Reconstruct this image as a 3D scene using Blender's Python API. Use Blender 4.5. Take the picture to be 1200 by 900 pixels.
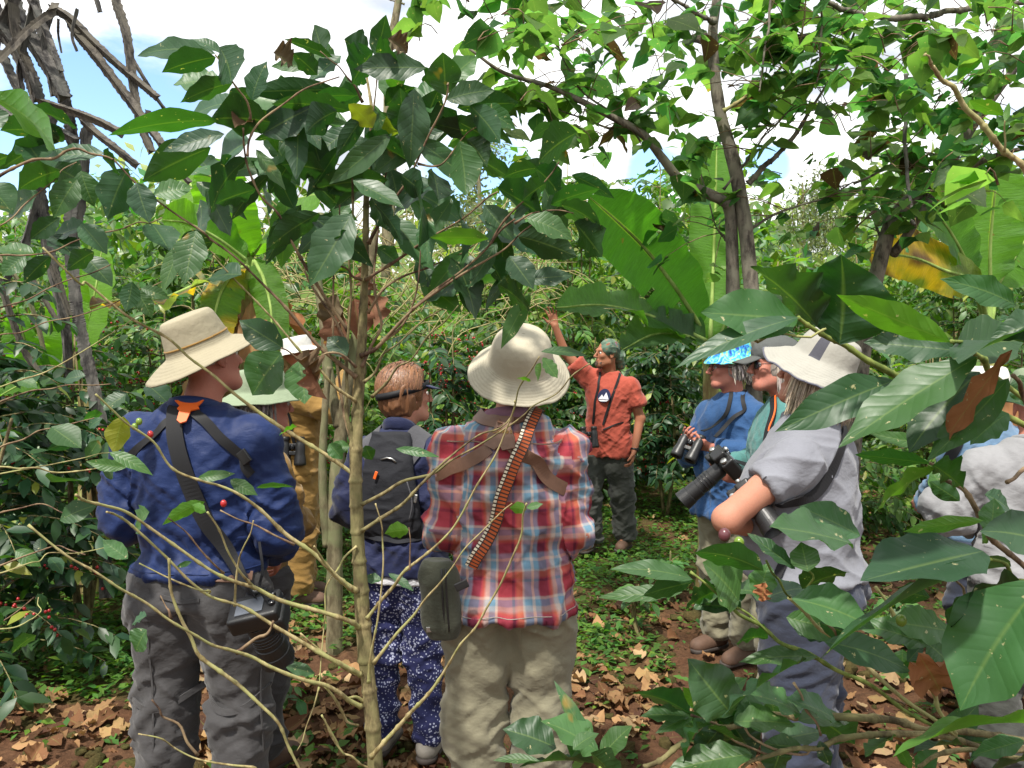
import bpy, bmesh, math, random
import numpy as np
from mathutils import Vector, Matrix, Euler
from mathutils.bvhtree import BVHTree

for o in list(bpy.data.objects): bpy.data.objects.remove(o)
scene = bpy.context.scene
COL = scene.collection
R = math.radians

# ------------------------------------------------------------------ camera
FPX = 901.0
PITCH = R(2.42)
CAMH = 1.70
cam_d = bpy.data.cameras.new('camera'); cam = bpy.data.objects.new('camera', cam_d); COL.objects.link(cam)
cam.location = (0, 0, CAMH); cam.rotation_euler = (R(90) - PITCH, 0, 0)
cam_d.sensor_width = 36.0; cam_d.lens = 36.0 * FPX / 1200.0
cam_d.clip_start = 0.05; cam_d.clip_end = 2000
scene.camera = cam
scene.render.resolution_x = 1024; scene.render.resolution_y = 768

# ------------------------------------------------------------------ light
SUN_EL, SUN_AZ = 60.0, 205.0        # azimuth measured clockwise from +Y: light comes from behind and left of the camera
world = bpy.data.worlds.new('World'); scene.world = world; world.use_nodes = True
def build_world():
    nt = world.node_tree; nt.nodes.clear(); N = nt.nodes.new; L = nt.links.new
    out = N('ShaderNodeOutputWorld'); bg = N('ShaderNodeBackground'); bg.inputs['Strength'].default_value = 0.125
    sky = N('ShaderNodeTexSky'); sky.sky_type = 'NISHITA'; sky.sun_disc = False
    sky.sun_elevation = R(SUN_EL); sky.sun_rotation = R(SUN_AZ); sky.altitude = 1200; sky.dust_density = 0.6
    tc = N('ShaderNodeTexCoord')
    mp = N('ShaderNodeMapping'); mp.inputs['Scale'].default_value = (1.0, 1.0, 2.4)
    L(tc.outputs['Generated'], mp.inputs['Vector'])
    n1 = N('ShaderNodeTexNoise'); n1.inputs['Scale'].default_value = 2.6; n1.inputs['Detail'].default_value = 9; n1.inputs['Roughness'].default_value = 0.55
    L(mp.outputs[0], n1.inputs['Vector'])
    # openings of blue in the cloud deck
    def gap(px, py, wid):
        v = Vector(((px-600)/FPX, 1.0, -(py-412)/FPX)).normalized()
        d = N('ShaderNodeVectorMath'); d.operation = 'DISTANCE'; L(tc.outputs['Generated'], d.inputs[0]); d.inputs[1].default_value = v
        m = N('ShaderNodeMapRange'); m.inputs['From Min'].default_value = 0.0; m.inputs['From Max'].default_value = wid
        m.inputs['To Min'].default_value = 0.42; m.inputs['To Max'].default_value = 0.0; L(d.outputs['Value'], m.inputs['Value'])
        return m.outputs[0]
    s = n1.outputs['Fac']
    for g in ((118, 112, .17), (565, 190, .13), (760, 200, .05), (900, 195, .04)):
        q = N('ShaderNodeMath'); q.operation = 'SUBTRACT'; L(s, q.inputs[0]); L(gap(*g), q.inputs[1]); s = q.outputs[0]
    cr = N('ShaderNodeMapRange'); cr.interpolation_type = 'SMOOTHSTEP'
    cr.inputs['From Min'].default_value = 0.26; cr.inputs['From Max'].default_value = 0.42; L(s, cr.inputs['Value'])
    n2 = N('ShaderNodeTexNoise'); n2.inputs['Scale'].default_value = 5; n2.inputs['Detail'].default_value = 6; L(mp.outputs[0], n2.inputs['Vector'])
    cc = N('ShaderNodeValToRGB'); cc.color_ramp.elements[0].color = (3.9, 4.2, 4.6, 1); cc.color_ramp.elements[1].color = (8.6, 8.6, 8.5, 1)
    cc.color_ramp.elements[0].position = .35; cc.color_ramp.elements[1].position = .6
    L(n2.outputs['Fac'], cc.inputs[0])
    boost = N('ShaderNodeMix'); boost.data_type = 'RGBA'; boost.blend_type = 'MULTIPLY'; boost.inputs[0].default_value = 1
    L(sky.outputs[0], boost.inputs[6]); boost.inputs[7].default_value = (1.5, 1.6, 1.6, 1)
    mx = N('ShaderNodeMix'); mx.data_type = 'RGBA'; L(cr.outputs[0], mx.inputs[0]); L(boost.outputs[2], mx.inputs[6]); L(cc.outputs[0], mx.inputs[7])
    L(mx.outputs[2], bg.inputs['Color']); L(bg.outputs[0], out.inputs['Surface'])
build_world()
sun_d = bpy.data.lights.new('sun', 'SUN'); sun = bpy.data.objects.new('sun', sun_d); COL.objects.link(sun)
sun_d.energy = 3.9; sun_d.angle = R(3); sun_d.color = (1.0, 0.95, 0.86)
_az, _el = R(SUN_AZ), R(SUN_EL)
SUNV = Vector((math.sin(_az)*math.cos(_el), math.cos(_az)*math.cos(_el), math.sin(_el)))   # towards the sun
sun.rotation_euler = SUNV.to_track_quat('Z', 'Y').to_euler(); sun.location = SUNV * 30
vs = scene.view_settings; vs.view_transform = 'Standard'; vs.look = 'None'; vs.gamma = 1.0; vs.use_curve_mapping = False
vs.exposure = 0.78

# ------------------------------------------------------------------ helpers
_c, _s = math.cos(PITCH), math.sin(PITCH)
def W(px, py, d):
    u = (px-600)/FPX*d; v = -(py-450)/FPX*d
    return Vector((u, d*_c + v*_s, CAMH - d*_s + v*_c))
def proj(P):
    P = np.asarray(P, float); y = P[..., 1]; z = P[..., 2]-CAMH
    d = y*_c - z*_s; v = y*_s + z*_c
    d = np.where(np.abs(d) < 1e-6, 1e-6, d)
    return 600+P[..., 0]/d*FPX, 450-v/d*FPX, d
def nrm(a):
    a = np.asarray(a, float); return a/np.maximum(np.linalg.norm(a, axis=-1, keepdims=True), 1e-9)

def tag(o, label=None, cat=None, group=None, kind=None):
    if label: o['label'] = label
    if cat: o['category'] = cat
    if group: o['group'] = group
    if kind: o['kind'] = kind
    return o
def empty(name, loc, rz=0.0, label=None, cat=None, group=None):
    o = bpy.data.objects.new(name, None); COL.objects.link(o); o.location = loc; o.rotation_euler = (0, 0, rz)
    o.empty_display_size = 0.1
    return tag(o, label, cat, group)
def link(name, me, mat=None, parent=None, smooth=True):
    o = bpy.data.objects.new(name, me); COL.objects.link(o)
    if mat is not None: me.materials.append(mat)
    if parent is not None: o.parent = parent
    if len(me.polygons): me.polygons.foreach_set('use_smooth', np.full(len(me.polygons), bool(smooth)))
    return o
def np_mesh(name, V, Fs, mat=None, parent=None, smooth=True, col=None, uv=None, local=None):
    """V (n,3), Fs (m,k) ints; col per vertex rgb; uv per vertex; local = world offset to subtract."""
    V = np.asarray(V, np.float32); Fs = np.asarray(Fs, np.int32); k = Fs.shape[1]
    if local is not None: V = V - np.asarray(local, np.float32)
    me = bpy.data.meshes.new(name)
    me.vertices.add(len(V)); me.vertices.foreach_set('co', V.ravel())
    me.loops.add(Fs.size); me.loops.foreach_set('vertex_index', Fs.ravel())
    me.polygons.add(len(Fs)); me.polygons.foreach_set('loop_start', np.arange(0, Fs.size, k, dtype=np.int32))
    try: me.polygons.foreach_set('loop_total', np.full(len(Fs), k, np.int32))
    except Exception: pass
    if uv is not None:
        l = me.uv_layers.new(name='UVMap'); l.data.foreach_set('uv', np.asarray(uv, np.float32)[Fs.ravel()].ravel())
    if col is not None:
        a = me.attributes.new('col', 'FLOAT_COLOR', 'POINT')
        c = np.ones((len(V), 4), np.float32); c[:, :3] = col; a.data.foreach_set('color', c.ravel())
    me.update(calc_edges=True); me.validate()
    return link(name, me, mat, parent, smooth)
class Acc:
    """collects quads for one mesh"""
    def __init__(s): s.V = []; s.F = []; s.C = []; s.U = []; s.n = 0
    def add(s, V, Fs, col=None, uv=None):
        V = np.asarray(V, float); s.V.append(V); s.F.append(np.asarray(Fs)+s.n); s.n += len(V)
        s.C.append(np.broadcast_to(np.asarray(col if col is not None else (1, 1, 1), float), (len(V), 3)))
        s.U.append(uv if uv is not None else np.zeros((len(V), 2)))
    def build(s, name, mat, parent=None, local=None, smooth=True):
        if not s.V: return None
        return np_mesh(name, np.concatenate(s.V), np.concatenate(s.F), mat, parent, smooth, np.concatenate(s.C), np.concatenate(s.U), local)

def vn(P, seed=0):
    P = np.asarray(P, float); i = np.floor(P).astype(np.int64); f = P-i; f = f*f*(3-2*f)
    def h(a, b, c):
        x = (a*73856093) ^ (b*19349663) ^ (c*83492791) ^ (seed*2654435761)
        x = (x ^ (x >> 13))*1274126177 & 0xffffffff; x = (x ^ (x >> 16)) & 0xffff
        return x/65535.0
    r = 0
    for a in (0, 1):
        for b in (0, 1):
            for c in (0, 1):
                w = (f[..., 0] if a else 1-f[..., 0])*(f[..., 1] if b else 1-f[..., 1])*(f[..., 2] if c else 1-f[..., 2])
                r = r+w*h(i[..., 0]+a, i[..., 1]+b, i[..., 2]+c)
    return r
def fbm(P, seed=0, o=3):
    P = np.asarray(P, float); r = 0; a = .5; t = 0
    for k in range(o): r = r+a*vn(P*2**k, seed+k); t += a; a *= .5
    return r/t
def catmull(P, n):
    P = np.asarray(P, float)
    if len(P) == 2:
        t = np.linspace(0, 1, n)[:, None]; return P[0]*(1-t)+P[1]*t
    Q = np.vstack([2*P[0]-P[1], P, 2*P[-1]-P[-2]]); m = len(P)-1
    t = np.linspace(0, m-1e-6, n); i = np.floor(t).astype(int); f = (t-i)[:, None]
    a, b, c, d = Q[i], Q[i+1], Q[i+2], Q[i+3]
    return .5*((2*b)+(-a+c)*f+(2*a-5*b+4*c-d)*f*f+(-a+3*b-3*c+d)*f**3)
def tube(P, r, n=None, seg=8, node=0.0, nodestep=0.05, rough=0.0, seed=0):
    """closed tube through points; r = list/array of radii at the control points"""
    P = np.asarray(P, float)
    Lg = np.sum(np.linalg.norm(np.diff(P, axis=0), axis=1))
    if n is None: n = max(4, int(Lg/0.02)) if Lg < 3 else max(8, int(Lg/.06))
    C = catmull(P, n) if len(P) > 2 else catmull(P, n)
    rr = np.interp(np.linspace(0, 1, n), np.linspace(0, 1, len(r)), r)
    if node: 
        s = np.linspace(0, Lg, n); rr = rr*(1+node*np.exp(-((s % nodestep)/(.12*nodestep+1e-6))**2))
    T = nrm(np.gradient(C, axis=0)); up = np.array([0.3, 0.2, 1.0]); 
    if abs(np.dot(T[0], nrm(up))) > .9: up = np.array([1., 0.2, 0])
    A = nrm(np.cross(T, up)); B = np.cross(T, A)
    th = np.linspace(0, 2*np.pi, seg, endpoint=False)
    V = C[:, None]+rr[:, None, None]*(A[:, None]*np.cos(th)[None, :, None]+B[:, None]*np.sin(th)[None, :, None])
    if rough:
        q = V.reshape(-1, 3); dd = (fbm(q*9, seed)-.5)*2*rough; V = (C[:, None]+(V-C[:, None])*(1+dd.reshape(n, seg, 1)))
    V = V.reshape(-1, 3)
    i = np.arange(n-1)[:, None]*seg; j = np.arange(seg)[None]; j2 = (j+1) % seg
    Fq = np.stack([i+j, i+j2, i+seg+j2, i+seg+j], -1).reshape(-1, 4)
    V = np.vstack([V, C[0], C[-1]]); e0, e1 = n*seg, n*seg+1
    jj = np.arange(0, seg-1, 2)
    caps = [[e0, (a+2) % seg, (a+1) % seg, a] for a in range(0, seg, 2)]+[[e1, (n-1)*seg+a, (n-1)*seg+(a+1) % seg, (n-1)*seg+(a+2) % seg] for a in range(0, seg, 2)]
    Fq = np.vstack([Fq, np.array(caps)])
    return V, Fq
def tube_obj(name, P, r, mat, parent=None, seg=8, **k):
    V, Fq = tube(P, r, seg=seg, **k); loc = None
    return np_mesh(name, V, Fq, mat, parent)

# ------------------------------------------------------------------ materials
def newmat(name):
    m = bpy.data.materials.new(name); m.use_nodes = True; nt = m.node_tree
    return m, nt, nt.nodes['Principled BSDF'], nt.nodes.new, nt.links.new
def mix_rgb(N, L, fac, a, b, blend='MIX'):
    m = N('ShaderNodeMix'); m.data_type = 'RGBA'; m.blend_type = blend
    for s, v in ((0, fac), (6, a), (7, b)):
        if hasattr(v, 'is_output') or isinstance(v, bpy.types.NodeSocket): L(v, m.inputs[s])
        else: m.inputs[s].default_value = v if s == 0 else ((*v, 1) if len(v) == 3 else v)
    return m.outputs[2]
def noise_node(N, L, vec, scale, detail=4, rough=.55, sc=None):
    if sc is not None:
        mp = N('ShaderNodeMapping'); mp.inputs['Scale'].default_value = sc; L(vec, mp.inputs['Vector']); vec = mp.outputs[0]
    n = N('ShaderNodeTexNoise'); n.inputs['Scale'].default_value = scale; n.inputs['Detail'].default_value = detail; n.inputs['Roughness'].default_value = rough
    L(vec, n.inputs['Vector']); return n.outputs['Fac']
def ramp(N, L, fac, stops, interp='LINEAR'):
    r = N('ShaderNodeValToRGB'); r.color_ramp.interpolation = interp; e = r.color_ramp.elements
    while len(e) < len(stops): e.new(.5)
    for k, (p, c) in enumerate(stops):
        e[k].position = p; e[k].color = (*c, 1) if len(c) == 3 else c
    L(fac, r.inputs[0]); return r.outputs[0]
def bump(N, L, h, strength, dist, bsdf, prev=None):
    b = N('ShaderNodeBump'); b.inputs['Strength'].default_value = strength; b.inputs['Distance'].default_value = dist
    L(h, b.inputs['Height'])
    if prev is not None: L(prev, b.inputs['Normal'])
    if bsdf is not None: L(b.outputs[0], bsdf.inputs['Normal'])
    return b.outputs[0]
def simple(name, c, rough=.6, metal=0.0, var=.15, scale=30, bmp=.0, spec=.5, sheen=0):
    m, nt, b, N, L = newmat(name); tc = N('ShaderNodeTexCoord').outputs['Object']
    n = noise_node(N, L, tc, scale, 5)
    col = mix_rgb(N, L, n, tuple(x*(1-var*1.6) for x in c), tuple(min(1, x*(1+var*1.6)) for x in c)); L(col, b.inputs['Base Color'])
    b.inputs['Roughness'].default_value = rough; b.inputs['Metallic'].default_value = metal; b.inputs['Specular IOR Level'].default_value = spec
    if bmp: bump(N, L, n, bmp, .002, b)
    return m
def fabric(name, c, rough=.85, var=.12, weave=900, folds=0.15, fs=14, sheen=.15, c2=None):
    """cloth: slow fade variation, crease bump and a thread weave"""
    m, nt, b, N, L = newmat(name); tc = N('ShaderNodeTexCoord').outputs['Object']
    n = noise_node(N, L, tc, 7, 5, .6)
    lo = tuple(x*(1-var*1.5) for x in c); hi = tuple(min(1, x*(1+var*1.5)) for x in (c2 or c))
    col = mix_rgb(N, L, n, lo, hi)
    f = noise_node(N, L, tc, 260, 2, .6); col = mix_rgb(N, L, .18, col, mix_rgb(N, L, f, (.3, .3, .3), (1, 1, 1)), 'MULTIPLY')
    L(col, b.inputs['Base Color'])
    b.inputs['Roughness'].default_value = rough; b.inputs['Specular IOR Level'].default_value = .25
    b.inputs['Sheen Weight'].default_value = sheen; b.inputs['Sheen Roughness'].default_value = .5
    cr = noise_node(N, L, tc, fs, 3, .45, sc=(1.0, 1.0, 1.5))
    # ridged creases
    a = N('ShaderNodeMath'); a.operation = 'SUBTRACT'; L(cr, a.inputs[0]); a.inputs[1].default_value = .5
    ab = N('ShaderNodeMath'); ab.operation = 'ABSOLUTE'; L(a.outputs[0], ab.inputs[0])
    b0 = bump(N, L, ab.outputs[0], folds, .05, None)
    c2_ = noise_node(N, L, tc, fs*3.4, 3, .5, sc=(1.0, 1.0, 1.7)); a2 = N('ShaderNodeMath'); a2.operation = 'SUBTRACT'; L(c2_, a2.inputs[0]); a2.inputs[1].default_value = .5
    ab2 = N('ShaderNodeMath'); ab2.operation = 'ABSOLUTE'; L(a2.outputs[0], ab2.inputs[0]); b1 = bump(N, L, ab2.outputs[0], min(1, folds*1.6), .012, None, b0)
    w = N('ShaderNodeTexNoise'); w.inputs['Scale'].default_value = weave; w.inputs['Detail'].default_value = 1; L(tc, w.inputs['Vector'])
    bump(N, L, w.outputs['Fac'], .12, .001, b, b1)
    return m
M = {}
def leaf_mat(name, rough=.38, trans=.32, veins=True, spots=True, spec=.5, tmul=(1.9, 2.3, .5)):
    m, nt, b, N, L = newmat(name)
    at = N('ShaderNodeAttribute'); at.attribute_name = 'col'; base = at.outputs['Color']
    tc = N('ShaderNodeTexCoord'); uv = tc.outputs['UV']; ob = tc.outputs['Object']
    n = noise_node(N, L, ob, 18, 4); base = mix_rgb(N, L, .55, base, mix_rgb(N, L, n, (.45, .5, .5), (1.5, 1.4, 1.3)), 'MULTIPLY')
    if veins:
        sx = N('ShaderNodeSeparateXYZ'); L(uv, sx.inputs[0])
        mu = N('ShaderNodeMath'); mu.operation = 'ABSOLUTE'; L(sx.outputs['X'], mu.inputs[0])
        md = N('ShaderNodeMapRange'); md.inputs['From Min'].default_value = .0; md.inputs['From Max'].default_value = .07; md.inputs['To Min'].default_value = 1; md.inputs['To Max'].default_value = 0; L(mu.outputs[0], md.inputs['Value'])
        base = mix_rgb(N, L, md.outputs[0], base, mix_rgb(N, L, .28, base, (.22, .30, .08)))
        # side veins: saw of (v*9 - |u|*1.3)
        a = N('ShaderNodeMath'); a.operation = 'MULTIPLY_ADD'; L(mu.outputs[0], a.inputs[0]); a.inputs[1].default_value = -1.6
        sc = N('ShaderNodeMath'); sc.operation = 'MULTIPLY'; L(sx.outputs['Y'], sc.inputs[0]); sc.inputs[1].default_value = 9.0; L(sc.outputs[0], a.inputs[2])
        fr = N('ShaderNodeMath'); fr.operation = 'PINGPONG'; L(a.outputs[0], fr.inputs[0]); fr.inputs[1].default_value = .5
        pw = N('ShaderNodeMath'); pw.operation = 'SMOOTH_MIN'; L(fr.outputs[0], pw.inputs[0]); pw.inputs[1].default_value = .22; pw.inputs[2].default_value = .15
        hm = N('ShaderNodeMath'); hm.operation = 'ADD'; L(pw.outputs[0], hm.inputs[0])
        h2 = N('ShaderNodeMath'); h2.operation = 'MULTIPLY'; L(noise_node(N, L, ob, 60, 3), h2.inputs[0]); h2.inputs[1].default_value = .25; L(h2.outputs[0], hm.inputs[1])
        bump(N, L, hm.outputs[0], .30, .005, b)
    if spots:
        s = noise_node(N, L, ob, 75, 3, .65); sm = N('ShaderNodeMapRange'); sm.inputs['From Min'].default_value = .665; sm.inputs['From Max'].default_value = .71; L(s, sm.inputs['Value'])
        base = mix_rgb(N, L, sm.outputs[0], base, (.32, .30, .17))
        s2 = noise_node(N, L, ob, 9, 3, .6); sm2 = N('ShaderNodeMapRange'); sm2.inputs['From Min'].default_value = .70; sm2.inputs['From Max'].default_value = .76; L(s2, sm2.inputs['Value'])
        base = mix_rgb(N, L, sm2.outputs[0], base, (.30, .17, .03))
    L(base, b.inputs['Base Color']); b.inputs['Specular IOR Level'].default_value = spec
    rn = noise_node(N, L, ob, 25, 3); rr = N('ShaderNodeMapRange'); rr.inputs['To Min'].default_value = rough-.1; rr.inputs['To Max'].default_value = rough+.18; L(rn, rr.inputs['Value']); L(rr.outputs[0], b.inputs['Roughness'])
    t = N('ShaderNodeBsdfTranslucent'); tcol = mix_rgb(N, L, 1.0, base, tmul, 'MULTIPLY'); L(tcol, t.inputs['Color'])
    mx = N('ShaderNodeMixShader'); mx.inputs[0].default_value = trans; L(b.outputs[0], mx.inputs[1]); L(t.outputs[0], mx.inputs[2])
    L(mx.outputs[0], nt.nodes['Material Output'].inputs['Surface'])
    return m
M['coffee_leaf'] = leaf_mat('coffee_leaf', .42, .28, tmul=(2.0, 2.6, .5))
M['tree_leaf'] = leaf_mat('tree_leaf', .5, .62, spec=.35, tmul=(1.9, 2.1, .95))
M['bush_leaf'] = leaf_mat('bush_leaf', .4, .35, veins=False, spots=False)
M['weed_leaf'] = leaf_mat('weed_leaf', .55, .35, veins=False, spots=False, spec=.3)
M['dry_leaf'] = leaf_mat('dry_leaf', .75, .12, spots=True, spec=.2, tmul=(1.5, 1.2, .7))
def banana_mat():
    m, nt, b, N, L = newmat('banana_leaf')
    at = N('ShaderNodeAttribute'); at.attribute_name = 'col'; tc = N('ShaderNodeTexCoord')
    sx = N('ShaderNodeSeparateXYZ'); L(tc.outputs['UV'], sx.inputs[0])
    cm = N('ShaderNodeCombineXYZ'); L(sx.outputs['Y'], cm.inputs['Y']); 
    mu = N('ShaderNodeMath'); mu.operation = 'MULTIPLY'; L(sx.outputs['X'], mu.inputs[0]); mu.inputs[1].default_value = .035; L(mu.outputs[0], cm.inputs['X'])
    st = noise_node(N, L, cm.outputs[0], 70, 4, .7)
    base = mix_rgb(N, L, .9, at.outputs['Color'], mix_rgb(N, L, st, (.5, .5, .5), (1.5, 1.5, 1.4)), 'MULTIPLY')
    ab = N('ShaderNodeMath'); ab.operation = 'ABSOLUTE'; L(sx.outputs['X'], ab.inputs[0])
    md = N('ShaderNodeMapRange'); md.inputs['From Min'].default_value = .03; md.inputs['From Max'].default_value = .07; md.inputs['To Min'].default_value = 1; md.inputs['To Max'].default_value = 0; L(ab.outputs[0], md.inputs['Value'])
    base = mix_rgb(N, L, md.outputs[0], base, (.30, .42, .10))
    sp = noise_node(N, L, tc.outputs['Object'], 6, 4, .65); sm = N('ShaderNodeMapRange'); sm.inputs['From Min'].default_value = .68; sm.inputs['From Max'].default_value = .74; L(sp, sm.inputs['Value'])
    base = mix_rgb(N, L, sm.outputs[0], base, (.18, .10, .03))
    L(base, b.inputs['Base Color']); b.inputs['Roughness'].default_value = .42; b.inputs['Specular IOR Level'].default_value = .45
    bump(N, L, st, .9, .015, b)
    t = N('ShaderNodeBsdfTranslucent'); L(mix_rgb(N, L, 1.0, base, (1.9, 2.2, .5), 'MULTIPLY'), t.inputs['Color'])
    mx = N('ShaderNodeMixShader'); mx.inputs[0].default_value = .52; L(b.outputs[0], mx.inputs[1]); L(t.outputs[0], mx.inputs[2])
    L(mx.outputs[0], nt.nodes['Material Output'].inputs['Surface']); return m
M['banana_leaf'] = banana_mat()
def bark(name, c1, c2, scale=22, bs=.8, st=(1, 1, .35), lichen=None):
    m, nt, b, N, L = newmat(name); tc = N('ShaderNodeTexCoord').outputs['Object']
    n = noise_node(N, L, tc, scale, 6, .65, sc=st); nr = N('ShaderNodeMapRange'); nr.interpolation_type = 'SMOOTHSTEP'; nr.inputs['From Min'].default_value = .36; nr.inputs['From Max'].default_value = .64; L(n, nr.inputs['Value']); col = mix_rgb(N, L, nr.outputs[0], c1, c2)
    n2 = noise_node(N, L, tc, scale*.28, 5, .6); s = N('ShaderNodeMapRange'); s.inputs['From Min'].default_value = .45; s.inputs['From Max'].default_value = .62; L(n2, s.inputs['Value'])
    if lichen: col = mix_rgb(N, L, s.outputs[0], col, lichen)
    L(col, b.inputs['Base Color']); b.inputs['Roughness'].default_value = .85; b.inputs['Specular IOR Level'].default_value = .2
    bump(N, L, n, bs, .006, b); return m
M['coffee_bark'] = bark('coffee_bark', (.065, .048, .026), (.27, .225, .11), 40, lichen=(.15, .14, .06))
M['twig_pale'] = bark('twig_pale', (.17, .13, .055), (.42, .35, .18), 60, .4, lichen=(.30, .30, .12))
M['twig_brown'] = bark('twig_brown', (.06, .035, .025), (.20, .13, .08), 50, .4, lichen=(.26, .19, .11))
M['twig_green'] = bark('twig_green', (.10, .14, .03), (.22, .26, .07), 50, .2)
M['grey_bark'] = bark('grey_bark', (.05, .042, .035), (.19, .165, .13), 30, .8, lichen=(.17, .16, .12))
M['dark_bark'] = bark('dark_bark', (.03, .028, .028), (.16, .15, .135), 26, 1.0, lichen=(.09, .09, .08))
M['mottled_bark'] = bark('mottled_bark', (.085, .07, .04), (.22, .19, .115), 18, .8, lichen=(.15, .16, .08))
M['banana_stem'] = bark('banana_stem', (.16, .12, .05), (.34, .36, .13), 14, .6, st=(1, 1, .15), lichen=(.15, .08, .04))
M['petiole'] = bark('petiole', (.16, .24, .05), (.30, .42, .12), 14, .3, st=(1, 1, .15))
def ground_mat():
    m, nt, b, N, L = newmat('soil'); tc = N('ShaderNodeTexCoord').outputs['Object']
    n = noise_node(N, L, tc, 3.2, 8, .65); n2 = noise_node(N, L, tc, 28, 7, .7); n3 = noise_node(N, L, tc, .8, 4)
    c = ramp(N, L, n2, [(.25, (.035, .015, .009)), (.5, (.105, .045, .024)), (.75, (.22, .105, .055))])
    c = mix_rgb(N, L, n, c, mix_rgb(N, L, n2, (.05, .025, .014), (.17, .10, .055)))
    at = N('ShaderNodeAttribute'); at.attribute_name = 'col'; s = N('ShaderNodeSeparateColor'); L(at.outputs['Color'], s.inputs[0])
    gm = N('ShaderNodeMath'); gm.operation = 'MULTIPLY'; L(s.outputs[1], gm.inputs[0]); L(n, gm.inputs[1])
    c = mix_rgb(N, L, gm.outputs[0], c, mix_rgb(N, L, n2, (.015, .03, .008), (.07, .11, .02)))
    L(c, b.inputs['Base Color']); b.inputs['Roughness'].default_value = .95; b.inputs['Specular IOR Level'].default_value = .15
    b1 = bump(N, L, n2, .9, .03, None); bump(N, L, noise_node(N, L, tc, 110, 4, .7), .6, .008, b, b1)
    return m
M['soil'] = ground_mat()
def skin(name, c, red=.35):
    m, nt, b, N, L = newmat(name); tc = N('ShaderNodeTexCoord').outputs['Object']
    n = noise_node(N, L, tc, 22, 5, .6); n2 = noise_node(N, L, tc, 180, 3, .6)
    c2 = (min(1, c[0]*1.05), c[1]*(1-red*.5), c[2]*(1-red*.5))
    col = mix_rgb(N, L, n, c, c2); col = mix_rgb(N, L, .35, col, mix_rgb(N, L, n2, (.6, .55, .5), (1.15, 1.15, 1.15)), 'MULTIPLY')
    L(col, b.inputs['Base Color']); b.inputs['Roughness'].default_value = .62; b.inputs['Specular IOR Level'].default_value = .25
    b.inputs['Subsurface Weight'].default_value = .15; b.inputs['Subsurface Radius'].default_value = (.02, .008, .004); b.inputs['Subsurface Scale'].default_value = .5
    bump(N, L, n2, .25, .002, b); return m
M['skin_fair'] = skin('skin_fair', (.44, .23, .155)); M['skin_tan'] = skin('skin_tan', (.33, .155, .09)); M['skin_pink'] = skin('skin_pink', (.44, .20, .145))
def hair_mat(name, c1, c2, lock=False):
    m, nt, b, N, L = newmat(name); tc = N('ShaderNodeTexCoord').outputs['Object']
    n = noise_node(N, L, tc, 120, 3, .6, sc=(1.6, 1.6, .12)); n2 = noise_node(N, L, tc, 14, 3)
    col = mix_rgb(N, L, n, c1, c2); col = mix_rgb(N, L, .5, col, mix_rgb(N, L, n2, (.55, .5, .5), (1.3, 1.3, 1.3)), 'MULTIPLY')
    if lock:
        at = N('ShaderNodeAttribute'); at.attribute_name = 'col'; col = mix_rgb(N, L, 1.0, col, at.outputs['Color'], 'MULTIPLY')
    L(col, b.inputs['Base Color']); b.inputs['Roughness'].default_value = .42; b.inputs['Specular IOR Level'].default_value = .5
    bump(N, L, n, .35, .003, b); return m
HC = dict(hair_red=((.085, .034, .016), (.30, .145, .068)), hair_blonde=((.26, .19, .12), (.62, .53, .39)), hair_grey=((.15, .12, .10), (.46, .41, .36)), hair_dark=((.03, .02, .015), (.12, .09, .07)))
for k_, (a_, b_) in HC.items(): M[k_] = hair_mat(k_, a_, b_); M[k_+'_lock'] = hair_mat(k_+'_lock', a_, b_, True)
M['blue_shirt'] = fabric('blue_shirt', (.010, .024, .095), .6, .10, folds=.16, fs=9, sheen=.04)
M['grey_trouser'] = fabric('grey_trouser', (.056, .054, .056), .8, .1, folds=.16, fs=10)
M['navy_top'] = fabric('navy_top', (.011, .016, .058), .7, .1, folds=.16, fs=11)
M['stone_trouser'] = fabric('stone_trouser', (.20, .185, .125), .85, .08, folds=.16, fs=10)
M['red_tee'] = fabric('red_tee', (.36, .070, .045), .9, .1, folds=.16, fs=12)
M['charcoal_trouser'] = fabric('charcoal_trouser', (.050, .053, .047), .85, .1, folds=.16, fs=12)
M['denim_blouse'] = fabric('denim_blouse', (.025, .078, .20), .8, .12, folds=.16, fs=14)
M['grey_tee'] = fabric('grey_tee', (.20, .205, .235), .9, .10, folds=.16, fs=9)
M['slate_trouser'] = fabric('slate_trouser', (.035, .042, .068), .85, .1, folds=.16, fs=10)
M['khaki_cloth'] = fabric('khaki_cloth', (.26, .15, .04), .85, .1, folds=.16, fs=12)
M['teal_top'] = fabric('teal_top', (.07, .20, .19), .85, .1, folds=.16)
M['paleblue_shirt'] = fabric('paleblue_shirt', (.13, .22, .34), .85, .12, folds=.16, fs=12)
M['white_grey_top'] = fabric('white_grey_top', (.25, .25, .26), .88, .08, folds=.16, fs=9)
M['olive_bag'] = fabric('olive_bag', (.055, .058, .040), .85, .1, folds=.2)
M['black_strap'] = fabric('black_strap', (.012, .012, .014), .6, .1, folds=.0, sheen=0)
M['black_mesh'] = fabric('black_mesh', (.02, .021, .026), .8, .1, folds=.1, sheen=0)
M['grey_mesh'] = fabric('grey_mesh', (.075, .075, .085), .85, .1, folds=.1)
M['leather'] = simple('leather', (.16, .085, .055), .55, var=.15, scale=60, bmp=.2)
M['orange_plastic'] = simple('orange_plastic', (.75, .13, .02), .45, var=.05)
M['black_plastic'] = simple('black_plastic', (.014, .014, .015), .42, var=.15, scale=120, bmp=.3)
M['black_gloss'] = simple('black_gloss', (.01, .01, .012), .2, var=.05)
M['glass_lens'] = simple('glass_lens', (.02, .02, .04), .06, var=.0)
M['screen'] = simple('screen', (.10, .11, .13), .12, var=.02)
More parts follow.
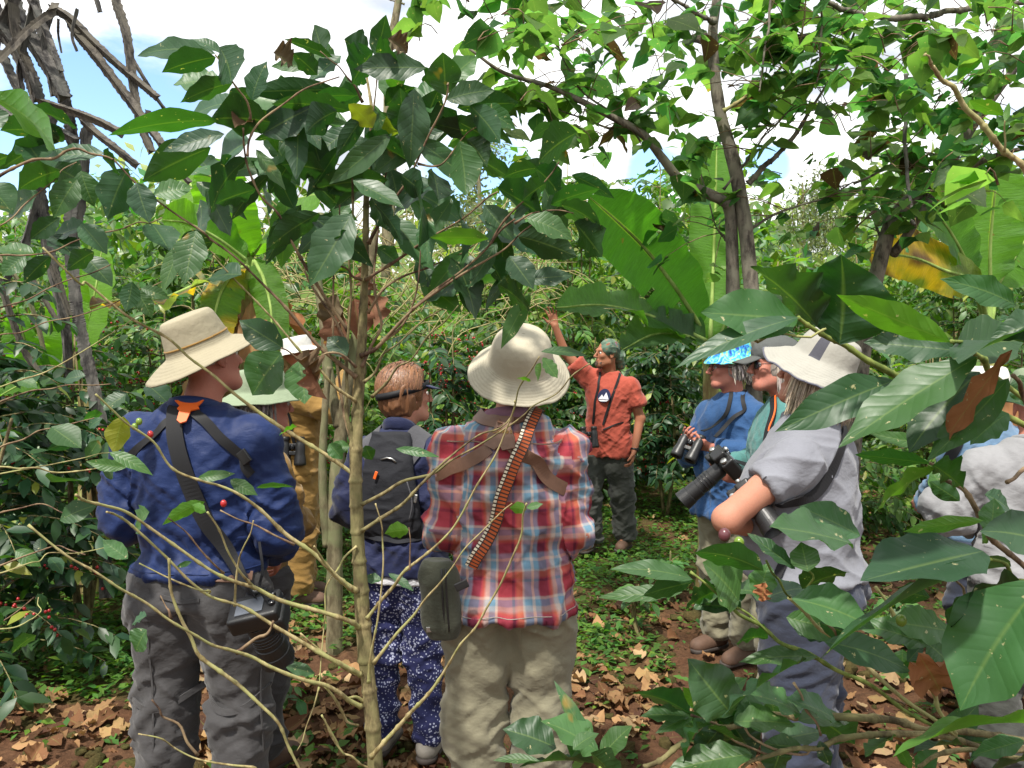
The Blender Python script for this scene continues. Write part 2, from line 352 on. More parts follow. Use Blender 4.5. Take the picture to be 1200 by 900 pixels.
M['metal'] = simple('metal', (.45, .45, .44), .35, .9, var=.05)
M['boot'] = simple('boot', (.10, .055, .035), .75, var=.2, scale=40, bmp=.4)
M['grey_shoe'] = simple('grey_shoe', (.26, .24, .21), .8, var=.15, scale=60, bmp=.4)
M['sole'] = simple('sole', (.05, .04, .035), .8)
M['white_trim'] = fabric('white_trim', (.62, .62, .66), .85, .06, folds=.3)
M['eye'] = simple('eye', (.6, .58, .55), .15, var=.02); M['iris'] = simple('iris', (.02, .015, .01), .1)
M['cherry_red'] = simple('cherry_red', (.34, .018, .02), .22, var=.2, scale=20)
M['cherry_green'] = simple('cherry_green', (.14, .22, .03), .25, var=.1)
M['cherry_dark'] = simple('cherry_dark', (.10, .03, .035), .3, var=.1)
def hat_mat(name, c, stitch=True, c2=None, panel=False):
    m, nt, b, N, L = newmat(name); tc = N('ShaderNodeTexCoord'); uv = tc.outputs['UV']; ob = tc.outputs['Object']
    n = noise_node(N, L, ob, 9, 5); col = mix_rgb(N, L, n, tuple(x*.86 for x in c), tuple(min(1, x*1.1) for x in c))
    if panel:
        s = N('ShaderNodeSeparateXYZ'); L(uv, s.inputs[0])
        g = N('ShaderNodeMath'); g.operation = 'PINGPONG'; L(s.outputs['X'], g.inputs[0]); g.inputs[1].default_value = .25
        k = N('ShaderNodeMath'); k.operation = 'LESS_THAN'; L(g.outputs[0], k.inputs[0]); k.inputs[1].default_value = .03
        v = N('ShaderNodeMath'); v.operation = 'LESS_THAN'; L(s.outputs['Y'], v.inputs[0]); v.inputs[1].default_value = .55
        kk = N('ShaderNodeMath'); kk.operation = 'MULTIPLY'; L(k.outputs[0], kk.inputs[0]); L(v.outputs[0], kk.inputs[1])
        col = mix_rgb(N, L, kk.outputs[0], col, c2)
    L(col, b.inputs['Base Color']); b.inputs['Roughness'].default_value = .88; b.inputs['Specular IOR Level'].default_value = .2
    s = N('ShaderNodeSeparateXYZ'); L(uv, s.inputs[0])
    st = N('ShaderNodeMath'); st.operation = 'MULTIPLY'; L(s.outputs['Y'], st.inputs[0]); st.inputs[1].default_value = 150.0
    sn = N('ShaderNodeMath'); sn.operation = 'SINE'; L(st.outputs[0], sn.inputs[0])
    ms = N('ShaderNodeMapRange'); ms.inputs['From Min'].default_value = .6; ms.inputs['From Max'].default_value = .64; L(s.outputs['Y'], ms.inputs['Value'])
    mm = N('ShaderNodeMath'); mm.operation = 'MULTIPLY'; L(sn.outputs[0], mm.inputs[0]); L(ms.outputs[0], mm.inputs[1])
    b1 = bump(N, L, mm.outputs[0], .16 if stitch else 0.0, .003, None)
    b2 = bump(N, L, noise_node(N, L, ob, 30, 4), .35, .012, None, b1)
    bump(N, L, noise_node(N, L, ob, 700, 1), .1, .001, b, b2); return m
M['hat_beige'] = hat_mat('hat_beige', (.31, .275, .195)); M['hat_cream'] = hat_mat('hat_cream', (.40, .365, .28)); M['hat_sage'] = hat_mat('hat_sage', (.22, .27, .18))
M['hat_white'] = hat_mat('hat_white', (.58, .57, .54)); M['hat_light'] = hat_mat('hat_light', (.31, .30, .265), c2=(.07, .07, .085), panel=True)
M['cap_grey'] = hat_mat('cap_grey', (.085, .09, .088)); M['hat_trim'] = fabric('hat_trim', (.10, .10, .13), folds=0)
def swirl(name, cols, scale=16):
    m, nt, b, N, L = newmat(name); tc = N('ShaderNodeTexCoord').outputs['Object']
    w = N('ShaderNodeTexNoise'); w.inputs['Scale'].default_value = scale; w.inputs['Detail'].default_value = 2; w.inputs['Distortion'].default_value = 1.6; L(tc, w.inputs['Vector'])
    c = ramp(N, L, w.outputs['Fac'], cols); L(c, b.inputs['Base Color']); b.inputs['Roughness'].default_value = .85
    bump(N, L, noise_node(N, L, tc, 35, 4), .4, .01, b); return m
M['hat_swirl'] = swirl('hat_swirl', [(.33, (.02, .05, .35)), (.45, (.03, .28, .62)), (.52, (.10, .55, .60)), (.6, (.35, .60, .15)), (.7, (.05, .30, .60))], 22)
M['buff'] = swirl('buff', [(.3, (.02, .035, .03)), (.45, (.07, .12, .085)), (.60, (.11, .17, .12)), (.68, (.30, .08, .03)), (.74, (.05, .16, .40))], 11)
M['dot_trouser'] = None
def dots():
    m, nt, b, N, L = newmat('dot_trouser'); tc = N('ShaderNodeTexCoord').outputs['Object']
    v = N('ShaderNodeTexVoronoi'); v.inputs['Scale'].default_value = 88; v.inputs['Randomness'].default_value = 1; L(tc, v.inputs['Vector'])
    n = noise_node(N, L, tc, 11, 3); th = N('ShaderNodeMapRange'); th.inputs['From Min'].default_value = .4; th.inputs['From Max'].default_value = .65; th.inputs['To Min'].default_value = .17; th.inputs['To Max'].default_value = .46; L(n, th.inputs['Value'])
    k = N('ShaderNodeMath'); k.operation = 'LESS_THAN'; L(v.outputs['Distance'], k.inputs[0]); L(th.outputs[0], k.inputs[1])
    L(mix_rgb(N, L, k.outputs[0], (.018, .022, .095), (.44, .47, .64)), b.inputs['Base Color']); b.inputs['Roughness'].default_value = .85
    bump(N, L, noise_node(N, L, tc, 12, 3), .6, .03, b); return m
M['dot_trouser'] = dots()
def plaid():
    m, nt, b, N, L = newmat('plaid'); tc = N('ShaderNodeTexCoord'); s = N('ShaderNodeSeparateXYZ'); L(tc.outputs['UV'], s.inputs[0])
    red, dk, bl, cr, og = (.30, .035, .050), (.11, .015, .035), (.13, .24, .33), (.46, .37, .32), (.42, .11, .06)
    stops = [(0, red), (.11, red), (.12, dk), (.15, dk), (.16, red), (.20, og), (.26, og), (.28, cr), (.31, bl), (.40, bl), (.41, cr), (.44, cr), (.45, bl), (.50, bl), (.53, dk), (.64, dk), (.66, red), (.70, og), (.74, cr), (.78, cr), (.80, bl), (.87, bl), (.88, cr), (.90, cr), (.92, red), (.99, red)]
    def band(ax, per, off):
        a = N('ShaderNodeMath'); a.operation = 'MULTIPLY_ADD'; L(s.outputs[ax], a.inputs[0]); a.inputs[1].default_value = 1/per; a.inputs[2].default_value = off
        f = N('ShaderNodeMath'); f.operation = 'FRACT'; L(a.outputs[0], f.inputs[0]); return ramp(N, L, f.outputs[0], stops)
    c = mix_rgb(N, L, .42, band('X', .20, .1), band('Y', .21, .35))
    # thread grain so that mixed bands read as woven
    th = noise_node(N, L, tc.outputs['Object'], 420, 2, .6); c = mix_rgb(N, L, .3, c, mix_rgb(N, L, th, (.5, .5, .5), (1.25, 1.25, 1.25)), 'MULTIPLY')
    L(c, b.inputs['Base Color']); b.inputs['Roughness'].default_value = .85; b.inputs['Specular IOR Level'].default_value = .25
    n = noise_node(N, L, tc.outputs['Object'], 13, 3, .5); a = N('ShaderNodeMath'); a.operation = 'SUBTRACT'; L(n, a.inputs[0]); a.inputs[1].default_value = .5
    ab = N('ShaderNodeMath'); ab.operation = 'ABSOLUTE'; L(a.outputs[0], ab.inputs[0]); bump(N, L, ab.outputs[0], .2, .05, b)
    return m
M['plaid'] = plaid()
def woven():
    m, nt, b, N, L = newmat('woven_strap'); tc = N('ShaderNodeTexCoord'); s = N('ShaderNodeSeparateXYZ'); L(tc.outputs['UV'], s.inputs[0])
    f = N('ShaderNodeMath'); f.operation = 'MULTIPLY'; L(s.outputs['Y'], f.inputs[0]); f.inputs[1].default_value = 85
    fr = N('ShaderNodeMath'); fr.operation = 'FRACT'; L(f.outputs[0], fr.inputs[0])
    dark = N('ShaderNodeMath'); dark.operation = 'LESS_THAN'; L(fr.outputs[0], dark.inputs[0]); dark.inputs[1].default_value = .38
    mid = ramp(N, L, s.outputs['X'], [(0, (.02, .015, .012)), (.06, (.42, .085, .02)), (.62, (.30, .05, .015)), (.68, (.02, .015, .012)), (.74, (.68, .62, .48)), (.97, (.02, .02, .02))], 'CONSTANT')
    L(mix_rgb(N, L, dark.outputs[0], mid, (.04, .02, .015)), b.inputs['Base Color']); b.inputs['Roughness'].default_value = .8
    bump(N, L, fr.outputs[0], .4, .002, b); return m
M['woven_strap'] = woven()
# ------------------------------------------------------------------ implicit bodies: one continuous surface per figure / garment
def surfnets(D, o, h):
    s = D < 0
    c = sum(s[a:D.shape[0]-1+a, b:D.shape[1]-1+b, d:D.shape[2]-1+d].astype(np.int8) for a in (0, 1) for b in (0, 1) for d in (0, 1))
    act = (c > 0) & (c < 8); ijk = np.argwhere(act); idx = np.full(act.shape, -1, np.int32); idx[act] = np.arange(len(ijk))
    cor = np.array([[a, b, d] for a in (0, 1) for b in (0, 1) for d in (0, 1)])
    vals = np.stack([D[ijk[:, 0]+q[0], ijk[:, 1]+q[1], ijk[:, 2]+q[2]] for q in cor], 1)
    S = np.zeros((len(ijk), 3)); n = np.zeros(len(ijk))
    for p in range(8):
        for q in range(p+1, 8):
            if np.abs(cor[p]-cor[q]).sum() != 1: continue
            a, b = vals[:, p], vals[:, q]; m = (a < 0) != (b < 0); t = np.where(m, a/np.where(m, a-b, 1), 0)
            S += m[:, None]*(cor[p]+t[:, None]*(cor[q]-cor[p])); n += m
    V = (ijk+S/n[:, None])*h+np.asarray(o)
    Fs = []
    for ax in range(3):
        u, w = [(1, 2), (2, 0), (0, 1)][ax]
        A = [slice(None)]*3; B = [slice(None)]*3; A[ax] = slice(0, -1); B[ax] = slice(1, None)
        x = s[tuple(A)] != s[tuple(B)]
        e = np.argwhere(x); e = e[(e[:, u] > 0) & (e[:, w] > 0) & (e[:, u] < D.shape[u]-1) & (e[:, w] < D.shape[w]-1)]
        du = np.zeros(3, int); du[u] = 1; dw = np.zeros(3, int); dw[w] = 1
        q = np.stack([idx[tuple((e-du-dw).T)], idx[tuple((e-dw).T)], idx[tuple(e.T)], idx[tuple((e-du).T)]], 1)
        fl = ~s[tuple(e.T)]; q[fl] = q[fl][:, ::-1]; Fs.append(q)
    Fs = np.concatenate(Fs); Fs = Fs[(Fs >= 0).all(1)]
    return V, Fs
# primitives: (type, ..., blend)
def cone(a, b, ra, rb, k=.02, flat=False, flat0=False, sub=False, ell=None):
    return dict(t='c', a=np.array(a, float), b=np.array(b, float), ra=ra, rb=rb, k=k, flat=flat, flat0=flat0, sub=sub, ell=ell)
def ell(c, r, rot=None, k=.02, sub=False):
    return dict(t='e', c=np.array(c, float), r=np.array(r, float), M=None if rot is None else np.array(Euler([R(x) for x in rot]).to_matrix()), k=k, sub=sub)
def rings(rs, k=.03, lean=(0, 0), sub=False):
    """rs rows: z, rx, ry, cx, cy (vertical stack of ellipses, smoothly interpolated)"""
    return dict(t='r', rs=np.array(sorted(rs), float), k=k, sub=sub)
def cutz(z, below=True): return dict(t='z', z=z, below=below)
def _bbox(p):
    if p['t'] == 'c':
        r = max(p['ra'], p['rb'])*1.35; return np.minimum(p['a'], p['b'])-r, np.maximum(p['a'], p['b'])+r
    if p['t'] == 'e': r = p['r'].max() if p['M'] is not None else p['r']; return p['c']-r, p['c']+r
    q = p['rs']; lo = np.array([(q[:, 3]-q[:, 1]).min(), (q[:, 4]-q[:, 2]).min(), q[0, 0]]); hi = np.array([(q[:, 3]+q[:, 1]).max(), (q[:, 4]+q[:, 2]).max(), q[-1, 0]]); return lo, hi
def _eval(p, P):
    if p['t'] == 'c':
        ab = p['b']-p['a']; L2 = ab@ab; t = ((P-p['a'])@ab)/L2; tc = np.clip(t, 0, 1)
        Q = P-(p['a']+tc[..., None]*ab)
        if p['ell'] is not None:     # flatten along a direction
            n, f = np.array(p['ell'][0], float), p['ell'][1]; n = n/np.linalg.norm(n); q = Q@n; Q = Q+((1/f-1)*q)[..., None]*n
            d = np.linalg.norm(Q, axis=-1)-(p['ra']+(p['rb']-p['ra'])*tc); d = d*min(1, f*1.15)
        else: d = np.linalg.norm(Q, axis=-1)-(p['ra']+(p['rb']-p['ra'])*tc)
        L = math.sqrt(L2)
        if p['flat']: d = np.maximum(d, (t-1)*L)
        if p['flat0']: d = np.maximum(d, -t*L)
        return d
    if p['t'] == 'e':
        q = P-p['c']
        if p['M'] is not None: q = q@p['M']
        k = np.linalg.norm(q/p['r'], axis=-1); g = np.linalg.norm(q/p['r']**2, axis=-1)+1e-6; return k*(k-1)/g
    q = p['rs']; z = P[..., 2]; zz = np.clip(z, q[0, 0], q[-1, 0])
    # smooth interpolation (cosine free catmull on a dense table)
    if 'tab' not in p:
        zt = np.linspace(q[0, 0], q[-1, 0], 90); i = np.clip(np.searchsorted(q[:, 0], zt, 'right')-1, 0, len(q)-2)
        sl = np.gradient(q[:, 1:], q[:, 0], axis=0); h = (q[i+1, 0]-q[i, 0]); t = ((zt-q[i, 0])/h)[:, None]; h = h[:, None]
        y = (2*t**3-3*t**2+1)*q[i, 1:]+(t**3-2*t**2+t)*h*sl[i]+(-2*t**3+3*t**2)*q[i+1, 1:]+(t**3-t**2)*h*sl[i+1]; p['tab'] = (zt, y)
    zt, y = p['tab']; rx, ry, cx, cy = [np.interp(zz, zt, y[:, j]) for j in range(4)]
    x = P[..., 0]-cx; yy = P[..., 1]-cy
    k = ((np.abs(x)/rx)**2.3+(np.abs(yy)/ry)**2.3)**(1/2.3); g = np.sqrt((x/rx**2)**2+(yy/ry**2)**2)+1e-6
    d = np.where(k > .3, (k-1)*k/g, -np.minimum(rx, ry)*.8)
    return np.maximum(d, np.maximum(z-q[-1, 0], q[0, 0]-z))
def implicit(prims, h):
    pos = [p for p in prims if p['t'] != 'z' and not p['sub']]
    bb = [_bbox(p) for p in pos]; lo = np.min([b[0] for b in bb], 0)-4*h-.01; hi = np.max([b[1] for b in bb], 0)+4*h+.01
    n = np.ceil((hi-lo)/h).astype(int)+1; D = np.full(n, 1.0, np.float32)
    ax = [lo[i]+np.arange(n[i])*h for i in range(3)]
    for p in prims:
        if p['t'] == 'z':
            zz = ax[2][None, None]; D = np.maximum(D, (p['z']-zz) if p['below'] else (zz-p['z'])).astype(np.float32); continue
        b0, b1 = _bbox(p); m = p['k']+3*h+.01
        i0 = np.clip(np.floor((b0-m-lo)/h).astype(int), 0, n-1); i1 = np.clip(np.ceil((b1+m-lo)/h).astype(int)+1, 1, n)
        if (i1 <= i0).any(): continue
        sl = tuple(slice(a, b) for a, b in zip(i0, i1))
        G = np.stack(np.meshgrid(*[ax[i][sl[i]] for i in range(3)], indexing='ij'), -1)
        d = _eval(p, G); A = D[sl]; k = p['k']
        if p['sub']: e = -d; hh = np.maximum(k-np.abs(A-e), 0)/k; D[sl] = np.maximum(A, e)+hh*hh*k/4
        else: hh = np.maximum(k-np.abs(A-d), 0)/k; D[sl] = np.minimum(A, d)-hh*hh*k/4
    return surfnets(D, lo, h)
def vnormals(V, Fs):
    n = np.cross(V[Fs[:, 2]]-V[Fs[:, 0]], V[Fs[:, 3]]-V[Fs[:, 1]]); N = np.zeros_like(V)
    for i in range(4): np.add.at(N, Fs[:, i], n)
    return nrm(N)
def relax(V, Fs, it=2):
    for _ in range(it):
        S = np.zeros_like(V); c = np.zeros(len(V))
        for i in range(4):
            a, b = Fs[:, i], Fs[:, (i+1) % 4]; np.add.at(S, a, V[b]); np.add.at(c, a, 1); np.add.at(S, b, V[a]); np.add.at(c, b, 1)
        V = V*.45+.55*S/c[:, None]
    return V
def fold(V, Fs, specs):
    """specs: (amp, (fx,fy,fz), seed, warp, mask or None): ridged creases pushed along the normals"""
    N = vnormals(V, Fs); d = np.zeros(len(V))
    for amp, f, seed, warp, mask in specs:
        if isinstance(f, str):
            A_ = {'d1': ((.75, .3, .65), 4.0, 13.0), 'd2': ((-.75, .3, .65), 4.0, 14.0), 'v': ((.9, .4, .12), 3.5, 13.0), 'd3': ((.6, .3, .8), 6.0, 27.0), 'd4': ((-.6, .3, .8), 6.0, 29.0), 'h': ((.05, .1, 1.0), 4.5, 16.0)}[f]
            ax_ = nrm(np.array(A_[0])); t_ = (V@ax_)[:, None]*ax_; P = (V-t_)*A_[1]+t_*A_[2]
        else: P = V*np.array(f)
        P = P+warp*(np.stack([fbm(V*4, seed+11), fbm(V*4, seed+12), fbm(V*4, seed+13)], -1)-.5)*2
        x = fbm(P, seed, 2); r = 1-np.abs(2*x-1)*2.6; r = np.clip(r, -.6, 1); r = np.where(r > 0, r**1.3, r*.5)
        d += amp*r*(1 if mask is None else mask(V))
    return V+N*d[:, None]
def sdf_obj(name, prims, h, mat, parent=None, folds=None, it=1, post=None, uvfn=None):
    V, Fs = implicit(prims, h); V = relax(V, Fs, it)
    if folds: V = fold(V, Fs, folds)
    if post: V = post(V)
    o = np_mesh(name, V, Fs, mat, parent)
    if uvfn is not None:
        fc = V[Fs].mean(1); lab = uvfn(fc, None); fl = np.repeat(lab, 4); vv = V[Fs.ravel()]
        uv = uvfn(vv, fl); l = o.data.uv_layers.new(name='UVMap'); l.data.foreach_set('uv', uv.astype(np.float32).ravel())
    o['_'] = 0; del o['_']
    return o
def bvh_of(o):
    me = o.data; V = np.empty(len(me.vertices)*3); me.vertices.foreach_get('co', V)
    return BVHTree.FromPolygons([tuple(v) for v in V.reshape(-1, 3)], [tuple(p.vertices) for p in me.polygons])
def ribbon(name, bvh, pts, width, mat, parent=None, off=.004, thick=.004, n=60, edge=None, free=()):
    """a strap lying on the surface found by bvh; pts rough local points. free: control indices not snapped"""
    C = catmull(pts, n); out = []; Ns = []
    m = len(pts)-1; fr = set(free)
    for i, p in enumerate(C):
        t = i/(n-1)*m; ctl = int(round(t))
        loc, no, _, dist = bvh.find_nearest(Vector(p))
        w = 1.0
        for f in fr:
            w = min(w, min(1, abs(t-f)/1.0)) 
        q = np.array(loc)+np.array(no)*off; out.append(q*w+p*(1-w)); Ns.append(np.array(no))
    out = np.array(out)
    for _ in range(int(n*.45)+4): out[1:-1] = .25*out[:-2]+.5*out[1:-1]+.25*out[2:]
    Ns = nrm(np.array(Ns))
    for _ in range(int(n*.5)+4): Ns[1:-1] = .25*Ns[:-2]+.5*Ns[1:-1]+.25*Ns[2:]
    T = nrm(np.gradient(out, axis=0)); B = nrm(np.cross(T, Ns)); w = width/2 if np.isscalar(width) else np.interp(np.linspace(0, 1, n), np.linspace(0, 1, len(width)), width)[:, None]/2
    a = out-B*w; b = out+B*w; up = nrm(np.cross(B, T))*thick
    V = np.concatenate([a, b, b+up*0-Ns*0, a]); V = np.concatenate([a-Ns*thick*.6, a+Ns*thick*.4, b+Ns*thick*.4, b-Ns*thick*.6])
    s = np.concatenate([[0], np.cumsum(np.linalg.norm(np.diff(out, axis=0), axis=1))])
    uv = np.concatenate([np.c_[np.zeros(n), s], np.c_[np.zeros(n)+.01, s], np.c_[np.ones(n)*.99, s], np.c_[np.ones(n), s]])
    i = np.arange(n-1); Fs = []
    for k in range(4):
        k2 = (k+1) % 4; Fs.append(np.stack([k*n+i, k2*n+i, k2*n+i+1, k*n+i+1], -1))
    Fs.append(np.array([[0, n, 2*n, 3*n], [n-1, 4*n-1, 3*n-1, 2*n-1]]))
    return np_mesh(name, V, np.concatenate(Fs)[:, ::-1], mat, parent, smooth=False, uv=uv)

# ------------------------------------------------------------------ solids with bevelled edges
def bm_obj(name, bm, mat, parent=None, smooth=True):
    me = bpy.data.meshes.new(name); bmesh.ops.recalc_face_normals(bm, faces=bm.faces[:]); bm.to_mesh(me); bm.free()
    return link(name, me, mat, parent, smooth)
def bm_box(bm, c, s, rot=(0, 0, 0), bev=.0, taper=1.0):
    g = bmesh.ops.create_cube(bm, size=1.0); vs_ = g['verts']
    for v in vs_: 
        if v.co.z > 0: v.co.x *= taper; v.co.y *= taper
    bmesh.ops.scale(bm, vec=s, verts=vs_)
    if bev:
        es = list({e for v in vs_ for e in v.link_edges}); r = bmesh.ops.bevel(bm, geom=es, offset=bev, segments=3, profile=.7, affect='EDGES'); vs_ = list({v for f in r['faces'] for v in f.verts} | {v for v in vs_ if v.is_valid})
    bmesh.ops.rotate(bm, cent=(0, 0, 0), matrix=Euler([R(a) for a in rot]).to_matrix(), verts=vs_); bmesh.ops.translate(bm, vec=c, verts=vs_)
def bm_lathe(bm, prof, mtx, seg=28, sx=1, sy=1):
    """prof: (r, z) pairs, closed at both ends"""
    rows = []
    for r, z in prof: rows.append([bm.verts.new(mtx @ Vector((r*sx*math.cos(2*math.pi*i/seg), r*sy*math.sin(2*math.pi*i/seg), z))) for i in range(seg)])
    for a, b in zip(rows, rows[1:]):
        for i in range(seg): bm.faces.new((a[i], a[(i+1) % seg], b[(i+1) % seg], b[i]))
    bm.faces.new(rows[0][::-1]); bm.faces.new(rows[-1])
def frame(loc, d, up=(0, 0, 1)):
    z = Vector(d).normalized(); x = Vector(up).cross(z)
    if x.length < 1e-3: x = Vector((1, 0, 0))
    x.normalize(); y = z.cross(x); return Matrix.Translation(Vector(loc)) @ Matrix((x, y, z)).transposed().to_4x4()

# ------------------------------------------------------------------ hats
def hat(name, mat, mtx, parent, crown, brim, sx=1.0, sy=1.14, droop=lambda a: 0.0, wave=.0, seed=0, dent=0.0, trim=None):
    """crown/brim: (r,z) lists; mtx places the hat's base ring on the head"""
    prof = [(0.0005, crown[0][1])]+crown+brim; prof = np.array(prof, float)
    m = 5; t = np.linspace(0, len(prof)-1, (len(prof)-1)*m+1); i = np.clip(t.astype(int), 0, len(prof)-2); f = (t-i)[:, None]; P = prof[i]*(1-f)+prof[i+1]*f
    for _ in range(2): P[1:-1] = .25*P[:-2]+.5*P[1:-1]+.25*P[2:]
    seg = 96; th = np.linspace(0, 2*np.pi, seg, endpoint=False); rb = crown[-1][0]; rmax = prof[-1][0]
    X = P[:, 0][:, None]*np.cos(th)*sx; Y = P[:, 0][:, None]*np.sin(th)*sy
    out = np.clip((P[:, 0]-rb)/(rmax-rb), 0, 1)*(np.arange(len(P)) > len(crown)*m-1)
    Z = P[:, 1][:, None]+out[:, None]**1.3*np.array([droop(a) for a in th])[None]
    V = np.stack([X, Y, Z], -1).reshape(-1, 3)
    q = (fbm(V*22, seed)-.5)*2; oo = np.repeat(out, seg); V[:, 2] += q*wave*(0.25+oo*1.0); V[:, :2] *= (1+.35*wave/.01*.02*q)[:, None]
    if dent: r = np.linalg.norm(V[:, :2], axis=1); V[:, 2] -= dent*np.exp(-(V[:, 0]/.03)**2)*np.clip(1-r/.09, 0, 1)*(oo == 0)
    uv = np.stack([np.tile(th/(2*np.pi), len(P)), np.repeat(np.linspace(0, 1, len(P)), seg)], -1)
    i = np.arange(len(P)-1)[:, None]*seg; j = np.arange(seg)[None]; j2 = (j+1) % seg
    Fs = np.stack([i+j, i+seg+j, i+seg+j2, i+j2], -1).reshape(-1, 4)
    mt = np.array(mtx); V = V@mt[:3, :3].T+mt[:3, 3]
    o = np_mesh(name, V, Fs, mat, parent, uv=uv)
    s = o.modifiers.new('thickness', 'SOLIDIFY'); s.thickness = .004; s.offset = 0
    if trim:
        k = len(P)-1; ring = V[k*seg:(k+1)*seg]; Vt, Ft = tube(np.vstack([ring, ring[:1]]), [.0034], n=seg+1, seg=6)
        np_mesh('brim_edge', Vt, Ft, trim, o)
    return o, V.reshape(len(P), seg, 3)

# ------------------------------------------------------------------ hands
def hand_prims(w, d, n, side, curl=25, spread=8, thumb=35, sc=1.0):
    """w wrist, d along the hand, n out of the palm, side: +1 thumb on +lateral"""
    w = np.array(w, float); d = nrm(d); n = np.array(n, float); n = nrm(n-(n@d)*d); l = np.cross(n, d)*side; P = []
    off = [.030, .010, -.010, -.029]; kn = [.090, .094, .089, .080]; ln = [.072, .080, .074, .058]; rr = [.0092, .0092, .0088, .0080]
    for i in range(4):
        a = w+(l*off[i]*.55)*sc; k_ = w+(d*kn[i]+l*off[i])*sc; P.append(cone(a, k_, .0145*sc, .0115*sc, .012, ell=(n, .85)))
        ang = R(spread*(1.5-i)*.8); dd = d*math.cos(ang)+l*math.sin(ang); p = k_; c = 0
        cc = curl[i] if hasattr(curl, '__len__') else curl
        for j, fr in enumerate((.45, .31, .24)):
            c += R(cc*(1.0 if j else .7)); v = dd*math.cos(c)+n*math.sin(c); q = p+v*ln[i]*fr*sc
            r0 = rr[i]*(1-.1*j)*sc; P.append(cone(p, q, r0, r0*.92, .004)); p = q
    t0 = w+(d*.022+l*.018)*sc; ta = R(thumb); t1 = t0+(d*math.cos(ta)*.8+l*math.sin(ta)+n*.15)*.042*sc; v = nrm(d*math.cos(ta*.6)+l*math.sin(ta*.6)+n*.30); t2 = t1+v*.032*sc; t3 = t2+nrm(v+n*.25-l*.1)*.026*sc
    P += [cone(t0, t1, .0165*sc, .0125*sc, .012), cone(t1, t2, .011*sc, .0100*sc, .005), cone(t2, t3, .0098*sc, .0082*sc, .004)]
    return P
def head_prims(c, yaw, pitch, roll, s=1.0, female=False):
    """head centred at eye height; front is +y before turning. returns prims and the turning matrix"""
    Mx = Matrix.Translation(Vector(c)) @ Euler((R(pitch), R(roll), R(yaw)), 'YXZ').to_matrix().to_4x4()
    E = Mx.to_3x3(); Em = np.array(E)
    def T(p): return np.array(Mx @ Vector([x*s for x in p]))
    def el(p, r, k=.02, sub=False, rot=None):
        m = Em if rot is None else Em@np.array(Euler([R(x) for x in rot]).to_matrix())
        return dict(t='e', c=T(p), r=np.array(r)*s, M=m, k=k*s, sub=sub)
    jw = .9 if female else 1.0
    P = [el((0, -.018, .036), (.075, .096, .084)), el((0, .022, -.03), (.060*jw, .066, .086), .03), el((0, .068, -.098), (.026*jw, .020, .020), .03),
         cone(T((-.046*jw, .01, -.075)), T((-.02, .062, -.1)), .018, .016, .03), cone(T((.046*jw, .01, -.075)), T((.02, .062, -.1)), .018, .016, .03),
         cone(T((-.03, .078, .020)), T((.03, .078, .020)), .0125 if female else .015, .0125 if female else .015, .016),
         cone(T((0, .088, .012)), T((0, .114, -.034)), .0075, .0115, .010), el((.010, .102, -.039), (.0095, .010, .0075), .006), el((-.010, .102, -.039), (.0095, .010, .0075), .006),
         el((.036, .062, -.025), (.022, .020, .020), .02), el((-.036, .062, -.025), (.022, .020, .020), .02),
         el((.031, .096, -.002), (.015, .014, .010), .012, True), el((-.031, .096, -.002), (.015, .014, .010), .012, True),
         el((0, .087, -.060), (.023, .011, .0055), .006), el((0, .086, -.071), (.020, .0115, .007), .006), el((0, .099, -.0655), (.024, .006, .0018), .003, True),
         el((.077, -.008, -.012), (.008, .020, .032), .008, rot=(15, 0, -12)), el((-.077, -.008, -.012), (.008, .020, .032), .008, rot=(15, 0, 12)),
         el((.084, -.003, -.012), (.005, .011, .018), .004, True), el((-.084, -.003, -.012), (.005, .011, .018), .004, True)]
    return P, Mx, T
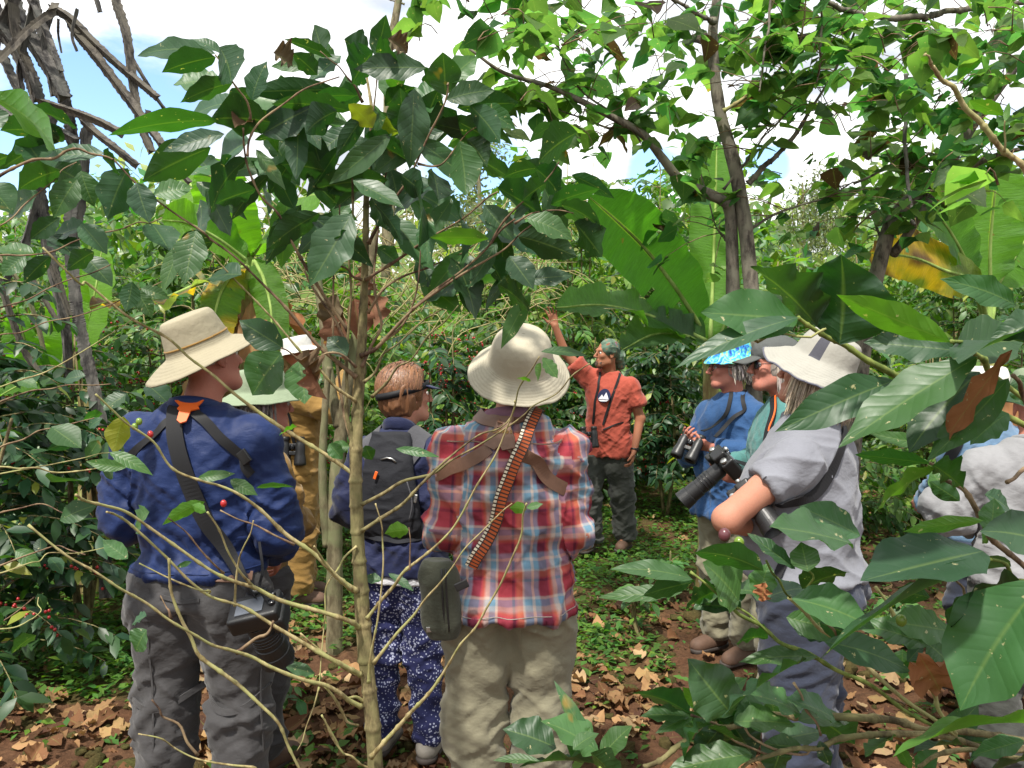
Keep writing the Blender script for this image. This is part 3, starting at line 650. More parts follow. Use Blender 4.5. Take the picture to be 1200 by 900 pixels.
def person(label, loc, rz, H=1.72, bulk=1.0, torso=None, sh=.185, head=dict(), skinm='skin_fair', arms=None, legs=None, hh=.007, female=False,
           top=dict(), bottom=dict(), shoe='boot', hands=True, eyes=True, group=None, belly=0.0):
    """local frame: feet at the origin, facing +y. returns the root and a dict with pieces"""
    s = H/1.75; root = empty('person', loc, rz, label, 'person', group); out = dict(root=root, s=s)
    z = lambda v: v*s
    # torso table z, rx, ry, cx, cy for clothes
    tb = torso or [(.78, .185, .125, 0, -.005), (.92, .185, .130, 0, -.012), (1.02, .170, .120+belly, 0, belly*.6), (1.15, .172, .122+belly*.8, 0, belly*.5), (1.28, .182, .128, 0, 0), (1.36, .166, .114, 0, -.006), (1.425, .122, .088, 0, -.012), (1.47, .078, .066, 0, -.015), (1.50, .062, .058, 0, -.01)]
    tb = [(z(a), b*bulk*s, c*bulk*s, d*s, e*s) for a, b, c, d, e in tb]
    shz = z(1.415)
    A = arms or {}
    aL = A.get('L', [(-.20, 0.0, 1.40), (-.25, .02, 1.13), (-.20, .20, 1.02)]); aR = A.get('R', [(.20, 0.0, 1.40), (.25, .02, 1.13), (.20, .20, 1.02)])
    aL = [np.array(p)*s for p in aL]; aR = [np.array(p)*s for p in aR]
    for a_ in (aL, aR): a_[0] = a_[0]*np.array([.93, 1, 1])-np.array([0, 0, .030*s])*(1 if a_[1][2] < a_[0][2] else .3)
    ar = A.get('r', 1.0)
    Lg = legs or {}
    lL = [np.array(p)*s for p in Lg.get('L', [(-.095, -.005, .90), (-.105, .01, .49), (-.11, -.02, .09)])]
    lR = [np.array(p)*s for p in Lg.get('R', [(.095, -.005, .90), (.105, .01, .49), (.11, -.02, .09)])]
    hd = dict(c=(0, .03, 1.63), yaw=0, pitch=0, roll=0); hd.update(head); hc = np.array(hd['c'])*s
    hp, Mx, T = head_prims(hc, hd['yaw'], hd['pitch'], hd['roll'], 1.0 if not female else .96, female); out['M'] = Mx; out['T'] = T
    # ---- body: one continuous surface
    P = list(hp)
    P.append(cone((0, -.02*s, z(1.42)), np.array(T((0, -.022, -.07))), .060*s, .056, .03))
    P.append(rings([(a, b-.016, c-.016, d, e) for a, b, c, d, e in tb[:-1] if a > z(1.0)], .03)); P.append(ell((0, -.01, z(.97)), (.12*s, .085*s, .13*s), k=.05))
    for arm in (aL, aR):
        P += [cone(arm[0], arm[1], .052*s*bulk**.5*ar, .040*s*bulk**.5*ar, .03), cone(arm[1], arm[2], .040*s*bulk**.5*ar, .027*s*ar**.5, .02)]
    for lg in (lL, lR): P += [cone(lg[0], lg[1], .072*s, .050*s, .04), cone(lg[1], lg[2], .052*s, .036*s, .03), cone(lg[2], lg[2]+np.array([0, .12*s, -.045*s]), .034*s, .026*s, .02)]
    if hands:
        for sd, arm, key in ((-1, aL, 'handL'), (1, aR, 'handR')):
            hs = A.get(key, {}); d = np.array(hs.get('d', arm[2]-arm[1])); n = np.array(hs.get('n', (-sd, 0, 0)))
            P += hand_prims(arm[2], d, n, hs.get('side', -1 if sd > 0 else 1), hs.get('curl', 28), hs.get('spread', 6), hs.get('thumb', 35), .98*s if not female else .92*s)
    out['body'] = sdf_obj('body', P, hh, M[skinm], root)
    if eyes:
        for sx_ in (-.031, .031):
            bm = bmesh.new(); bmesh.ops.create_uvsphere(bm, u_segments=16, v_segments=10, radius=.0115, matrix=Matrix.Translation(Vector(T((sx_, .077, -.002))))); e = bm_obj('eye', bm, M['eye'], root)
            bm = bmesh.new(); bmesh.ops.create_uvsphere(bm, u_segments=12, v_segments=8, radius=.0080, matrix=Matrix.Translation(Vector(T((sx_*1.0, .0818, -.002))))); bm_obj('iris', bm, M['iris'], e)
    # ---- trousers
    b = dict(mat='grey_trouser', waist=1.02, cuff=.10, r=(.098, .078, .070), folds=None, h=.008); b.update(bottom); rT, rK, rC = [v*s for v in b['r']]
    P = [rings([(a, bb-.006, c-.004, d, e) for a, bb, c, d, e in tb if a <= z(b['waist'])+.2], .03), cutz(z(b['waist']), False)]
    P = []
    tw = [(a, bb-.004, c-.003, d, e) for a, bb, c, d, e in tb]; zt = np.array([t[0] for t in tw]); 
    def at(zv): return (zv,)+tuple(float(np.interp(zv, zt, [t[i] for t in tw])) for i in range(1, 5))
    hz_ = z(top.get('hem', .93))+.03
    P.append(rings([(lambda q: (q[0], q[1]-(.014 if v > hz_ else 0), q[2]-(.016 if v > hz_ else 0), q[3], q[4]))(at(v)) for v in np.linspace(z(.875), z(b['waist']), 8)], .06))
    for lg in (lL, lR):
        dn = nrm(lg[2]-lg[1]); P += [cone(lg[0]*np.array([.88, 1, 1])+np.array([0, -.012, .05*s]), lg[0]*np.array([.97, 1, 1])-np.array([0, 0, .16*s]), rT*1.03, rT*1.0, .06), cone(lg[0]+np.array([0, 0, .02*s]), lg[1], rT, rK, .045), cone(lg[1], lg[2]-np.array([0, 0, .02*s])*0, rK, rC, .03, flat=True)]
    kz = lg[1][2]
    fm = lambda V: np.clip(.35+.9*np.exp(-((V[:, 2]-kz)/.16)**2)+.6*np.exp(-((V[:, 2]-z(.84))/.07)**2)+.9*np.exp(-((V[:, 2]-z(.15))/.10)**2), 0, 1.3)
    def tuck(V):
        q = [np.interp(V[:, 2], zt, [t[i] for t in tw]) for i in range(1, 5)]; X_ = V[:, 0]-q[2]; Y_ = V[:, 1]-q[3]; m_ = np.clip((V[:, 2]-hz_+.03)/.03, 0, 1); kk = np.sqrt((X_/(q[0]-.010))**2+(Y_/(q[1]-.010))**2); f_ = np.where(kk > 1, 1/np.maximum(kk, 1e-6), 1); f_ = 1+(f_-1)*m_; V = V.copy(); V[:, 0] = q[2]+X_*f_; V[:, 1] = q[3]+Y_*f_; return V
    out['trousers'] = sdf_obj('trousers', P, b['h'], M[b['mat']], root, post=tuck, folds= b['folds'] or [(.013, 'd1', int(H*1000), .6, fm), (.012, 'd2', int(H*500), .6, fm), (.005, 'v', 5, .5, None), (.0050, 'd3', 65, .5, fm), (.0045, 'd4', 67, .5, fm)])
    # ---- shoes
    for lg in (lL, lR):
        a = lg[2]; tz = .045*s; P = [cone((a[0], a[1]-.03*s, .055*s), (a[0]*1.0, a[1]+.13*s, .038*s), .044*s, .036*s, .03), cone((a[0], a[1]-.01, .05), (a[0], a[1], .14*s), .045*s, .048*s, .03, flat=True), cone((a[0], a[1]+.05, .05*s), (a[0]+.01*np.sign(a[0]), a[1]+.15*s, .036*s), .042*s, .040*s, .03), cutz(.018, True)]
        so = sdf_obj('shoe', P, .007, M[shoe], root)
        P = [cone((a[0], a[1]-.03*s, .02), (a[0], a[1]+.15*s, .02), .049*s, .045*s, .02), cutz(.0, True), cutz(.026, False)]; sdf_obj('sole', P, .008, M['sole'], so)
    # ---- shirt
    t = dict(mat='navy_top', hem=.93, sleeve='long', r=(.068, .060, .046), flare=.012, folds=None, h=.0075, uv=False, neck=1.50); t.update(top)
    gr = [(a, bb+.006, c+.006, d, e) for a, bb, c, d, e in tb if a > z(t['hem'])+.03 and a < z(t['neck'])]; zt = np.array([q[0] for q in tb])
    def at2(zv, ex): return (zv,)+tuple(float(np.interp(zv, zt, [q[i] for q in tb]))+(ex if i < 3 else 0) for i in range(1, 5))
    gr = [at2(z(t['hem']), t['flare']+.006)]+gr
    if t['neck'] < 1.49: gr.append(at2(z(t['neck']), .006))
    P = [rings(gr, .03)]; segs = []
    r0, r1, r2 = [v*s*bulk**.4 for v in t['r']]
    for arm in (aL, aR):
        ins = arm[0]*np.array([.42, 1, 1])+np.array([0, -.012*s, .030*s])
        P.append(cone(ins, arm[0]-np.array([0, 0, .006])*s, r0*.58, r0*.86, .06))
        if t['sleeve'] == 'long':
            e = arm[1]+(arm[2]-arm[1])*.95; P += [cone(arm[0]-np.array([0, 0, .012])*s, arm[1], r0*.92, r1, .04), cone(arm[1], e, r1, r2, .03, flat=True)]; segs += [(arm[0], arm[1]), (arm[1], e)]
        elif t['sleeve'] == 'short':
            e = arm[0]+(arm[1]-arm[0])*t.get('slen', .72); P.append(cone(arm[0]-np.array([0, 0, .012])*s, e, r0, r0*1.0, .035, flat=True)); segs.append((arm[0], e))
        else: segs.append((arm[0], arm[1]))
    el1, el2 = aL[1], aR[1]; hz = z(t['hem'])
    def fm2(V):
        a = np.exp(-(np.minimum(np.linalg.norm(V-el1, axis=1), np.linalg.norm(V-el2, axis=1))/.12)**2); b_ = np.exp(-((V[:, 2]-hz-.14)/.16)**2); c_ = np.exp(-(np.minimum(np.linalg.norm(V-aL[0]-[.03, 0, -.12], axis=1), np.linalg.norm(V-aR[0]-[-.03, 0, -.12], axis=1))/.10)**2)
        return np.clip(.35+.9*a+.6*b_+.7*c_, 0, 1.3)
    F = t['folds'] or [(.014, 'd1', int(H*777) % 97, .7, fm2), (.013, 'd2', int(H*333) % 89, .7, fm2), (.008, 'v', 31, .6, None), (.0050, 'd3', 55, .5, fm2), (.0045, 'd4', 57, .5, fm2)]
    uvfn = None
    if t['uv']:
        def uvfn(Q, lab):
            if lab is None:
                d = [np.zeros(len(Q))]
                tors = np.abs(Q[:, 0])-np.interp(Q[:, 2], zt, [q[1]+.01 for q in tb])
                ds = []
                for a, b2 in segs:
                    ab = b2-a; tt = np.clip(((Q-a)@ab)/(ab@ab), 0, 1); ds.append(np.linalg.norm(Q-a-tt[:, None]*ab, axis=1)-.065)
                ds = np.array(ds); k = ds.argmin(0); sl = (ds.min(0) < .03) & (tors > -.028); return np.where(sl, k+1, 0)
            uv = np.zeros((len(Q), 2)); m = lab == 0
            th = np.arctan2(Q[:, 0], -(Q[:, 1])*1.35); uv[m, 0] = (Q[m, 0]*.55+th[m]*.085); uv[m, 1] = Q[m, 2]
            back = m & (Q[:, 2] > z(1.30)); uv[back, 0] += .0
            for k, (a, b2) in enumerate(segs):
                mk = lab == k+1; ab = b2-a; L_ = np.linalg.norm(ab); ax = ab/L_; e1 = np.array([1., .0, 0])-ax[0]*ax; e1 = nrm(e1); e2 = np.cross(ax, e1); q = Q[mk]-a
                uv[mk, 0] = np.arctan2(q@e1, q@e2)*.075; uv[mk, 1] = 1.4-(q@ax)-(0 if k % 2 == 0 else np.linalg.norm(segs[k-1][1]-segs[k-1][0]))
            return uv
    out['shirt'] = sdf_obj('shirt', P, t['h'], M[t['mat']], root, F, uvfn=uvfn)
    out['tb'] = tb; out['arms'] = (aL, aR); out['legs'] = (lL, lR)
    return out
def collar(o, mat, z0=1.475, r=(.074, .070), th=.010, h=.02, cy=-.014):
    s = o['s']; a = np.linspace(0, 2*np.pi, 40); P = np.stack([r[0]*s*np.cos(a), cy*s+r[1]*s*np.sin(a), (z0+.012*np.sin(a+np.pi))*s+0*a], -1)
    V, Fq = tube(P, [th*s], n=48, seg=8); V[:, 2] = (V[:, 2]-z0*s)*(h/th)+z0*s; return np_mesh('collar', V, Fq, mat, o['root'])
def hair_strands(name, mat, parent, T, dirs, n, length, tight=None, width=.004, base_r=(.083, .104, .094), c=(0, -.018, .036), seed=0, curve=.5, back=(0, -1, 0), amin=-1, cond=None, parent_mesh=None):
    """locks of hair: thin tapered ribbons leaving the scalp and hanging down; all in one mesh with a cap below"""
    rg = np.random.default_rng(seed); A = Acc(); k = 0; tries = 0
    while k < n and tries < n*30:
        tries += 1
        v = rg.normal(size=3); v /= np.linalg.norm(v)
        if not cond(v): continue
        p = np.array(c)+v*np.array(base_r)*rg.uniform(.97, 1.03); L_ = length*rg.uniform(.7, 1.15); m = 7; pts = [p]; d = nrm(v*.6+np.array(dirs(v))+rg.normal(size=3)*.12)
        for j in range(m-1):
            d = nrm(d+np.array([0, 0, -1])*curve*.5+rg.normal(size=3)*.05); q = pts[-1]+d*L_/(m-1)
            # keep outside the skull
            e = (q-np.array(c))/np.array(base_r); le = np.linalg.norm(e)
            if le < 1.0: q = np.array(c)+e/le*np.array(base_r)*1.01
            if tight and le > tight: q = np.array(c)+e/le*np.array(base_r)*tight
            pts.append(q)
        pts = np.array(pts); tan = nrm(np.gradient(pts, axis=0)); nn = nrm(pts-np.array(c)); B = nrm(np.cross(tan, nn)); w = width*rg.uniform(.6, 1.4)*np.array([.6, 1, 1, .95, .8, .55, .15])
        a = pts-B*w[:, None]; b = pts+B*w[:, None]; mid = pts+nn*width*.5
        V = np.concatenate([a, mid, b]); V = np.array([T(x) for x in V]); i = np.arange(m-1)
        Fs = np.concatenate([np.stack([i, m+i, m+i+1, i+1], -1), np.stack([m+i, 2*m+i, 2*m+i+1, m+i+1], -1)]); A.add(V, Fs, np.full(3, rg.uniform(.45, 1.45))*np.array([1, rg.uniform(.92, 1.05), rg.uniform(.85, 1.1)])); k += 1
    return A.build(name, M[mat.name+'_lock'], parent)

def seam(o, obj, c, axis, r, mat, name='seam', w=.005, bv_=None):
    """a stitched seam running round a sleeve, a leg or a hem"""
    c = np.array(c, float); ax = nrm(np.array(axis, float)); e1 = nrm(np.cross(ax, [0.1, 1, .2])); e2 = np.cross(ax, e1); b = bv_ or bvh_of(obj); Pn = [c+(e1*math.cos(a)*r+e2*math.sin(a)*r*(.75 if abs(ax[2]) > .9 else 1)) for a in np.linspace(0, 2*np.pi, 40)]
    if abs(ax[2]) > .9: pass
    out = []; 
    for p in Pn:
        hit, no, _, _ = b.ray_cast(Vector(c+(p-c)*3), Vector(c-p).normalized()); out.append(np.array(hit)+np.array(no)*.0006 if hit is not None else p)
    out = np.array(out); V, Fq = tube(out, [w/2], n=120, seg=6); return np_mesh(name, V, Fq, mat, obj)
def place(px, d): return ((px-600)/FPX*d, d, 0.0)
def LP(o, px, py, d):
    r = o['root']; m = Matrix.Translation(r.location) @ Matrix.Rotation(r.rotation_euler.z, 4, 'Z'); return np.array(m.inverted() @ W(px, py, d))
def WL(o, p):
    r = o['root']; return (Matrix.Translation(r.location) @ Matrix.Rotation(r.rotation_euler.z, 4, 'Z')) @ Vector(p)

# ---------------- man in the blue shirt
P1 = person('man from behind in navy blue long-sleeved shirt, grey trousers and beige brimmed hat', place(231, 2.5), R(-4), 1.80, .93, sh=.19,
            head=dict(c=(0.028, .02, 1.632), yaw=-30, pitch=11, roll=-7), skinm='skin_pink',
            arms=dict(L=[(-.205, -.01, 1.415), (-.245, .02, 1.13), (-.15, .21, 1.06)], R=[(.205, -.01, 1.415), (.222, .03, 1.11), (.18, .18, .97)]),
            legs=dict(L=[(-.105, -.01, .90), (-.115, .0, .50), (-.125, -.03, .09)], R=[(.105, -.01, .90), (.125, .01, .50), (.135, -.03, .09)]),
            torso=[(.78, .185, .135, 0, -.01), (.90, .196, .138, 0, -.015), (1.0, .185, .135, 0, .0), (1.13, .182, .150, 0, .02), (1.27, .190, .138, 0, 0), (1.36, .172, .122, 0, -.01), (1.43, .126, .092, 0, -.016), (1.475, .085, .068, 0, -.015), (1.50, .062, .058, 0, -.01)],
            top=dict(mat='blue_shirt', hem=.965, r=(.076, .068, .050), flare=.014), bottom=dict(mat='grey_trouser', waist=1.04, r=(.094, .080, .076)))
o = P1; collar(o, M['blue_shirt'])
h, _ = hat('hat', M['hat_beige'], P1['M'] @ Matrix.Translation((0, -.022, .040)) @ Euler((R(12), 0, 0)).to_matrix().to_4x4(), P1['root'],
        [(.042, .112), (.060, .110), (.071, .108), (.079, .094), (.085, .062), (.091, .030), (.095, .006)], [(.100, -.002), (.126, -.012), (.152, -.024), (.178, -.038)], sx=1.0, sy=1.12, droop=lambda a: -.016*abs(math.cos(a))*0-.012*math.sin(a)**2, wave=.004, seed=3)
Vt = [(math.cos(a)*.0935, math.sin(a)*.0935*1.12, .026) for a in np.linspace(0, 2*np.pi, 30)]
Vt, Ft = tube(np.array([np.array(P1['M'] @ Matrix.Translation((0, -.022, .040)) @ Euler((R(12), 0, 0)).to_matrix().to_4x4() @ Vector(p)) for p in Vt]), [.0035], n=60, seg=6); np_mesh('hat_band', Vt, Ft, M['khaki_cloth'], h)
hair_strands('hair', M['hair_grey'], P1['root'], P1['T'], lambda v: (0, -.3, -.6), 420, .022, cond=lambda v: v[2] < .05 and v[2] > -.55 and v[1] < .1, seed=5, width=.003, curve=.6, base_r=(.078, .100, .090), tight=1.03)
bv = bvh_of(P1['shirt'])
ribbon('belt', bvh_of(P1['trousers']), [LP(o, x, y, 2.38) for x, y in ((176, 668), (210, 673), (245, 675), (290, 672), (322, 668))], .030, M['leather'], P1['root'], off=.003)
Y = LP(o, 217, 466, 2.36)
# harness yoke and its webbing
bm = bmesh.new()
yk = [(-.042, .030), (.045, .030), (.030, .006), (.036, -.006), (.012, -.012), (.004, -.055), (-.012, -.062), (-.024, -.050), (-.022, -.012), (-.030, -.004), (-.024, .008)]
loc, no, _, _ = bv.find_nearest(Vector(Y)); f = frame(loc+no*.012, no, (0, 0, 1)); vsx = [bm.verts.new(f @ Vector((x, y, -.004))) for x, y in yk]; fc = bm.faces.new(vsx); g = bmesh.ops.extrude_face_region(bm, geom=[fc]); bmesh.ops.translate(bm, vec=no*.006, verts=[v for v in g['geom'] if isinstance(v, bmesh.types.BMVert)])
yo = bm_obj('harness_yoke', bm, M['orange_plastic'], P1['root'], False)
ribbon('harness_strap', bv, [LP(o, x, y, 2.36) for x, y in ((222, 474), (245, 500), (268, 526), (284, 543))]+[LP(o, 293, 556, 2.42)], .030, M['black_strap'], P1['root'], off=.006)
ribbon('harness_strap', bv, [LP(o, x, y, 2.36) for x, y in ((208, 470), (190, 484), (172, 505))]+[LP(o, 160, 525, 2.42), LP(o, 155, 545, 2.52)], .026, M['black_strap'], P1['root'], off=.005)
bm = bmesh.new(); loc, no, _, _ = bv.find_nearest(Vector(LP(o, 279, 538, 2.36))); f = frame(loc+no*.012, no); bm_box(bm, (0, 0, 0), (.034, .044, .010), (0, 0, 0), .003); bmesh.ops.transform(bm, matrix=f @ Matrix.Rotation(R(35), 4, 'Z'), verts=bm.verts); bm_obj('buckle', bm, M['black_plastic'], P1['root'])
# knee seams of the zip-off legs and pocket welts
bt = bvh_of(P1['trousers'])
for sx_ in (-1, 1):
    kz = .56*o['s']; cx = P1['legs'][0][1][0] if sx_ < 0 else P1['legs'][1][1][0]
    ring = [(cx+math.cos(a)*.12, .0+math.sin(a)*.12, kz+.02*math.cos(a*2)) for a in np.linspace(0, 2*np.pi, 18)]
    ribbon('leg_zip', bt, [np.array(p) for p in ring], .020, M['grey_trouser'], P1['root'], off=.0035, thick=.006, n=90)
for px0, px1 in ((186, 232), (268, 315)): ribbon('pocket_welt', bt, [LP(o, px0, 700, 2.36), LP(o, (px0+px1)/2, 706, 2.36), LP(o, px1, 704, 2.36)], .012, M['grey_trouser'], P1['root'], off=.003, n=24)

def camera_thing(label, loc, d, up, sc=1.0, ll=.15, lr=.040, strap=None, group=None, hood=True):
    root = empty('camera', loc, 0, label, 'camera', group); f = frame((0, 0, 0), d, up) @ Matrix.Scale(sc, 4)
    bm = bmesh.new(); bm_box(bm, (0, 0, -.015), (.138, .095, .055), (0, 0, 0), .012); bm_box(bm, (-.058, -.004, .012), (.034, .090, .05), (0, 0, 0), .012); bm_box(bm, (.006, .058, -.008), (.062, .036, .055), (0, 0, 0), .010, .8)
    bmesh.ops.transform(bm, matrix=f, verts=bm.verts); bm_obj('camera_body', bm, M['black_plastic'], root)
    bm = bmesh.new(); bm_box(bm, (.008, -.004, -.044), (.076, .054, .006), (0, 0, 0), .002); bmesh.ops.transform(bm, matrix=f, verts=bm.verts); bm_obj('screen', bm, M['screen'], root)
    for x, y, z0, r in ((-.052, .052, -.008, .012), (.052, .053, -.01, .014), (-.055, .020, -.045, .007), (-.055, -.012, -.045, .010), (.0, .050, -.048, .011)):
        bm = bmesh.new(); ax = (0, 1, 0) if y > .05 else (0, 0, -1); bm_lathe(bm, [(r*.9, -.006), (r, .0), (r, .006), (r*.85, .008)], f @ frame((x, y, z0), ax, (1, 0, 0)), 16); bm_obj('dial', bm, M['black_gloss'] if r < .011 else M['metal'], root)
    bm = bmesh.new(); q = ll; bm_lathe(bm, [(lr*.80, .008), (lr*.84, .018), (lr*.90, .02), (lr*.90, q*.30), (lr*.97, q*.31), (lr*.97, q*.52), (lr*.92, q*.53), (lr*.92, q*.60), (lr, q*.61), (lr, q*.80), (lr*1.06, q*.81), (lr*1.14, q), (lr*1.06, q), (lr*.9, q*.86)], f @ Matrix.Translation((.006, 0, 0)), 36); ln = bm_obj('lens', bm, M['black_plastic'], root)
    ln.data.polygons.foreach_set('use_smooth', np.zeros(len(ln.data.polygons), bool))
    bm = bmesh.new(); bm_lathe(bm, [(lr*.88, q*.87), (lr*.5, q*.89), (.001, q*.90)], f @ Matrix.Translation((.006, 0, 0)), 28); bm_obj('front_glass', bm, M['glass_lens'], ln)
    for k in range(3):
        bm = bmesh.new(); zz = q*(.36+.06*k); bm_lathe(bm, [(lr*.975, zz), (lr*1.01, zz+.001), (lr*1.01, zz+.004), (lr*.975, zz+.005)], f @ Matrix.Translation((.006, 0, 0)), 36); bm_obj('grip_ring', bm, M['black_gloss'], ln)
    return root, f
c1, f1 = camera_thing('large black camera hanging at the right hip of the man in blue', W(303, 722, 2.28), (.18, .42, -.80), (-.15, .6, .55), 1.08, .17, .043)
# its wide sling strap crosses his back
st = ribbon('neck_strap', bv, [LP(o, x, y, d) for x, y, d in ((222, 455, 2.50), (200, 462, 2.40), (194, 485, 2.35), (203, 530, 2.33), (222, 580, 2.33), (250, 625, 2.33), (276, 660, 2.33))]+[LP(o, 292, 690, 2.28), LP(o, 300, 700, 2.26)], [.045, .052, .052, .052, .050, .045, .030, .018], M['black_strap'], None, off=.010, n=90, free=(7, 8))
def adopt(ob, root, src):
    """move a mesh built in a person's frame under another thing"""
    m = Matrix.Translation(src['root'].location) @ Matrix.Rotation(src['root'].rotation_euler.z, 4, 'Z'); ob.data.transform(Matrix.Translation(-Vector(root.location)) @ m); ob.parent = root
adopt(st, c1, P1)
st2 = ribbon('neck_strap', bv, [LP(o, x, y, d) for x, y, d in ((305, 655, 2.30), (311, 680, 2.26), (312, 705, 2.24))], .008, M['black_strap'], None, off=.004, n=16, free=(1, 2)); adopt(st2, c1, P1)

for P_, on in ((P1, 'blue_shirt'),):
    b_ = bvh_of(P_['shirt'])
    seam(P_, P_['shirt'], (0, 0, .985*P_['s']), (0, 0, 1), .2, M['blue_shirt'], 'hem', bv_=b_)
    b_ = bvh_of(P_['trousers']); 
    for x0, x1 in ((188, 188), (312, 312)): ribbon('side_seam', b_, [LP(P_, x0-12, 690, 2.40), LP(P_, x0-14 if x0 < 200 else x0+14, 760, 2.42), LP(P_, x0-10 if x0 < 200 else x0+12, 830, 2.44), LP(P_, x0-8 if x0 < 200 else x0+10, 900, 2.46)], .006, M['grey_trouser'], P_['trousers'], off=.001, thick=.003, n=40)
    for x0 in (200, 225, 262, 300): ribbon('belt_loop', b_, [LP(P_, x0, 664, 2.34), LP(P_, x0, 684, 2.34)], .012, M['grey_trouser'], P_['trousers'], off=.008, thick=.004, n=8)
# ---------------- person in the plaid shirt
P4 = person('person from behind in red and blue plaid shirt, stone trousers, cream sun hat', place(596, 2.45), R(3), 1.765, .91,
            head=dict(c=(.036, .0, 1.628), yaw=-12, pitch=24, roll=10), skinm='skin_fair', female=True,
            arms=dict(L=[(-.19, -.01, 1.41), (-.190, -.01, 1.13), (-.13, .20, 1.03)], R=[(.19, -.01, 1.41), (.192, .0, 1.12), (.14, .21, 1.03)]),
            legs=dict(L=[(-.10, -.01, .88), (-.105, .0, .48), (-.115, -.02, .09)], R=[(.10, -.01, .88), (.108, .0, .48), (.10, -.02, .09)]),
            torso=[(.74, .190, .140, 0, -.012), (.86, .205, .148, 0, -.02), (.98, .195, .140, 0, -.01), (1.10, .180, .130, 0, .005), (1.24, .180, .130, 0, 0), (1.36, .168, .116, 0, -.01), (1.43, .124, .090, 0, -.016), (1.475, .085, .068, 0, -.015), (1.50, .062, .058, 0, -.01)],
            top=dict(mat='plaid', hem=.88, r=(.061, .056, .046), flare=.018, uv=True, h=.006, folds=[(.017, 'd1', 77, .8, None), (.016, 'd2', 41, .8, None), (.006, 'v', 31, .6, None), (.0055, 'd3', 55, .5, None)]), bottom=dict(mat='stone_trouser', waist=.98, r=(.092, .080, .074)))
o = P4; collar(o, M['plaid'])
def dr4(a): return -.012-.012*math.cos(a)**2
h, _ = hat('hat', M['hat_cream'], P4['M'] @ Matrix.Translation((0, -.022, .045)) @ Euler((R(10), 0, 0)).to_matrix().to_4x4(), P4['root'],
        [(.045, .096), (.070, .088), (.085, .070), (.093, .044), (.098, .018), (.101, .002)], [(.109, -.008), (.128, -.019), (.146, -.029), (.162, -.036)], sx=1.0, sy=1.10, droop=dr4, wave=.007, seed=8)
hair_strands('hair', M['hair_dark'], P4['root'], P4['T'], lambda v: (0, -.3, -.6), 300, .10, cond=lambda v: v[2] < -.1 and v[1] < .2, seed=15, width=.006, tight=1.12, curve=.6)
bv4 = bvh_of(P4['shirt'])
loc, no, _, _ = bv4.find_nearest(Vector(LP(o, 583, 505, 2.30)))
bm = bmesh.new(); yk = [(-.030, .055), (.028, .055), (.024, .020), (.042, -.010), (.050, -.046), (.012, -.056), (0, -.040), (-.014, -.056), (-.050, -.042), (-.044, -.010), (-.026, .020)]
f = frame(loc+no*.006, no, (0, 0, 1)); bmv = [bm.verts.new(f @ Vector((x, y, 0))) for x, y in yk]; fc = bm.faces.new(bmv); g = bmesh.ops.extrude_face_region(bm, geom=[fc]); bmesh.ops.translate(bm, vec=no*.007, verts=[v for v in g['geom'] if isinstance(v, bmesh.types.BMVert)]); yo = bm_obj('harness_yoke', bm, M['leather'], P4['root'], False)
tc_ = bpy.data.curves.new('lettering', 'FONT'); tc_.body = "Cabela's"; tc_.size = .020; tc_.extrude = .0006; tc_.align_x = 'CENTER'; tc_.align_y = 'CENTER'; tc_.shear = .3
to = bpy.data.objects.new('lettering', tc_); COL.objects.link(to); bpy.context.view_layer.update(); me = bpy.data.meshes.new_from_object(to.evaluated_get(bpy.context.evaluated_depsgraph_get())); bpy.data.objects.remove(to)
me.transform(frame(loc+no*.0136+Vector((0, 0, .004)), no, (0, 0, 1))); me.materials.clear(); link('lettering', me, M['khaki_cloth'], yo, False)
for pts, w in ((((575, 492, 2.3), (560, 478, 2.34), (548, 470, 2.42), (535, 465, 2.55)), .040), (((592, 490, 2.3), (608, 478, 2.34), (620, 470, 2.42), (632, 466, 2.55)), .040),
               (((572, 522, 2.3), (550, 538, 2.3), (528, 552, 2.31), (514, 557, 2.36), (502, 560, 2.46)), .040), (((596, 520, 2.3), (620, 540, 2.3), (640, 556, 2.3), (660, 570, 2.35), (674, 577, 2.5)), .042)):
    ribbon('harness_strap', bv4, [LP(o, *p) for p in pts], w, M['leather'], P4['root'], off=.005, n=40)
b_ = bv4
seam(P4, P4['shirt'], (0, 0, .895*P4['s']), (0, 0, 1), .2, M['hair_grey'], 'hem', bv_=b_, w=.003)
ribbon('back_seam', bvh_of(P4['trousers']), [LP(P4, 601, 735, 2.25), LP(P4, 601, 752, 2.26), LP(P4, 601, 770, 2.30)], .004, M['stone_trouser'], P4['trousers'], off=.001, thick=.002, n=20)
# shirt yoke seam
ribbon('yoke_seam', bv4, [LP(o, x, y, 2.3) for x, y in ((522, 508), (560, 516), (600, 517), (640, 514), (668, 506))], .004, M['leather'], P4['root'], off=.001, thick=.002)
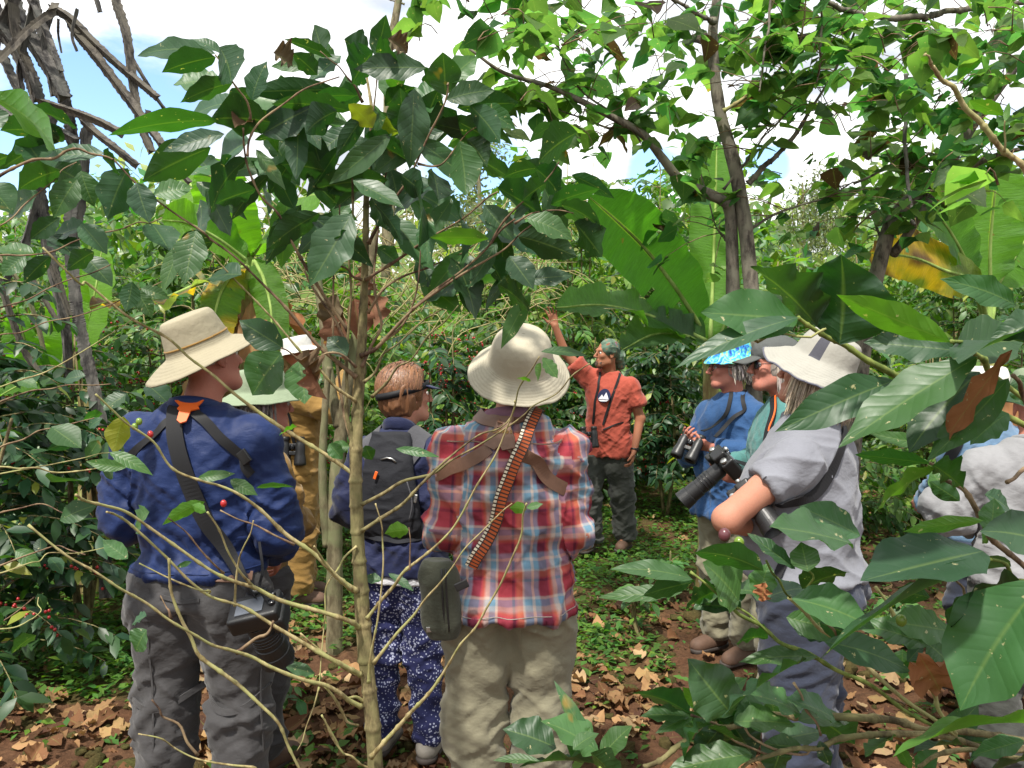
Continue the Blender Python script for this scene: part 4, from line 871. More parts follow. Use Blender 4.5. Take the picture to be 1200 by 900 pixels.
# sling bag: body on the left hip plus the woven strap across the back
bag = empty('sling_bag', W(516, 700, 2.33), 0, 'olive green shoulder bag on orange woven strap at the hip of the plaid shirt', 'bag')
Pb = [rings([(-.125, .040, .030, .01, 0), (-.10, .052, .038, .006, 0), (0, .058, .042, 0, 0), (.09, .055, .040, -.006, 0), (.115, .040, .028, -.008, 0)], .01)]
bb = sdf_obj('bag_body', Pb, .005, M['olive_bag'], bag, [(.004, (14, 14, 14), 4, .4, None)], it=3)
for x in (.012, .024): np_mesh('zip', *tube([(x-.004, -.044, .10), (x, -.047, 0), (x+.006, -.041, -.09)], [.0028], seg=6), M['black_plastic'], bag)
bm = bmesh.new(); bm_box(bm, (-.03, -.037, -.085), (.018, .006, .016), (0, 0, 20), .002); bm_obj('tag', bm, M['metal'], bag)
st = ribbon('bag_strap', bv4, [LP(o, x, y, d) for x, y, d in ((634, 468, 2.50), (628, 480, 2.36), (619, 500, 2.30), (606, 535, 2.28), (592, 575, 2.28), (576, 615, 2.28), (560, 650, 2.27), (546, 680, 2.26))], .040, M['woven_strap'], None, off=.016, n=110); adopt(st, bag, P4)
bm = bmesh.new(); bm_box(bm, (0, 0, 0), (.040, .008, .024), (0, -25, 0), .003); b1 = bm_obj('buckle', bm, M['black_plastic'], bag); b1.location = W(541, 686, 2.24)-bag.location

# ---------------- red haired woman with visor
P3 = person('red-haired woman from behind with black visor, navy top, small backpack and dotted navy trousers', place(470, 3.2), R(-14), 1.63, 1.02,
            head=dict(c=(0.02, .02, 1.632), yaw=-42, pitch=4, roll=-3), skinm='skin_fair', female=True,
            arms=dict(L=[(-.18, -.01, 1.40), (-.245, -.03, 1.13), (-.17, .17, 1.05)], R=[(.18, -.01, 1.40), (.22, .0, 1.12), (.14, .20, 1.05)]),
            legs=dict(L=[(-.085, -.01, .88), (-.095, .0, .48), (-.10, -.02, .09)], R=[(.085, -.01, .88), (.10, .0, .48), (.13, -.02, .09)]),
            top=dict(mat='navy_top', hem=.85, r=(.070, .058, .044), flare=.014), bottom=dict(mat='dot_trouser', waist=.98, r=(.092, .066, .056)), shoe='grey_shoe')
o = P3; collar(o, M['navy_top'], r=(.070, .066), h=.03)
tb = P3['tb']; z_ = .845*o['s']; zt = np.array([t[0] for t in tb]); rr_ = [float(np.interp(z_, zt, [t[i] for t in tb])) for i in range(1, 5)]
sdf_obj('undershirt', [rings([(z_-.030, rr_[0]+.018, rr_[1]+.018, 0, rr_[3]), (z_+.03, rr_[0]+.008, rr_[1]+.008, 0, rr_[3])], .01)], .007, M['white_trim'], P3['root'], [(.005, (12, 12, 3), 3, .3, None)])
hp = [ell(P3['T']((0, -.024, .030)), (.085, .101, .091), k=.03), ell(P3['T']((0, -.040, -.035)), (.082, .080, .070), k=.04), ell(P3['T']((-.03, .035, .085)), (.055, .050, .045), k=.03)]
hr = sdf_obj('hair', hp, .006, M['hair_red'], P3['root'], [(.007, (40, 40, 6), 9, .5, None)])
hair_strands('hair_locks', M['hair_red'], hr, P3['T'], lambda v: (v[0]*.2+.15, -.5, -.3), 2600, .070, cond=lambda v: v[1] < .5 and v[2] > -.75, seed=25, width=.0028, curve=.42, base_r=(.090, .108, .098), tight=1.14)
Tm = P3['T']
vz = [Tm((math.sin(a)*.099, -.02+math.cos(a)*.119, .022+.020*math.cos(a))) for a in np.linspace(-np.pi, np.pi, 40)]
A = Acc(); vzp = np.array(vz); up = nrm(np.array(Tm((0, 0, .1)))-np.array(Tm((0, 0, 0)))); n_ = len(vzp)
vv = np.concatenate([vzp-up*.014, vzp+up*.014]); i = np.arange(n_-1); A.add(vv, np.stack([i, i+1, n_+i+1, n_+i], -1)); vis = A.build('visor', M['black_strap'], P3['root']); s_ = vis.modifiers.new('t', 'SOLIDIFY'); s_.thickness = .004
bl = []; 
for k, ra in enumerate((1.0, 1.3, 1.62)):
    for a in np.linspace(-.95, .95, 16): bl.append(Tm((math.sin(a)*.095*(1+.15*k), -.02+math.cos(a)*.108*ra, .040-.014*k*math.cos(a)**.5)))
Fs = [[r*16+c, r*16+c+1, (r+1)*16+c+1, (r+1)*16+c] for r in range(2) for c in range(15)]; bo = np_mesh('visor_peak', np.array(bl), np.array(Fs), M['navy_top'], vis); s_ = bo.modifiers.new('t', 'SOLIDIFY'); s_.thickness = .004
pk = empty('backpack', WL(o, (0, 0, 1.15)), P3['root'].rotation_euler.z, 'flat black and grey running backpack on the back of the red-haired woman', 'backpack')
bp = sdf_obj('pack_body', [rings([(-.215, .125, .024, 0, -.112), (-.16, .132, .034, 0, -.126), (0, .120, .034, 0, -.140), (.13, .098, .026, 0, -.136), (.225, .085, .018, 0, -.108)], .01)], .006, M['black_mesh'], pk, [(.004, (10, 10, 20), 6, .4, None)], it=3)
bv3 = bvh_of(P3['shirt'])
def onback(name, pts, w, mt, off): r = ribbon(name, bv3, [np.array(p) for p in pts], w, mt, None, off=off); r.parent = pk; r.data.transform(Matrix.Translation((0, 0, -1.15))); return r
for sd in (-1, 1):
    onback('shoulder_panel', [(sd*.07, -.16, 1.26), (sd*.095, -.14, 1.32), (sd*.11, -.10, 1.365), (sd*.11, .0, 1.385), (sd*.11, .08, 1.34), (sd*.11, .14, 1.24)], [.075, .095, .085, .070, .055, .045], M['grey_mesh'], .009)
    onback('side_strap', [(sd*.11, -.14, 1.00), (sd*.16, -.08, 1.00), (sd*.19, .0, 1.02), (sd*.15, .10, 1.05)], .030, M['grey_mesh'], .008)
onback('lower_band', [(-.17, -.08, .965), (-.08, -.14, .955), (0, -.16, .952), (.08, -.14, .955), (.17, -.08, .965)], .030, M['black_mesh'], .010)
for x, z0, mt, rot in ((-.035, .06, 'orange_plastic', 20), (.125, -.03, 'metal', 12)):
    bm = bmesh.new(); bm_box(bm, (x, -.186 if x < 0 else -.165, z0), (.012, .005, .032), (0, rot, 0), .002); bm_obj('zip_pull', bm, M[mt], pk)
np_mesh('piping', *tube([(-.02, -.165, .12), (.02, -.172, .13), (.045, -.165, .11)], [.004], seg=6), M['metal'], pk)
np_mesh('piping', *tube([(.09, -.176, .05), (.115, -.176, -.04), (.100, -.172, -.12)], [.003], seg=6), M['grey_mesh'], pk)

# ---------------- guide in the red shirt
P5 = person('guide in rust red T-shirt and patterned headscarf, raising his arm towards a tree', place(713, 6.5), R(152), 1.80, .97,
            head=dict(c=(0, .035, 1.635), yaw=-40, pitch=6, roll=0), skinm='skin_tan', hh=.0055,
            arms=dict(R=[(.185, .0, 1.44), (.345, .10, 1.64), (.405, .17, 1.865)], L=[(-.195, -.01, 1.40), (-.262, -.04, 1.11), (-.24, .04, .855)],
                      handR=dict(d=(.20, .08, .90), n=(-.2, .9, .1), curl=[10, 14, 18, 24], spread=17, thumb=52, side=1), handL=dict(curl=32, n=(.9, .2, 0), side=1, spread=3)),
            legs=dict(R=[(.095, .01, .88), (.13, .10, .48), (.14, .02, .09)], L=[(-.09, -.01, .88), (-.10, -.05, .49), (-.10, -.16, .10)]),
            top=dict(mat='red_tee', hem=.80, sleeve='short', slen=.60, r=(.078, .070, .05), flare=.012, neck=1.478, h=.006), bottom=dict(mat='charcoal_trouser', waist=.95, r=(.108, .088, .082)))
o = P5; T = P5['T']; collar(o, M['red_tee'], z0=1.468, r=(.070, .066), th=.006, h=.009)
Pb = [ell(T((0, -.022, .042)), (.0815, .104, .088), k=.02), ell(T((0, -.10, -.02)), (.055, .035, .05), k=.03), cone(T((0, -.125, -.01)), T((.02, -.150, -.085)), .026, .040, .02), dict(t='e', c=T((0, .10, -.07)), r=np.array((.12, .09, .098)), M=np.array(P5['M'].to_3x3()), k=.004, sub=True)]
sdf_obj('headscarf', Pb, .005, M['buff'], P5['root'], [(.004, (14, 14, 28), 5, .5, None)])
hair_strands('beard', M['hair_dark'], P5['root'], T, lambda v: (0, .2, -.3), 220, .012, c=(0, .045, -.075), base_r=(.045, .052, .048), cond=lambda v: v[1] > -.3 and v[2] < .1, seed=33, width=.002, curve=.2)
bv5 = bvh_of(P5['shirt'])
loc, no, _, _ = bv5.find_nearest(Vector(LP(o, 706, 463, 6.35)))
f = frame(loc+no*.004, no, (0, 0, 1)); bm = bmesh.new(); n_ = 30; c_ = bm.verts.new(f @ Vector((0, 0, 0))); rg = [bm.verts.new(f @ Vector((math.cos(a)*.062, math.sin(a)*.045-.01 if math.sin(a) < 0 else math.sin(a)*.07-.01, 0))) for a in np.linspace(0, 2*np.pi, n_, endpoint=False)]
for i in range(n_): bm.faces.new((c_, rg[i], rg[(i+1) % n_]))
lg = bm_obj('shirt_print', bm, M['navy_top'], P5['root'])
for pts in ([(-.052, -.030), (-.02, .010), (-.004, -.012), (.018, .030), (.05, -.030)], [(-.05, -.036), (.05, -.036), (.03, -.048), (-.03, -.048)]):
    bm = bmesh.new(); bm.faces.new([bm.verts.new(f @ Vector((x, y, .002))) for x, y in pts]); bm_obj('print_shape', bm, M['white_trim'], lg, False)
def binoculars(label, loc, d, up, sc=1.0, group=None):
    root = empty('binoculars', loc, 0, label, 'binoculars', group); f = frame((0, 0, 0), d, up) @ Matrix.Scale(sc, 4)
    for sx_ in (-1, 1):
        bm = bmesh.new(); bm_lathe(bm, [(.015, -.068), (.020, -.066), (.020, -.050), (.017, -.046), (.021, -.036), (.024, -.01), (.0225, .01), (.026, .03), (.029, .058), (.029, .070), (.025, .072), (.024, .062)], f @ Matrix.Translation((sx_*.036, 0, 0)), 24); b = bm_obj('barrel', bm, M['black_plastic'], root)
        bm = bmesh.new(); bm_lathe(bm, [(.024, .062), (.001, .064)], f @ Matrix.Translation((sx_*.036, 0, 0)), 20); bm_obj('front_glass', bm, M['glass_lens'], b)
    bm = bmesh.new(); bm_box(bm, (0, 0, .012), (.040, .018, .020), (0, 0, 0), .004); bm_box(bm, (0, 0, -.026), (.040, .016, .016), (0, 0, 0), .004); bmesh.ops.transform(bm, matrix=f, verts=bm.verts); bm_obj('bridge', bm, M['black_plastic'], root)
    bm = bmesh.new(); bm_lathe(bm, [(.010, -.02), (.011, -.016), (.011, .0), (.010, .003)], f @ Matrix.Translation((0, .006, -.008)), 18); bm_obj('focus_wheel', bm, M['black_gloss'], root)
    return root
b5 = binoculars('black binoculars hanging on the chest of the guide in the red shirt', WL(o, LP(o, 690, 512, 6.26)), (0.03, -.12, -1), (0, -1, .1), 1.25)
for pts in ([(702, 434, 6.45), (697, 446, 6.36), (691, 470, 6.34), (688, 495, 6.33)], [(727, 437, 6.44), (722, 452, 6.36), (712, 478, 6.33), (702, 498, 6.32)], [(703, 503, 6.33), (722, 497, 6.36), (741, 490, 6.48)]):
    st = ribbon('neck_strap', bv5, [LP(o, *p) for p in pts], .020 if pts[0][0] < 730 and pts[0][1] < 500 else .012, M['black_strap'], None, off=.006, n=36); adopt(st, b5, P5)
wr = P5['arms'][0][2]; wd = nrm(P5['arms'][0][2]-P5['arms'][0][1]); bm = bmesh.new(); bm_lathe(bm, [(.031, -.008), (.035, -.006), (.035, .006), (.031, .008)], frame(wr-wd*.01, wd), 20); bm_box(bm, tuple(wr-wd*.01+np.array([-.034, 0, 0])), (.012, .034, .034), (0, 0, 0), .003); bm_obj('wristwatch', bm, M['black_gloss'], P5['root'])

# ---------------- woman in the blue blouse
P6 = person('grey-haired woman in denim blue blouse and blue-green swirled sun hat, holding binoculars', place(858, 4.25), R(122), 1.73, 1.06,
            head=dict(c=(0, .035, 1.632), yaw=-32, pitch=2, roll=0), skinm='skin_pink', female=True, hh=.0055,
            arms=dict(L=[(-.185, -.01, 1.40), (-.24, .02, 1.14), (-.06, .22, 1.20)], R=[(.185, -.01, 1.40), (.24, .04, 1.14), (.08, .24, 1.22)], handL=dict(d=(.6, .55, .15), n=(.3, -.6, .6), curl=42, side=1), handR=dict(d=(-.5, .6, .3), n=(-.3, -.6, .6), curl=42, side=-1)),
            top=dict(mat='denim_blouse', hem=.80, r=(.075, .066, .052), flare=.03, h=.006, neck=1.485), bottom=dict(mat='stone_trouser', waist=.95, r=(.095, .072, .065)))
o = P6; collar(o, M['denim_blouse'], z0=1.47, r=(.076, .070), th=.007, h=.014)
hat('hat', M['hat_swirl'], P6['M'] @ Matrix.Translation((0, -.02, .072)) @ Euler((R(-2), 0, 0)).to_matrix().to_4x4(), P6['root'], [(.055, .085), (.078, .078), (.088, .045), (.092, .005)], [(.10, -.006), (.118, -.030), (.132, -.052)], sy=1.14, wave=.008, seed=21)
hp = [ell(P6['T']((0, -.035, .0)), (.086, .085, .085), k=.03), dict(t='e', c=np.array(P6['T']((0, .085, -.03))), r=np.array((.10, .085, .12)), M=np.array(P6['M'].to_3x3()), k=.01, sub=True)]
hr = sdf_obj('hair', hp, .006, M['hair_grey'], P6['root']); hair_strands('hair_locks', M['hair_grey'], hr, P6['T'], lambda v: (0, -.4, -.5), 320, .08, cond=lambda v: v[1] < .35 and v[2] > -.6, seed=35, width=.005)
def glasses(o, tint='black_gloss', dark=True):
    T = o['T']; g = None
    for sx_ in (-1, 1):
        ring = [T((sx_*.033+math.cos(a)*.024, .098-.006*abs(math.cos(a)), -.004+math.sin(a)*.018)) for a in np.linspace(0, 2*np.pi, 20)]
        V, Fq = tube(np.array(ring), [.0018], n=26, seg=6)
        if g is None: g = np_mesh('glasses', V, Fq, M[tint], o['root'])
        else: np_mesh('glasses_rim', V, Fq, M[tint], g)
        if dark: A = Acc(); c = T((sx_*.033, .099, -.004)); A.add(np.array([c]+ring[:-1]), np.array([[0, 1+k, 1+(k+1) % 19, 0] for k in range(0)]+[[1+k, 1+(k+1) % 19, 1+(k+2) % 19, 0] for k in range(0, 18, 2)])); A.build('glasses_lens', M['glass_lens'], g)
        np_mesh('temple', *tube(np.array([T((sx_*.058, .094, .0)), T((sx_*.076, .05, .002)), T((sx_*.082, -.005, .0))]), [.002], seg=6), M[tint], g)
    np_mesh('glasses_bridge', *tube(np.array([T((-.010, .102, .0)), T((0, .106, .003)), T((.010, .102, .0))]), [.0018], seg=6), M[tint], g)
glasses(P6, dark=False)
hm = (P6['arms'][0][2]+P6['arms'][1][2])/2
b6 = binoculars('black binoculars held in the hands of the woman in the blue blouse', WL(o, hm+np.array([.0, .085, .00])), (-.45, -.30, -.75), (-.3, -.6, .5), 1.15)
bv6 = bvh_of(P6['shirt'])
for pts in ([(857, 448, 4.22), (851, 460, 4.10), (836, 480, 4.06), (823, 505, 4.02)], [(873, 447, 4.22), (868, 470, 4.08), (861, 480, 4.05), (838, 512, 4.02)]):
    st = ribbon('neck_strap', bv6, [LP(o, *p) for p in pts], .022, M['black_strap'], None, off=.006, n=36, free=(3,)); adopt(st, b6, P6)

# ---------------- person in the grey cap
P7 = person('person in grey baseball cap and sunglasses, beside the woman in the blue blouse', place(924, 3.4), R(92), 1.775, 1.08,
            head=dict(c=(0, .07, 1.622), yaw=4, pitch=0, roll=0), skinm='skin_pink', female=True, hh=.0065,
            arms=dict(L=[(-.185, -.01, 1.40), (-.235, .03, 1.13), (-.08, .22, 1.13)], R=[(.185, -.01, 1.40), (.24, .04, 1.14), (.10, .24, 1.16)], handL=dict(d=(.4, .8, .2), n=(.7, -.2, .3), curl=45, side=1), handR=dict(d=(-.4, .8, .2), n=(-.7, -.2, .3), curl=45, side=-1)),
            top=dict(mat='teal_top', hem=.85, r=(.070, .060, .048), flare=.015, h=.008), bottom=dict(mat='stone_trouser', waist=.95, r=(.10, .075, .068)))
o = P7; T = P7['T']
cp = sdf_obj('cap', [ell(T((0, -.018, .050)), (.088, .110, .080), k=.02), dict(t='e', c=np.array(T((0, .02, -.075))), r=np.array((.14, .16, .100)), M=np.array(P7['M'].to_3x3()), k=.006, sub=True)], .005, M['cap_grey'], P7['root'], [(.002, (20, 20, 20), 3, .2, None)])
pv = []; 
for k in range(6):
    for a in np.linspace(-1, 1, 13): pv.append(T((math.sin(a)*.075*(1-.04*k), .070+math.cos(a)*.022+k*.016*math.cos(a*.9)+.004*k, .040-.006*k-.012*a*a)))
po = np_mesh('cap_peak', np.array(pv), np.array([[r*13+c, r*13+c+1, (r+1)*13+c+1, (r+1)*13+c] for r in range(5) for c in range(12)]), M['cap_grey'], cp); s_ = po.modifiers.new('t', 'SOLIDIFY'); s_.thickness = .004
hr = sdf_obj('hair', [ell(T((0, -.040, -.01)), (.088, .085, .10), k=.03), cone(T((-.06, -.04, -.05)), T((-.062, -.05, -.13)), .035, .022, .03), cone(T((.06, -.04, -.05)), T((.062, -.05, -.13)), .035, .022, .03), cone(T((0, -.08, -.05)), T((0, -.085, -.14)), .045, .03, .03)], .006, M['hair_grey'], P7['root'], [(.006, (40, 40, 5), 2, .5, None)])
hair_strands('hair_locks', M['hair_grey'], hr, T, lambda v: (v[0]*.2, -.35, -.7), 1400, .11, cond=lambda v: v[1] < .3 and v[2] > -.7 and v[2] < .15, seed=45, width=.0026, curve=.8)
glasses(P7); collar(o, M['teal_top'], r=(.072, .068), h=.02)
bv7 = bvh_of(P7['shirt'])
c7, f7 = camera_thing('black camera held at chest by the person in the grey cap', W(848, 545, 3.22), (-.72, .1, -.66), (-.35, -.35, .8), 1.05, .22, .036)
st = ribbon('neck_strap', bv7, [LP(o, *p) for p in ((905, 464, 3.38), (893, 472, 3.28), (884, 500, 3.22), (868, 525, 3.16), (855, 538, 3.16))], .034, M['black_strap'], None, off=.007, n=40, free=(4,)); adopt(st, c7, P7)
st = ribbon('strap_trim', bv7, [LP(o, *p) for p in ((909, 464, 3.36), (897, 474, 3.26), (889, 500, 3.20))], .006, M['orange_plastic'], None, off=.012, n=20); adopt(st, c7, P7)

# ---------------- woman in the grey T-shirt
P8 = person('grey-blonde woman in heather grey T-shirt and wide pale sun hat', place(945, 2.62), R(62), 1.755, 1.15,
            head=dict(c=(0.0, -.02, 1.615), yaw=-16, pitch=16, roll=4), skinm='skin_fair', female=True, hh=.0065,
            torso=[(.74, .185, .150, 0, -.02), (.88, .195, .158, 0, -.02), (1.0, .182, .160, 0, .01), (1.13, .178, .165, 0, .025), (1.27, .176, .150, 0, .02), (1.36, .160, .122, 0, -.002), (1.43, .120, .090, 0, -.014), (1.475, .085, .068, 0, -.015), (1.50, .062, .058, 0, -.01)],
            arms=dict(r=1.02, L=[(-.215, .0, 1.375), (-.325, .190, 1.165), (-.10, .15, 1.09)], R=[(.205, .0, 1.395), (.25, .06, 1.12), (.08, .17, 1.02)], handL=dict(d=(.8, .1, -.1), n=(0, -.9, .1), curl=38, side=1), handR=dict(d=(-.9, .15, -.1), n=(0, -.8, .3), curl=40)),
            legs=dict(L=[(-.11, -.01, .88), (-.12, .0, .48), (-.12, -.02, .09)], R=[(.11, -.01, .88), (.12, .0, .48), (.12, -.02, .09)]),
            top=dict(mat='grey_tee', hem=.95, sleeve='short', slen=.44, r=(.064, .060, .05), folds=[(.008, 'd1', 12, .7, None), (.007, 'd2', 19, .7, None)], flare=.014, neck=1.48, h=.0065), bottom=dict(mat='slate_trouser', waist=.98, r=(.118, .092, .088)))
o = P8; T = P8['T']; collar(o, M['grey_tee'], z0=1.468, r=(.085, .078), th=.006, h=.010)
hat('hat', M['hat_light'], P8['M'] @ Matrix.Translation((0, -.022, .052)) @ Euler((R(10), 0, 0)).to_matrix().to_4x4(), P8['root'], [(.050, .098), (.074, .093), (.086, .060), (.094, .012)], [(.104, .002), (.130, -.012), (.155, -.026), (.178, -.040)], sy=1.12, droop=lambda a: -.025*max(0, math.cos(a))-.02*max(0, -math.cos(a))**2, wave=.012, seed=31, trim=M['hat_trim'])
hr = sdf_obj('hair', [ell(T((0, -.035, .0)), (.088, .094, .080), k=.03), cone(T((0, -.080, -.03)), T((0, -.085, -.095)), .055, .040, .04), cone(T((-.065, -.045, -.03)), T((-.072, -.05, -.11)), .042, .028, .04), cone(T((.065, -.045, -.03)), T((.072, -.05, -.11)), .042, .028, .04)], .006, M['hair_blonde'], P8['root'], [(.008, (45, 45, 5), 2, .5, None)])
hair_strands('hair_locks', M['hair_blonde'], hr, T, lambda v: (v[0]*.25, -.4, -.7), 2600, .125, cond=lambda v: v[1] < .35 and v[2] > -.8 and v[2] < .12, seed=55, width=.0026, curve=.85, base_r=(.094, .112, .098))
bv8 = bvh_of(P8['shirt'])
c8, f8 = camera_thing('black camera with long lens under the bare arm of the grey T-shirt woman', W(877, 580, 2.49), (.22, -.42, -.42), (-.5, -.2, .6), .80, .185, .046)
st = ribbon('neck_strap', bv8, [LP(o, *p) for p in ((955, 480, 2.75), (985, 485, 2.6), (992, 505, 2.52), (985, 530, 2.45), (965, 570, 2.42), (940, 602, 2.38), (905, 598, 2.40))], .032, M['black_strap'], None, off=.008, n=80); adopt(st, c8, P8)
ribbon('hip_strap', bvh_of(P8['trousers']), [LP(o, *p) for p in ((930, 640, 2.42), (905, 665, 2.42), (885, 690, 2.42))], .028, M['black_strap'], P8['root'], off=.02, n=30)

# ---------------- two people at the right edge
P9 = person('person in pale blue shirt with dark strap, half hidden behind leaves', place(1158, 3.75), R(20), 1.62, 1.0,
            head=dict(c=(0.03, .06, 1.60), yaw=10), skinm='skin_fair', top=dict(mat='paleblue_shirt', hem=.85, r=(.072, .062, .05), h=.008), bottom=dict(mat='slate_trouser', waist=.97), hh=.008)
hat('hat', M['hat_white'], P9['M'] @ Matrix.Translation((0, -.02, .055)), P9['root'], [(.055, .09), (.078, .084), (.090, .045), (.094, .005)], [(.11, -.002), (.135, -.016), (.155, -.03)], wave=.008, seed=41)
ribbon('shoulder_strap', bvh_of(P9['shirt']), [LP(P9, *p) for p in ((1150, 468, 3.7), (1135, 490, 3.6), (1120, 515, 3.58), (1105, 545, 3.62), (1095, 575, 3.68))], .05, M['black_strap'], P9['root'], off=.006)
P10 = person('person in pale grey long-sleeved top with elbow out, nearest the right edge', place(1214, 2.95), R(-12), 1.62, 1.08,
             head=dict(c=(0.04, .08, 1.60), yaw=-20, pitch=-10), skinm='skin_pink', female=True,
             arms=dict(L=[(-.20, -.01, 1.38), (-.325, .0, 1.15), (-.14, .18, 1.10)], R=[(.20, -.01, 1.38), (.30, .02, 1.12), (.14, .20, 1.05)]),
             top=dict(mat='white_grey_top', hem=.88, r=(.082, .074, .056), flare=.02), bottom=dict(mat='charcoal_trouser', waist=.97, r=(.11, .085, .08)), hh=.008)
hat('hat', M['hat_sage'], P10['M'] @ Matrix.Translation((0, -.02, .055)), P10['root'], [(.055, .09), (.078, .084), (.090, .045), (.094, .005)], [(.11, -.002), (.135, -.014), (.15, -.024)], wave=.006, seed=42)
collar(P10, M['white_grey_top'], r=(.078, .072), h=.014)

# ---------------- two people behind the blue shirt
PA = person('person in sage green wide hat, almost hidden behind the man in the blue shirt', place(288, 3.1), R(-30), 1.60, .86, arms=dict(L=[(-.18, 0, 1.40), (-.20, .04, 1.13), (-.10, .22, 1.05)], R=[(.18, 0, 1.40), (.19, .04, 1.13), (.10, .22, 1.05)]),
            head=dict(c=(0.07, .05, 1.63), yaw=-20), skinm='skin_pink', top=dict(mat='khaki_cloth', hem=.9, h=.009), bottom=dict(mat='grey_trouser', waist=.98, r=(.092, .072, .066)), hh=.008, female=True)
hat('hat', M['hat_sage'], PA['M'] @ Matrix.Translation((0, -.02, .045)) @ Euler((R(4), 0, 0)).to_matrix().to_4x4(), PA['root'], [(.055, .095), (.078, .09), (.090, .050), (.094, .006)], [(.11, -.002), (.135, -.018), (.16, -.034)], wave=.008, seed=43)
hair_strands('hair', M['hair_grey'], PA['root'], PA['T'], lambda v: (0, -.3, -.6), 240, .09, cond=lambda v: v[2] < .1 and v[1] < .2, seed=61, width=.006)
PB = person('person in tan clothes and white cap lifting both hands behind bare branches', place(350, 5.2), R(-78), 1.78, 1.06,
            head=dict(c=(0.0, .02, 1.632), pitch=12), skinm='skin_tan',
            arms=dict(L=[(-.19, .0, 1.41), (-.22, .22, 1.30), (-.06, .33, 1.53)], R=[(.19, .0, 1.41), (.22, .22, 1.30), (.06, .35, 1.53)]),
            top=dict(mat='khaki_cloth', hem=.88, r=(.08, .07, .055), flare=.02), bottom=dict(mat='khaki_cloth', waist=.98, r=(.11, .090, .085)), hh=.008)
hat('hat', M['hat_white'], PB['M'] @ Matrix.Translation((0, -.018, .060)), PB['root'], [(.055, .085), (.078, .080), (.088, .045), (.092, .005)], [(.105, -.004), (.125, -.014), (.140, -.024)], wave=.006, seed=44)
binoculars('black binoculars hanging at the waist of the person in tan clothing', W(343, 528, 5.0), (0, -.1, -1), (0, -1, .1), 1.35)
ribbon('chest_strap', bvh_of(PB['shirt']), [LP(PB, *p) for p in ((338, 440, 5.1), (336, 470, 5.0), (340, 500, 4.98), (343, 520, 4.98))], .02, M['black_strap'], PB['root'], off=.006)
# ------------------------------------------------------------------ leaves
def wprof(t, shape):
    if shape == 'coffee': w = np.sin(np.pi*np.clip(t, 0, 1)**.92)**.85*(1-.30*np.clip((t-.72)/.28, 0, 1)); return w
    if shape == 'heart': return np.interp(t, [0, .06, .16, .30, .45, .62, .80, .92, 1], [.15, .62, .92, 1.0, .90, .66, .34, .13, 0])
    if shape == 'round': return np.sin(np.pi*np.clip(t, 0, 1))**.6
    if shape == 'lance': return np.sin(np.pi*t**.8)**1.1
    return np.sin(np.pi*t)
def leaf_batch(name, base, d, n, L, Wd, col, mat, parent=None, nl=6, nw=1, shape='coffee', bend=.15, wave=.10, fold=.20, seed=0, acc=None, local=None):
    base = np.asarray(base, float); N = len(base); rg = np.random.default_rng(seed)
    d = nrm(d); n = np.asarray(n, float); n = nrm(n-(n*d).sum(-1, keepdims=True)*d); l = np.cross(d, n)
    L = np.broadcast_to(L, (N,)).astype(float); Wd = np.broadcast_to(Wd, (N,)).astype(float); col = np.broadcast_to(col, (N, 3)); bend = np.broadcast_to(bend, (N,)); fold = np.broadcast_to(fold, (N,))
    t = np.linspace(0, 1, nl+1); u = np.linspace(-1, 1, 2*nw+1); w = wprof(t, shape); T, U = np.meshgrid(t, u, indexing='ij'); Wt = w[:, None]*np.ones_like(U)
    ph = rg.uniform(0, 6.28, (N, 1, 1)); ph2 = rg.uniform(0, 6.28, (N, 1, 1)); kw = rg.uniform(14, 26, (N, 1, 1)); tw = rg.uniform(-.35, .35, (N, 1, 1)); amp = rg.uniform(.3, 1.3, (N, 1, 1))*wave; sb = rg.uniform(-.12, .12, (N, 1, 1))
    W2 = (Wd/2)[:, None, None]; aU = np.abs(U)[None]
    side = U[None]*Wt[None]*W2*(1+.06*np.sin(kw*T+ph2))
    z = -bend[:, None, None]*L[:, None, None]*T[None]**2+fold[:, None, None]*aU*Wt*W2+amp*W2*aU**1.5*np.sin(kw*T[None]+ph+U[None]*1.3)*np.sqrt(Wt[None]+.02)+tw*U[None]*Wt*W2*T[None]
    along = L[:, None, None]*T[None]*(1-.25*bend[:, None, None]**2*T[None]); side = side+sb*L[:, None, None]*(T[None]**2-T[None])
    V = base[:, None, None]+along[..., None]*d[:, None, None]+side[..., None]*l[:, None, None]+z[..., None]*n[:, None, None]
    m = (nl+1)*(2*nw+1); c = 2*nw+1; i = np.arange(nl)[:, None]*c; j = np.arange(2*nw)[None]; q = np.stack([i+j, i+j+1, i+c+j+1, i+c+j], -1).reshape(-1, 4)
    Fs = (q[None]+(np.arange(N)*m)[:, None, None]).reshape(-1, 4)
    C = np.repeat(col, m, 0); uv = np.tile(np.stack([U.ravel(), T.ravel()], -1), (N, 1))
    if acc is not None: acc.add(V.reshape(-1, 3), Fs, C, uv); return
    return np_mesh(name, V.reshape(-1, 3), Fs, mat, parent, True, C, uv, local)
def vary(c, N, rg, v=.25, h=.12):
    c = np.array(c, float); b = rg.uniform(1-v, 1+v, (N, 1)); y = rg.uniform(-h, h, (N, 1)); return np.clip(c*b*(1+np.concatenate([y*1.6, y*.5, -y*.5], 1)), .004, .9)
LC = dict(d=(.020, .060, .021), g=(.034, .098, .022), s=(.028, .076, .032), b=(.075, .185, .026), y=(.20, .22, .035), x=(.19, .085, .040), m=(.045, .115, .035))  # b: brightness of leaves lit from behind is put into the base colour
